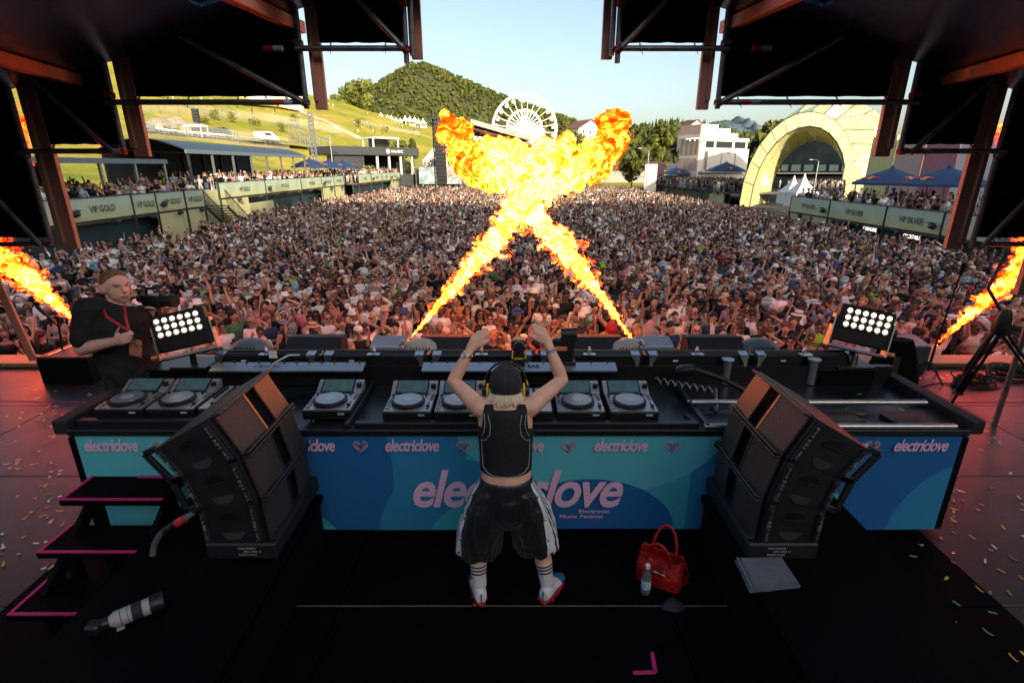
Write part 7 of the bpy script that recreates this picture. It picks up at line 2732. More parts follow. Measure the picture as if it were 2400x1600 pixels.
# T-shirt
ts = MB()
rings(ts, [(Vector((nk.x - .02, YC, .90)), fw * .178, rt_ * .21), (Vector((nk.x - .03, YC, 1.10)), fw * .178, rt_ * .21), (Vector((nk.x - .03, YC, 1.25)), fw * .178, rt_ * .222), (Vector((nk.x - .02, YC, 1.38)), fw * .16, rt_ * .225), (Vector((nk.x - .01, YC, 1.465)), fw * .115, rt_ * .17), (nk - up * .035, fw * .082, rt_ * .088)], 0, 26)
limb(ts, [nk - up * .09, shR, shR.lerp(elR, .72)], [.095, .092, .088], 0, 18)
limb(ts, [nk - up * .09, shL, shL.lerp(elL, .7)], [.09, .086, .084], 0, 18)
V, F, _ = skinned(ts, .010, 5, None, False)
V = wrinkle(V, F, .012, 7, (1, 1, .8), 2)
V = wrinkle(V, F, .004, 20, (1, 1, .8), 2)
tee = mesh_obj('t_shirt', V, F, [M('tee_black', (.007, .007, .008), .85, var=.2, scale=15, bump=.2, bscale=150)], cmn)
tr = MB()
for sg in (-1, 1):
    hpj = Vector((nk.x - .02, YC, .95)) + rt_ * sg * .09
    limb(tr, [hpj, hpj + Vector((0, 0, -.45)), hpj + Vector((0, 0, -.90))], [.13, .095, .08], 0, 16)
rings(tr, [(Vector((nk.x - .02, YC, 1.0)), fw * .16, rt_ * .19), (Vector((nk.x - .02, YC, .85)), fw * .15, rt_ * .19)], 0, 20)
V, F, _ = skinned(tr, .014, 4, None, False)
mesh_obj('trousers', V, F, [M('trousers_black', (.008, .008, .009), .8, var=.3, scale=8)], cmn)
for sg in (-1, 1):
    f0 = Vector((nk.x - .02, YC, .04)) + rt_ * sg * .09
    MB().ell(f0 + fw * .05, (.15, .06, .05), 14, 8, 0, Matrix.Rotation(math.atan2(fw.y, fw.x), 3, 'Z')).build('shoe', plastic_k, cmn, 60)
bvt = BVHTree.FromPolygons([Vector(v) for v in V], [tuple(int(i) for i in f) for f in F])
lan = thing('lanyard', 'red lanyard with a colourful pass hanging from the camera operator\'s neck', 'lanyard', nk)
red_s = M('lanyard_red', (.5, .015, .02), .6, var=.1)
for sg, px0 in ((1, 238), (-1, 292)):
    q = [P(px0, 715, Y=YC - .10), P(px0 + (12 if sg > 0 else 2), 742, Y=YC - .22), P(302 if sg > 0 else 303, 775, Y=YC - .26)]
    for a, c in zip(q[:-1], q[1:]):
        MB().bar(a, c, .018, .003, up=(0.3, -1, .2)).build('strap', red_s, lan, None)
a, c = P(303, 775, Y=YC - .26), P(306, 792, Y=YC - .26)
MB().bar(a, c, .012, .008, up=(0, -1, 0)).build('clip', gold, lan, None)
pc = P(318, 815, Y=YC - .27)
MB().box(pc, (.095, .004, .135), Matrix.Rotation(R(12), 3, 'Y'), bev=.001).build('pass', M('pass_print', (.05, .04, .12), .35, var=1, scale=28, col2=(.8, .28, .06)), lan, None)
MB().box(pc + Vector((0, .003, 0)), (.105, .003, .145), Matrix.Rotation(R(12), 3, 'Y'), bev=.001).build('sleeve', plastic_k, lan, None)
# his video camera
vc = P(362, 704, Y=4.16)
t = thing('video_camera', 'black shoulder video camera held up by the operator', 'camera', vc)
rz_ = Matrix.Rotation(R(-12), 3, 'Z')
MB().box(vc, (.17, .10, .105), rz_, bev=.012).build('body', plastic_k, t, None)
MB().lathe([(.042, 0), (.045, .05), (.052, .07), (.052, .12), (.048, .125)], vc + rz_ @ Vector((.08, 0, .005)), 22, axis=rz_ @ Vector((1, 0, 0))).build('lens', rubber_k, t, 40)
MB().tube([vc + rz_ @ Vector((-.07, 0, .05)), vc + rz_ @ Vector((-.05, 0, .10)), vc + rz_ @ Vector((.05, 0, .105)), vc + rz_ @ Vector((.08, 0, .055))], .011, 8).build('top_handle', plastic_k, t, 60)
MB().lathe([(.03, -.03), (.034, 0), (.034, .035)], vc + rz_ @ Vector((-.11, 0, .01)), 16, axis=rz_ @ Vector((-1, 0, 0))).build('eyepiece', rubber_k, t, 40)
MB().tube([vc + rz_ @ Vector((.03, -.02, -.05)), vc + Vector((.04, -.04, -.18)), vc + Vector((.10, -.06, -.26))], .008, 6).build('cable', rubber_k, t, 60)
MB().box(vc + rz_ @ Vector((0, 0, -.12)), (.06, .05, .14), rz_, bev=.01).build('grip', plastic_k, t, None)
# ================================================================== the crowd
HEAD, CHEST, BELLY, UARM, FARM, HAND, THIGH, CALF, FOOT, HIPS, HAIR, GLASS, HAT, SHOUL, BAND_, HATB, MOUTH = range(17)
POSES = {
    'down': (((.25, .03, 1.14), (.24, -.09, .92)), ((-.25, .03, 1.14), (-.25, -.07, .92))),
    'cup': (((.24, .0, 1.14), (.10, -.26, 1.17)), ((-.25, .03, 1.14), (-.25, -.06, .92))),
    'phone': (((.24, -.03, 1.15), (.05, -.27, 1.24)), ((-.24, -.03, 1.15), (-.06, -.26, 1.22))),
    'oneup': (((.28, -.10, 1.58), (.25, -.16, 1.84)), ((-.25, .02, 1.14), (-.2, -.15, .98))),
    'oneup2': (((.25, .02, 1.14), (.12, -.24, 1.12)), ((-.30, -.06, 1.56), (-.22, -.14, 1.80))),
    'bothup': (((.29, -.08, 1.60), (.24, -.12, 1.87)), ((-.29, -.08, 1.60), (-.26, -.12, 1.86))),
    'wide': (((.33, -.10, 1.36), (.42, -.18, 1.62)), ((-.25, .02, 1.15), (-.16, -.22, 1.08))),
    'head': (((.33, -.02, 1.58), (.14, -.03, 1.72)), ((-.25, .02, 1.14), (-.13, -.22, 1.13))),
    'clap': (((.22, -.12, 1.22), (.05, -.28, 1.42)), ((-.22, -.12, 1.22), (-.05, -.28, 1.42))),
    'folded': (((.23, -.06, 1.15), (-.06, -.20, 1.16)), ((-.23, -.06, 1.15), (.06, -.19, 1.13))),
}
PN = list(POSES)

def person_parts(pose, fem, hi):
    b = MB()
    n = 16 if hi else 8
    sw = .90 if fem else 1.0
    hw = 1.05 if fem else .97
    ws = .86 if fem else 1.0
    def ring_(z, a, d, y=0): return (Vector((0, y, z)), X_ * a, Y_ * d)
    sub = 3 if hi else 1
    rings(b, [ring_(.86, .15 * hw, .11), ring_(.95, .17 * hw, .12), ring_(1.04, .15 * ws, .10)], HIPS, n, None, sub)
    rings(b, [ring_(1.04, .15 * ws, .10), ring_(1.18, .148 * ws, .105)], BELLY, n, None, sub)
    rings(b, [ring_(1.18, .148 * ws, .105), ring_(1.31, .172 * sw, .125 + (.012 if fem else 0), -.008), ring_(1.40, .168 * sw, .105)], CHEST, n, None, sub)
    rings(b, [ring_(1.40, .168 * sw, .105), ring_(1.455, .13 * sw, .08, .005), ring_(1.49, .062, .058, .0)], SHOUL, n, None, sub)
    rings(b, [ring_(1.47, .055, .055, .0), ring_(1.56, .052, .055, -.01)], HEAD, n if hi else 5, None, sub)
    b.ell((0, -.012, 1.655), (.074, .092, .112), 14 if hi else 9, 10 if hi else 6, HEAD)
    if hi:
        b.ell((0, -.045, 1.60), (.052, .055, .06), 10, 8, HEAD)
        limb(b, [(0, -.096, 1.665), (0, -.112, 1.64)], [.010, .014], HEAD, 8)
        for sx in (-1, 1):
            b.ell((sx * .074, 0, 1.645), (.012, .02, .03), 8, 6, HEAD)
    else:
        b.add([(0, -.100, 1.67), (.014, -.10, 1.635), (-.014, -.10, 1.635), (0, -.122, 1.64)], [(0, 1, 3), (0, 3, 2), (1, 2, 3)], HEAD)
    for sx, (el, wr) in zip((1, -1), POSES[pose]):
        sh_ = Vector((sx * .165 * sw, 0, 1.42))
        el, wr = Vector((el[0] * (.94 if fem else 1), el[1], el[2])), Vector(wr)
        f = .82 if fem else 1.0
        if hi:
            limb(b, [sh_ * 1, sh_.lerp(el, .55)], [.060 * f, .050 * f], UARM, 12)
            limb(b, [sh_.lerp(el, .5), el], [.050 * f, .041 * f], FARM, 12)
            limb(b, [el, el.lerp(wr, .4), wr], [.041 * f, .040 * f, .027 * f], FARM, 12)
            d = (wr - el).normalized()
            rings(b, [(wr - d * .01, X_ * .026, Y_ * .022), (wr + d * .05, X_ * .036, Y_ * .02), (wr + d * .09, X_ * .034, Y_ * .018)], HAND, 10, None, 2)
            for q in range(4):
                o = wr + d * .085 + X_ * (-.026 + .0175 * q)
                limb(b, [o, o + d * .035 + Y_ * -.008, o + d * (.062 - .006 * abs(q - 1.5)) + Y_ * -.022], [.0095, .009, .007], HAND, 6, True, .02)
            o = wr + d * .02 - X_ * sx * .028
            limb(b, [o, o + d * .035 - X_ * sx * .022, o + d * .065 - X_ * sx * .026], [.012, .011, .008], HAND, 6, True, .02)
        else:
            b.tube([sh_, sh_.lerp(el, .5)], [.062 * f, .05 * f], 5, True, UARM)
            b.tube([sh_.lerp(el, .48), el, wr], [.047 * f, .042 * f, .028 * f], 5, True, FARM)
            d = (wr - el).normalized()
            b.tube([wr, wr + d * .06, wr + d * .13], [.026, .04, .018], 5, True, HAND)
    for sx in (-1, 1):
        hp_, kn, an = Vector((sx * .085 * hw, 0, .90)), Vector((sx * .10, -.01, .50)), Vector((sx * .11, .02, .09))
        if hi:
            limb(b, [hp_, kn], [.092, .064], THIGH, 12)
            limb(b, [kn, kn.lerp(an, .3), an], [.060, .058, .038], CALF, 12)
        else:
            b.tube([hp_, kn], [.09, .066], 5, True, THIGH)
            b.tube([kn, an], [.06, .04], 5, True, CALF)
        b.ell((an.x, -.05, .045), (.046, .125, .045), 10 if hi else 5, 6 if hi else 4, FOOT)
    return b

def hair_part(style, hi):
    b = MB()
    nu, nv = (18, 10) if hi else (9, 6)
    if style == 'bald':
        return None
    b.ell((0, .012, 1.70), (.085, .100, .092), nu, nv, HAIR)
    if style in ('long', 'pony', 'bun'):
        if style == 'long':
            L = [((0, .02, 1.70), .092, .085), ((0, .045, 1.58), .105, .07), ((0, .085, 1.44), .10, .05), ((0, .10, 1.32), .085, .04), ((0, .10, 1.24), .05, .02)]
        elif style == 'pony':
            L = [((0, .09, 1.72), .035, .035), ((0, .13, 1.66), .045, .04), ((0, .14, 1.5), .035, .03), ((0, .13, 1.36), .012, .01)]
        else:
            L = [((0, .03, 1.75), .04, .04), ((0, .03, 1.80), .045, .045), ((0, .03, 1.83), .02, .02)]
        rings(b, [(Vector(c), X_ * a, Y_ * d) for c, a, d in L], HAIR, 14 if hi else 6, None, 3 if hi else 1)
        if style == 'long' and hi:
            for sx in (-1, 1):
                limb(b, [(sx * .078, -.02, 1.70), (sx * .088, -.02, 1.56), (sx * .09, -.045, 1.42), (sx * .085, -.07, 1.33)], [.02, .028, .026, .010], HAIR, 8)
    if style == 'curly':
        rnd = random.Random(4)
        for k in range(26 if hi else 7):
            a = rnd.uniform(0, 6.28)
            e = rnd.uniform(-.1, 1.3)
            b.ell((.085 * math.cos(a) * math.cos(e), .03 + .09 * abs(math.sin(a)) * math.cos(e), 1.70 + .085 * math.sin(e)), .034 if hi else .05, 7 if hi else 5, 5 if hi else 4, HAIR)
    return b

def glasses_part(hi):
    b = MB()
    if hi:
        for sx in (-1, 1):
            b.box((sx * .034, -.100, 1.668), (.056, .016, .038), bev=.006, mi=GLASS)
            b.bar((sx * .066, -.098, 1.674), (sx * .078, .0, 1.672), .005, .010, mi=GLASS)
        b.box((0, -.104, 1.674), (.02, .008, .008), mi=GLASS)
    else:
        b.box((0, -.098, 1.668), (.135, .022, .036), mi=GLASS)
    return b

def hat_part(kind, hi):
    b = MB()
    n = 20 if hi else 7
    z = 1.715
    if kind == 'bucket':
        b.lathe([(.135, -.035), (.138, -.028), (.096, .0), (.092, .07), (.07, .085), (.01, .088)], (0, .005, z), n, HAT)
    elif kind == 'straw':
        b.lathe([(.165, -.008), (.168, .0), (.095, .010), (.092, .04)], (0, .005, z), n, HAT)
        b.lathe([(.0935, .012), (.0935, .042)], (0, .005, z), n, HATB)
        b.lathe([(.092, .04), (.085, .095), (.06, .10), (.01, .088)], (0, .005, z), n, HAT)
    elif kind in ('cap', 'capback'):
        b.lathe([(.090, -.015), (.092, .02), (.078, .065), (.045, .09), (.01, .096)], (0, .008, z), n, HAT)
        s = -1 if kind == 'cap' else 1
        b.prism([(-.07, s * .07, z - .008), (.07, s * .07, z - .008), (.062, s * .15, z - .022), (.0, s * .172, z - .026), (-.062, s * .15, z - .022)], (0, 0, 0), (0, 0, .008), HAT)
    elif kind == 'cone':
        b.lathe([(.25, -.04), (.245, -.035), (.02, .12), (.005, .125)], (0, .0, z), n, HAT)
    return b

def tri(b):
    V = np.array(b.v)
    F, T = [], []
    for f, m in zip(b.f, b.m):
        for k in range(1, len(f) - 1):
            F.append((f[0], f[k], f[k + 1])); T.append(m)
    return V, np.array(F), np.array(T)

HAIRS_F = ['long', 'long', 'long', 'pony', 'bun', 'curly']
HAIRS_M = ['short', 'short', 'short', 'curly', 'bald']
SKINS = [(.52, .33, .26), (.46, .28, .21), (.56, .37, .30), (.38, .22, .16), (.54, .34, .27), (.15, .085, .06), (.42, .25, .19)]
SHIRTS = [('white', (.78, .77, .75), 38), ('black', (.005, .005, .007), 46), ('grey', (.24, .24, .25), 5), ('beige', (.48, .40, .31), 4), ('red', (.38, .03, .03), 3), ('dark blue', (.02, .04, .11), 4),
          ('light blue', (.24, .40, .50), 4), ('pink', (.60, .22, .34), 3), ('green', (.06, .20, .08), 2), ('yellow', (.62, .42, .06), 1), ('neon green', (.30, .65, .05), .6), ('lilac', (.30, .24, .42), 1.5), ('orange', (.62, .20, .04), 1), ('turquoise', (.05, .34, .36), 1)]
PANTS = [('dark', (.015, .015, .018)), ('blue denim', (.06, .09, .15)), ('beige', (.38, .31, .22)), ('white', (.62, .6, .58)), ('grey', (.14, .14, .15)), ('pale denim', (.20, .26, .34))]
HAIRC = [('dark', (.015, .011, .009)), ('brown', (.06, .032, .018)), ('fair', (.30, .19, .09)), ('dark', (.02, .014, .01)), ('dark', (.012, .009, .008)), ('auburn', (.12, .045, .02)), ('brown', (.08, .045, .025))]
HATC = [('white', (.70, .68, .64)), ('black', (.014, .014, .016)), ('beige', (.48, .36, .22)), ('red', (.38, .03, .04)), ('blue', (.04, .07, .2)), ('pale pink', (.6, .38, .40)), ('grey', (.25, .25, .25))]
SW = np.array([s[2] for s in SHIRTS], dtype=float); SW /= SW.sum()
rp = random.Random(21)

def outfit(fem, topless_p=.06):
    sk = np.array(rp.choice(SKINS)) * rp.uniform(.72, .98)
    k = int(np.searchsorted(np.cumsum(SW), rp.random()))
    sname, sc, _ = SHIRTS[min(k, len(SHIRTS) - 1)]
    sc = np.array(sc) * rp.uniform(.85, 1.08)
    pname, pc = rp.choice(PANTS)
    hname, hcol = rp.choice(HAIRC)
    C = np.tile(sk, (17, 1))
    if fem:
        st = rp.choices(['top', 'crop', 'tee', 'bikini', 'dress'], [40, 22, 24, 6, 12])[0]
    else:
        st = rp.choices(['tee', 'tank', 'shirt', 'bare'], [70, 14, 14, 4])[0]
    if st in ('tee', 'tank', 'shirt', 'top', 'crop', 'dress', 'bikini'): C[CHEST] = sc
    if st in ('tee', 'tank', 'shirt', 'top', 'dress'): C[BELLY] = sc
    if st in ('tee', 'shirt'): C[SHOUL] = sc; C[UARM] = sc
    if st == 'tank': C[SHOUL] = sc
    if st == 'shirt': C[FARM] = sc
    C[HIPS] = C[THIGH] = pc
    if rp.random() < .45: C[CALF] = pc
    if st == 'dress': C[HIPS] = C[THIGH] = sc
    C[FOOT] = rp.choice([(.6, .58, .55), (.03, .03, .03)])
    C[HAIR] = hcol
    C[GLASS] = (.008, .008, .010) if rp.random() < .92 else (.03, .12, .2)
    htn, htc = rp.choices(HATC, [9, 7, 4, 1, 1.2, 1, 2])[0]
    C[HAT] = htc
    C[HATB] = (.02, .02, .02)
    C[HEAD] = sk
    words = {'tee': '%s T-shirt' % sname, 'tank': '%s tank top' % sname, 'shirt': 'long sleeved %s shirt' % sname, 'bare': 'no shirt', 'top': '%s sleeveless top' % sname, 'crop': '%s crop top' % sname, 'bikini': '%s bikini top' % sname, 'dress': '%s dress' % sname}[st]
    return C, words, hname, htn, pname

# positions --------------------------------------------------------------------------------------
spots = []
y = 10.4
while y < 101:
    s = .50 + .0054 * y
    x = -20.6 + rp.uniform(0, s)
    while x < 20.8:
        xx, yy = x + rp.uniform(-.24, .24) * s * 1.5, y + rp.uniform(-.3, .3) * s
        keep = 1.0
        if xx / (yy * CT + 3.45 * ST) * FPX + 1200 < 300 and yy < 24: keep = .38
        if xx < -16.5 and 24 < yy < 33: keep = .5
        if abs(abs(xx - 1.5) - 0) < 9 and 36.2 < yy < 37.6: keep = .0
        if abs(xx) > 19.8 and yy < 40: keep *= .4
        if xx > 9 and yy < 12: keep *= .8
        dpx = xx / (yy * CT + 3.45 * ST) * FPX + 1200
        if -60 < dpx < 2460 and rp.random() < keep:
            spots.append((xx, yy))
        x += s * rp.uniform(.85, 1.15)
    y += s * .92
spots.sort(key=lambda q: q[1] + .02 * abs(q[0]))
near = [q for q in spots if 60 < q[0] / (q[1] * CT + 3.45 * ST) * FPX + 1200 < 2340][:300]
nearset = set(near)
rest = [q for q in spots if q not in nearset]

# near people: one continuous body each, hair, hat and glasses as parts
skin_attr = attr_mat('crowd_cloth_and_skin', .7, nvar=.10, nscale=9)
BOD = {}
def body_hi(pose, fem):
    if (pose, fem) not in BOD:
        BOD[(pose, fem)] = skinned(person_parts(pose, fem, True), .017, 2, .19)
    return BOD[(pose, fem)]
PART = {}
def part_hi(kind):
    if kind not in PART:
        b = hair_part(kind[1], True) if kind[0] == 'hair' else glasses_part(True) if kind[0] == 'glass' else hat_part(kind[1], True)
        PART[kind] = None if b is None else tri(b)
    return PART[kind]
HMESH = {}
POSEW = {'down': 'arms lowered', 'cup': 'one hand held forward', 'phone': 'both hands held at the chest', 'oneup': 'one arm raised', 'oneup2': 'one arm raised', 'bothup': 'both arms raised', 'wide': 'one arm spread out', 'head': 'one hand on the head', 'clap': 'hands together under the chin', 'folded': 'arms folded'}
def add_person(x, y, front):
    fem = rp.random() < .48
    pose = rp.choices(PN, [16, 14, 12, 9, 9, 8, 8, 7, 6, 8])[0]
    C, words, hname, htn, pname = outfit(fem)
    V, F, T = body_hi(pose, fem)
    o = link('person', mesh_from_arrays('person', V, F, C[T], skin_attr, True))
    sc = rp.uniform(.90, 1.0) if fem else rp.uniform(.97, 1.08)
    o.location = (x, y, GZ)
    o.scale = (sc * rp.uniform(.96, 1.1), sc * rp.uniform(.96, 1.1), sc)
    base = math.atan2(x, y) * -1.0
    o.rotation_euler = (rp.uniform(-.06, .06), rp.uniform(-.06, .06), base * .6 + (rp.gauss(0, .38) if rp.random() > .07 else rp.uniform(0, 6.28)))
    hat = rp.choices([None, 'bucket', 'straw', 'cap', 'capback'], [80, 5, 3, 7, 5])[0]
    hs = rp.choice(HAIRS_F if fem else HAIRS_M)
    lab = 'person in %s' % words
    d = part_hi(('hair', hs))
    if d is not None:
        key = ('hair', hs, hname)
        if key not in HMESH:
            HMESH[key] = mesh_from_arrays('hair', d[0], d[1], np.tile(np.array(C[HAIR]), (len(d[1]), 1)), skin_attr, True)
        link('hair', HMESH[key], o)
        lab += ' with %s%s hair' % ('long ' if hs == 'long' else 'curly ' if hs == 'curly' else 'tied ' if hs in ('pony', 'bun') else 'short ', hname)
    else:
        lab += ' with shaved head'
    if rp.random() < .6:
        d = part_hi(('glass', 0))
        if 'g' not in HMESH:
            HMESH['g'] = mesh_from_arrays('sunglasses', d[0], d[1], np.tile(np.array((.008, .008, .01)), (len(d[1]), 1)), attr_mat('shades', .12, spec=.6), True)
        link('sunglasses', HMESH['g'], o)
        lab += ' and sunglasses'
    if hat:
        d = part_hi(('hat', hat))
        key = ('hat', hat, htn)
        if key not in HMESH:
            HMESH[key] = mesh_from_arrays('hat', d[0], d[1], C[d[2]], skin_attr, False)
        link('hat', HMESH[key], o)
        lab += ', %s %s' % (htn, {'bucket': 'bucket hat', 'straw': 'brimmed hat', 'cap': 'cap', 'capback': 'backwards cap'}[hat])
    lab += ', ' + POSEW[pose]
    if len(lab.split()) > 16: lab = lab.replace(' and sunglasses', '')
    if len(lab.split()) > 16: lab = lab.split(' with ')[0] + lab[lab.index(','):]
    tag(o, lab, 'person', 'people in the crowd')
    return o
for q in near:
    add_person(q[0], q[1], True)

# the rest of the crowd, farther off -------------------------------------------------------------
LOW = []
for pose in PN:
    for fem in (False, True):
        for v in range(3):
            b = person_parts(pose, fem, False)
            hs = rp.choice(HAIRS_F if fem else HAIRS_M)
            h = hair_part(hs, False)
            if h: b.add(h.v, h.f); b.m[-len(h.f):] = h.m
            if rp.random() < .6:
                h = glasses_part(False); b.add(h.v, h.f); b.m[-len(h.f):] = h.m
            if rp.random() < .2:
                h = hat_part(rp.choice(['bucket', 'straw', 'cap', 'capback']), False); b.add(h.v, h.f); b.m[-len(h.f):] = h.m
            V, F, T = tri(b)
            LOW.append((fem, V, F, T, pose))
W_P = {'down': 16, 'cup': 14, 'phone': 12, 'oneup': 7, 'oneup2': 7, 'bothup': 5, 'wide': 6, 'head': 5, 'clap': 6, 'folded': 8}
LW = [W_P[l[4]] for l in LOW]

KIND = []
for k in range(300):
    fem, V, F, T, _ = LOW[k % len(LOW)] if k < 120 else rp.choices(LOW, LW)[0]
    KIND.append((mesh_from_arrays('crowd', V, F, outfit(fem)[0][T], skin_attr), W_P[_], fem))
KM, KW = [k[0] for k in KIND], [k[1] for k in KIND]

def mass(name, pts, label):
    idx = rp.choices(range(len(KM)), KW, k=len(pts))
    rots, scls = [], []
    for (x, y, z), i in zip(pts, idx):
        a = rp.gauss(0, .45) - .6 * math.atan2(x, y) if rp.random() > .06 else rp.uniform(0, 6.28)
        if abs(z - GZ) > .6 and rp.random() < .35: a = rp.uniform(0, 6.28)
        sc = rp.uniform(.90, 1.0) if KIND[i][2] else rp.uniform(.96, 1.08)
        w = sc * rp.uniform(.98, 1.15)
        rots.append((rp.uniform(-.05, .05), rp.uniform(-.05, .05), a)); scls.append((w, w, sc))
    return tag(instanced(name, KM, pts, rots, scls, idx), label, 'crowd', None, 'stuff')
mass('crowd', [(x, y, GZ) for x, y in rest], 'dense festival crowd filling the ground between the terraces')
pts = []
for x0, x1, y0, y1, z in DECKS:
    side = -1 if x1 < 0 else 1
    xf = x1 if side < 0 else x0
    if z > GZ + .8 and y1 - y0 > 8:
        for row in range(3):
            y = y0 + .3
            while y < y1 - .2:
                if rp.random() < (.95, .8, .6)[row]:
                    pts.append((xf + side * (.15 + .55 * row + rp.uniform(-.1, .1)), y, z))
                y += rp.uniform(.45, .75)
        for k in range(int((y1 - y0) * (3.2 if y0 > 38 else 2.2))):
            pts.append((xf + side * rp.uniform(1.9, 7.0), rp.uniform(y0, y1), z))
    else:
        for k in range(90):
            pts.append((rp.uniform(x0, x1), rp.uniform(y0, y1), z))
mass('crowd', pts, 'guests packed along the terrace railings and side decks')
pts = []
for k in range(60):
    px, py = rp.choice([(rp.uniform(830, 980), rp.uniform(290, 318)), (rp.uniform(560, 790), rp.uniform(246, 300)), (rp.uniform(330, 560), rp.uniform(240, 250))])
    g = ground_hit(px, py)
    pts.append((g.x, g.y, ground_z(g.x, g.y)))
mass('crowd', pts, 'tiny figures sitting and walking on the sunny meadow slope')

# crowd barrier half way back
t = thing('crowd_barrier', 'low grey steel barrier crossing the middle of the crowd', 'barrier', (0, 36.8, GZ))
for k in range(-6, 10):
    b = MB().box((k * 1.1, 36.8, GZ + .6), (1.05, .05, 1.2)).bar((k * 1.1 - .5, 36.8, GZ), (k * 1.1 - .5, 37.6, GZ + .02), .05, .05)
    b.build('panel', galv, t, None)

# clear balloons over the crowd
bal = bpy.data.materials.new('clear_balloon')
bal.use_nodes = True
_nt = bal.node_tree
_b = _nt.nodes['Principled BSDF']
_b.inputs['Base Color'].default_value = (.8, .85, .9, 1)
_b.inputs['Roughness'].default_value = .04
_b.inputs['Transmission Weight'].default_value = .92
_b.inputs['IOR'].default_value = 1.06
_b.inputs['Coat Weight'].default_value = 1
for px, py, r, lab in ((664, 740, .155, 'larger clear round balloon held above the crowd'), (681, 771, .125, 'smaller clear round balloon just below the larger one')):
    c = P(px, py, Y=9.8)
    t = thing('balloon', lab, 'balloon', c)
    MB().ell(c, (r, r, r * 1.04), 24, 16).build('skin', bal, t, 60)
    for k in range(4):
        a = rp.uniform(0, 6.28)
        pts = [c + Vector((r * .6 * math.cos(a + q * .5), r * .4 * math.sin(q * .9), r * .5 * math.sin(a + q * .6))) for q in range(6)]
        MB().tube(pts, .008, 6).build('gold_ribbon', gold, t, 60)
    MB().tube([c - Vector((0, 0, r)), c - Vector((.02, 0, r + .5))], .003, 5).build('string', white_pvc, t, 60)
# ================================================================== flames
def flame_mat(name, hot=1.0, holes=False, k=1.0):
    m = bpy.data.materials.new(name)
    m.use_nodes = True
    nt = m.node_tree
    N, L = nt.nodes, nt.links
    N.clear()
    out = N.new('ShaderNodeOutputMaterial')
    em = N.new('ShaderNodeEmission')
    tc = N.new('ShaderNodeTexCoord')
    ha = N.new('ShaderNodeAttribute'); ha.attribute_name = 'burn'
    n1 = N.new('ShaderNodeTexNoise'); n1.inputs['Scale'].default_value = 2.6; n1.inputs['Detail'].default_value = 8; n1.inputs['Roughness'].default_value = .62; n1.inputs['Distortion'].default_value = 1.6
    n2 = N.new('ShaderNodeTexNoise'); n2.inputs['Scale'].default_value = 7.5; n2.inputs['Detail'].default_value = 6; n2.inputs['Distortion'].default_value = 2.2
    n2.noise_type = 'RIDGED_MULTIFRACTAL' if hasattr(n2, 'noise_type') else n2.noise_type
    L.new(tc.outputs['Object'], n1.inputs['Vector']); L.new(tc.outputs['Object'], n2.inputs['Vector'])
    def mth(op, a, c):
        x = N.new('ShaderNodeMath'); x.operation = op
        for i, v in enumerate((a, c)):
            if isinstance(v, (int, float)): x.inputs[i].default_value = v
            else: L.new(v, x.inputs[i])
        return x.outputs[0]
    fil = mth('MULTIPLY', n2.outputs['Fac'], .16)
    v = mth('ADD', mth('ADD', mth('MULTIPLY', mth('SUBTRACT', n1.outputs['Fac'], .5), 2.9), mth('MULTIPLY', ha.outputs['Fac'], 1.05)), fil)
    rmp = N.new('ShaderNodeValToRGB')
    e = rmp.color_ramp.elements
    e[0].position, e[0].color = 0.0, (1, .012, .0004, 1)
    e[1].position, e[1].color = 1.0, (1, .32, .05, 1)
    for pos, c in ((.2, (1, .030, .0008, 1)), (.38, (1, .066, .0022, 1)), (.55, (1, .13, .006, 1)), (.78, (1, .22, .022, 1))):
        q = e.new(pos); q.color = c
    for q in e: q.color = (1, q.color[1] * k, q.color[2] * k, 1)
    st = N.new('ShaderNodeMapRange')
    st.inputs['From Min'].default_value = 0; st.inputs['From Max'].default_value = 1
    st.inputs['To Min'].default_value = 2.5 * hot / k; st.inputs['To Max'].default_value = 11 * hot / k
    L.new(v, rmp.inputs['Fac']); L.new(v, st.inputs['Value'])
    L.new(rmp.outputs['Color'], em.inputs['Color']); L.new(st.outputs[0], em.inputs['Strength'])
    if holes:
        tr = N.new('ShaderNodeBsdfTransparent')
        mx = N.new('ShaderNodeMixShader')
        n3 = N.new('ShaderNodeTexNoise'); n3.inputs['Scale'].default_value = 4.5; n3.inputs['Detail'].default_value = 7; n3.inputs['Roughness'].default_value = .7; n3.inputs['Distortion'].default_value = 1.2
        L.new(tc.outputs['Object'], n3.inputs['Vector'])
        h = N.new('ShaderNodeMapRange')
        h.inputs['From Min'].default_value = .55; h.inputs['From Max'].default_value = .70
        L.new(n3.outputs['Fac'], h.inputs['Value'])
        L.new(h.outputs[0], mx.inputs[0]); L.new(tr.outputs[0], mx.inputs[1]); L.new(em.outputs[0], mx.inputs[2])
        L.new(mx.outputs[0], out.inputs['Surface'])
    else:
        L.new(em.outputs[0], out.inputs['Surface'])
    return m
FL = flame_mat('flame', .95, False, .5)
FLW = flame_mat('flame_wisps', .7, True, .5)
FB = flame_mat('fireball', .85, False, 3.0)
FBW = flame_mat('fireball_wisps', .65, True, 3.0)
rf_ = random.Random(17)

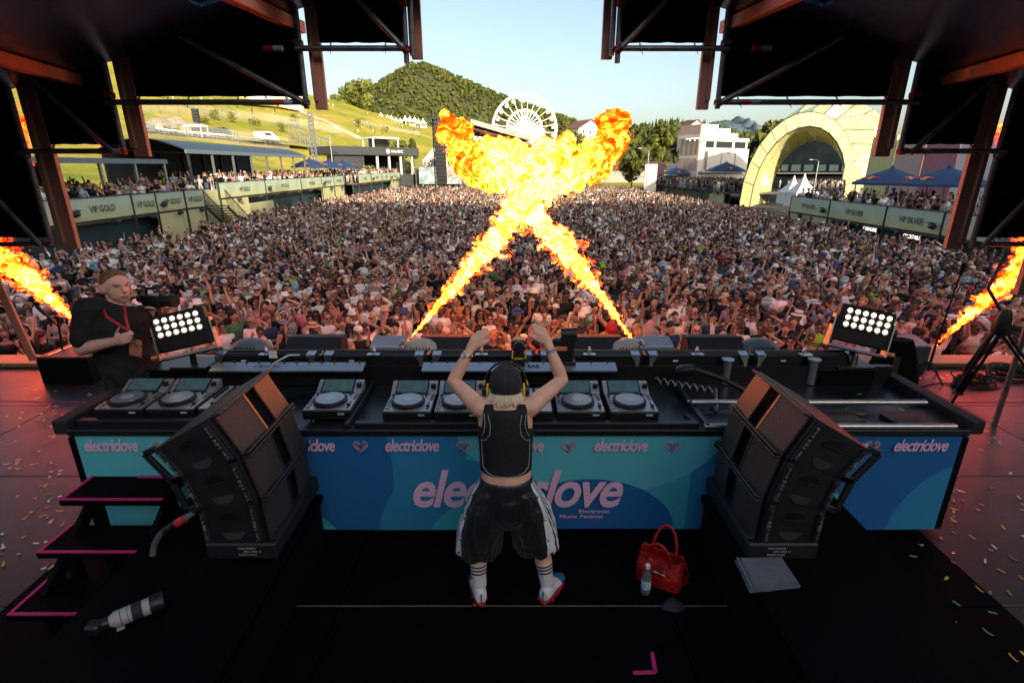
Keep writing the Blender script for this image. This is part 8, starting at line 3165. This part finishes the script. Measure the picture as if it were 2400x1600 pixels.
def flame_mesh(nodes, voxel, seed, grow=1.0, amp=.32, n_per=26):
    """nodes: (px, py, Y, radius px, heat)"""
    pts = []
    for px, py, Y, r, h in nodes:
        c = P(px, py, Y=Y)
        d = c.y * CT - (c.z - CAM_H) * ST
        pts.append((c, r * d / FPX * grow, h))
    b = MB()
    for (a, ra, ha), (c, rc_, hc_) in zip(pts[:-1], pts[1:]):
        L_ = (c - a).length
        n = max(4, int(L_ / max(.04, min(ra, rc_) * .5)))
        for k in range(n + 1):
            t = k / n
            R_ = ra + (rc_ - ra) * t
            ctr = a.lerp(c, t)
            b.ell(ctr, R_ * .62, 8, 6)
            m = 2 if R_ < .15 else 6
            for q in range(m):
                d = Vector((rf_.gauss(0, 1), rf_.gauss(0, 1), rf_.gauss(0, 1))).normalized() * R_ * rf_.uniform(.35, .68)
                b.ell(ctr + d, R_ * rf_.uniform(.22, .48), 8, 6)
    V, F, _ = skinned(b, voxel, 2, None, False)
    # heat and local radius from the nearest spine node
    S = []
    for (a, ra, ha), (c, rc_, hc_) in zip(pts[:-1], pts[1:]):
        for k in range(12):
            t = k / 12
            p = a.lerp(c, t)
            S.append((p.x, p.y, p.z, ra + (rc_ - ra) * t, ha + (hc_ - ha) * t))
    S = np.array(S)
    D = ((V[:, None, :] - S[None, :, :3]) ** 2).sum(2)
    ix = D.argmin(1)
    rad, heat = S[ix, 3], S[ix, 4]
    n = np.zeros_like(V)
    fn = np.cross(V[F[:, 1]] - V[F[:, 0]], V[F[:, 2]] - V[F[:, 0]])
    for k in range(3): np.add.at(n, F[:, k], fn)
    n /= np.linalg.norm(n, axis=1, keepdims=True) + 1e-9
    disp = np.array([noise.turbulence(Vector(v) * (1.5 / max(.12, r)) + Vector((seed, 0, 0)), 4, False, noise_basis='PERLIN_ORIGINAL') for v, r in zip(V, rad)])
    V = V + n * ((disp - disp.mean() + .05) * amp * rad)[:, None]
    edge = np.sqrt(D[np.arange(len(V)), ix]) / np.maximum(rad, .02)
    heat = np.clip(heat - .25 * (edge - .8), 0, 1)
    return V, F, heat

def flame_obj(name, V, F, heat, mat, parent):
    me = bpy.data.meshes.new(name)
    me.from_pydata((V - np.array(WL[parent])).tolist(), [], [tuple(int(i) for i in f) for f in F])
    a = me.attributes.new('burn', 'FLOAT', 'POINT')
    a.data.foreach_set('value', heat.astype(np.float32))
    me.polygons.foreach_set('use_smooth', [True] * len(F))
    me.materials.append(mat)
    me.update()
    return link(name, me, parent)

def flame(label, jet, plume, seed):
    c = P(jet[0][0], jet[0][1], Y=jet[0][2])
    t = thing('flame', label, 'flame', c)
    V, F, h = flame_mesh(jet, .022, seed, .66, .65)
    flame_obj('jet', V, F, h, FL, t)
    V, F, h = flame_mesh(jet, .03, seed + 5, .95, 1.0)
    flame_obj('jet_wisps', V, F, np.clip(h - .12, 0, 1), FLW, t)
    if plume:
        V, F, h = flame_mesh(plume, .04, seed + 9, 1.0, .42)
        flame_obj('fireball', V, F, h, FB, t)
        V, F, h = flame_mesh(plume, .05, seed + 14, 1.12, .5)
        flame_obj('fireball_wisps', V, F, np.clip(h - .18, 0, 1), FBW, t)
    return t
flame('flame jet from the grey projector crossing up to the fist shaped fireball beside the ridge',
      [(946, 812, 6.4, 3.5, .55), (985, 765, 6.9, 10, .6), (1040, 700, 7.6, 18, .65), (1100, 630, 8.4, 26, .7), (1165, 555, 9.2, 36, .8), (1222, 485, 9.9, 42, .9)],
      [(1222, 485, 9.9, 36, .9), (1252, 430, 10.5, 56, .85), (1295, 388, 11.0, 72, .75), (1355, 385, 11.4, 60, .52), (1405, 372, 11.8, 46, .48), (1430, 340, 12.1, 38, .45), (1438, 308, 12.4, 42, .35), (1440, 298, 12.5, 42, .25)], 1.7)
flame('flame jet from the second projector crossing up to the fireball beside the line array tower',
      [(1500, 826, 6.4, 3.5, .55), (1468, 775, 6.9, 10, .6), (1418, 705, 7.6, 18, .65), (1360, 630, 8.4, 28, .7), (1300, 560, 9.2, 40, .8), (1242, 485, 9.9, 42, .9)],
      [(1242, 485, 9.9, 36, .9), (1237, 430, 10.5, 56, .85), (1200, 388, 11.0, 68, .72), (1148, 388, 11.4, 56, .5), (1102, 385, 11.8, 45, .45), (1080, 350, 12.1, 34, .45), (1070, 312, 12.4, 40, .35), (1064, 302, 12.5, 40, .25)], 4.1)
flame('flame jet shooting from the stage edge beside the camera operator',
      [(192, 770, 6.5, 5, .5), (150, 728, 7.0, 14, .55), (105, 685, 7.5, 22, .6), (55, 640, 8.1, 32, .6), (-5, 608, 8.7, 36, .5), (-60, 540, 9.3, 40, .4), (-30, 460, 9.8, 50, .3), (22, 370, 10.1, 42, .25), (38, 290, 10.3, 30, .2)], None, 7.7)
flame('flame jet shooting from the stage edge beside the microphone stand and tripod',
      [(2184, 818, 6.5, 4, .45), (2225, 778, 7.0, 10, .5), (2270, 740, 7.5, 16, .55), (2320, 695, 8.1, 22, .55), (2375, 645, 8.7, 28, .5), (2440, 560, 9.3, 36, .4), (2450, 460, 9.8, 40, .3), (2400, 370, 10.1, 36, .25), (2362, 290, 10.3, 26, .2)], None, 9.9)

# small puff of white vapour
c = P(1522, 800, Y=8.6)
b = MB()
for k in range(26):
    t_ = k / 25
    b.ell(c + Vector((.04 * math.sin(t_ * 5) + rf_.uniform(-.05, .05), rf_.uniform(-.05, .05), -.12 + .42 * t_ + rf_.uniform(-.03, .03))), .045 + .06 * math.sin(t_ * 2.8), 8, 6)
V, F, _ = skinned(b, .02, 2, None, False)
V = wrinkle(V, F, .03, 9)
sm = bpy.data.materials.new('vapour')
sm.use_nodes = True
_nt = sm.node_tree
_nt.nodes.clear()
_o = _nt.nodes.new('ShaderNodeOutputMaterial')
_p = _nt.nodes.new('ShaderNodeVolumePrincipled')
_p.inputs['Color'].default_value = (.95, .94, .93, 1)
_p.inputs['Density'].default_value = 9
_nt.links.new(_p.outputs[0], _o.inputs['Volume'])
o = mesh_obj('vapour_puff', V, F, [sm], None)
tag(o, 'small puff of white vapour rising in the front of the crowd', 'smoke', None, 'stuff')
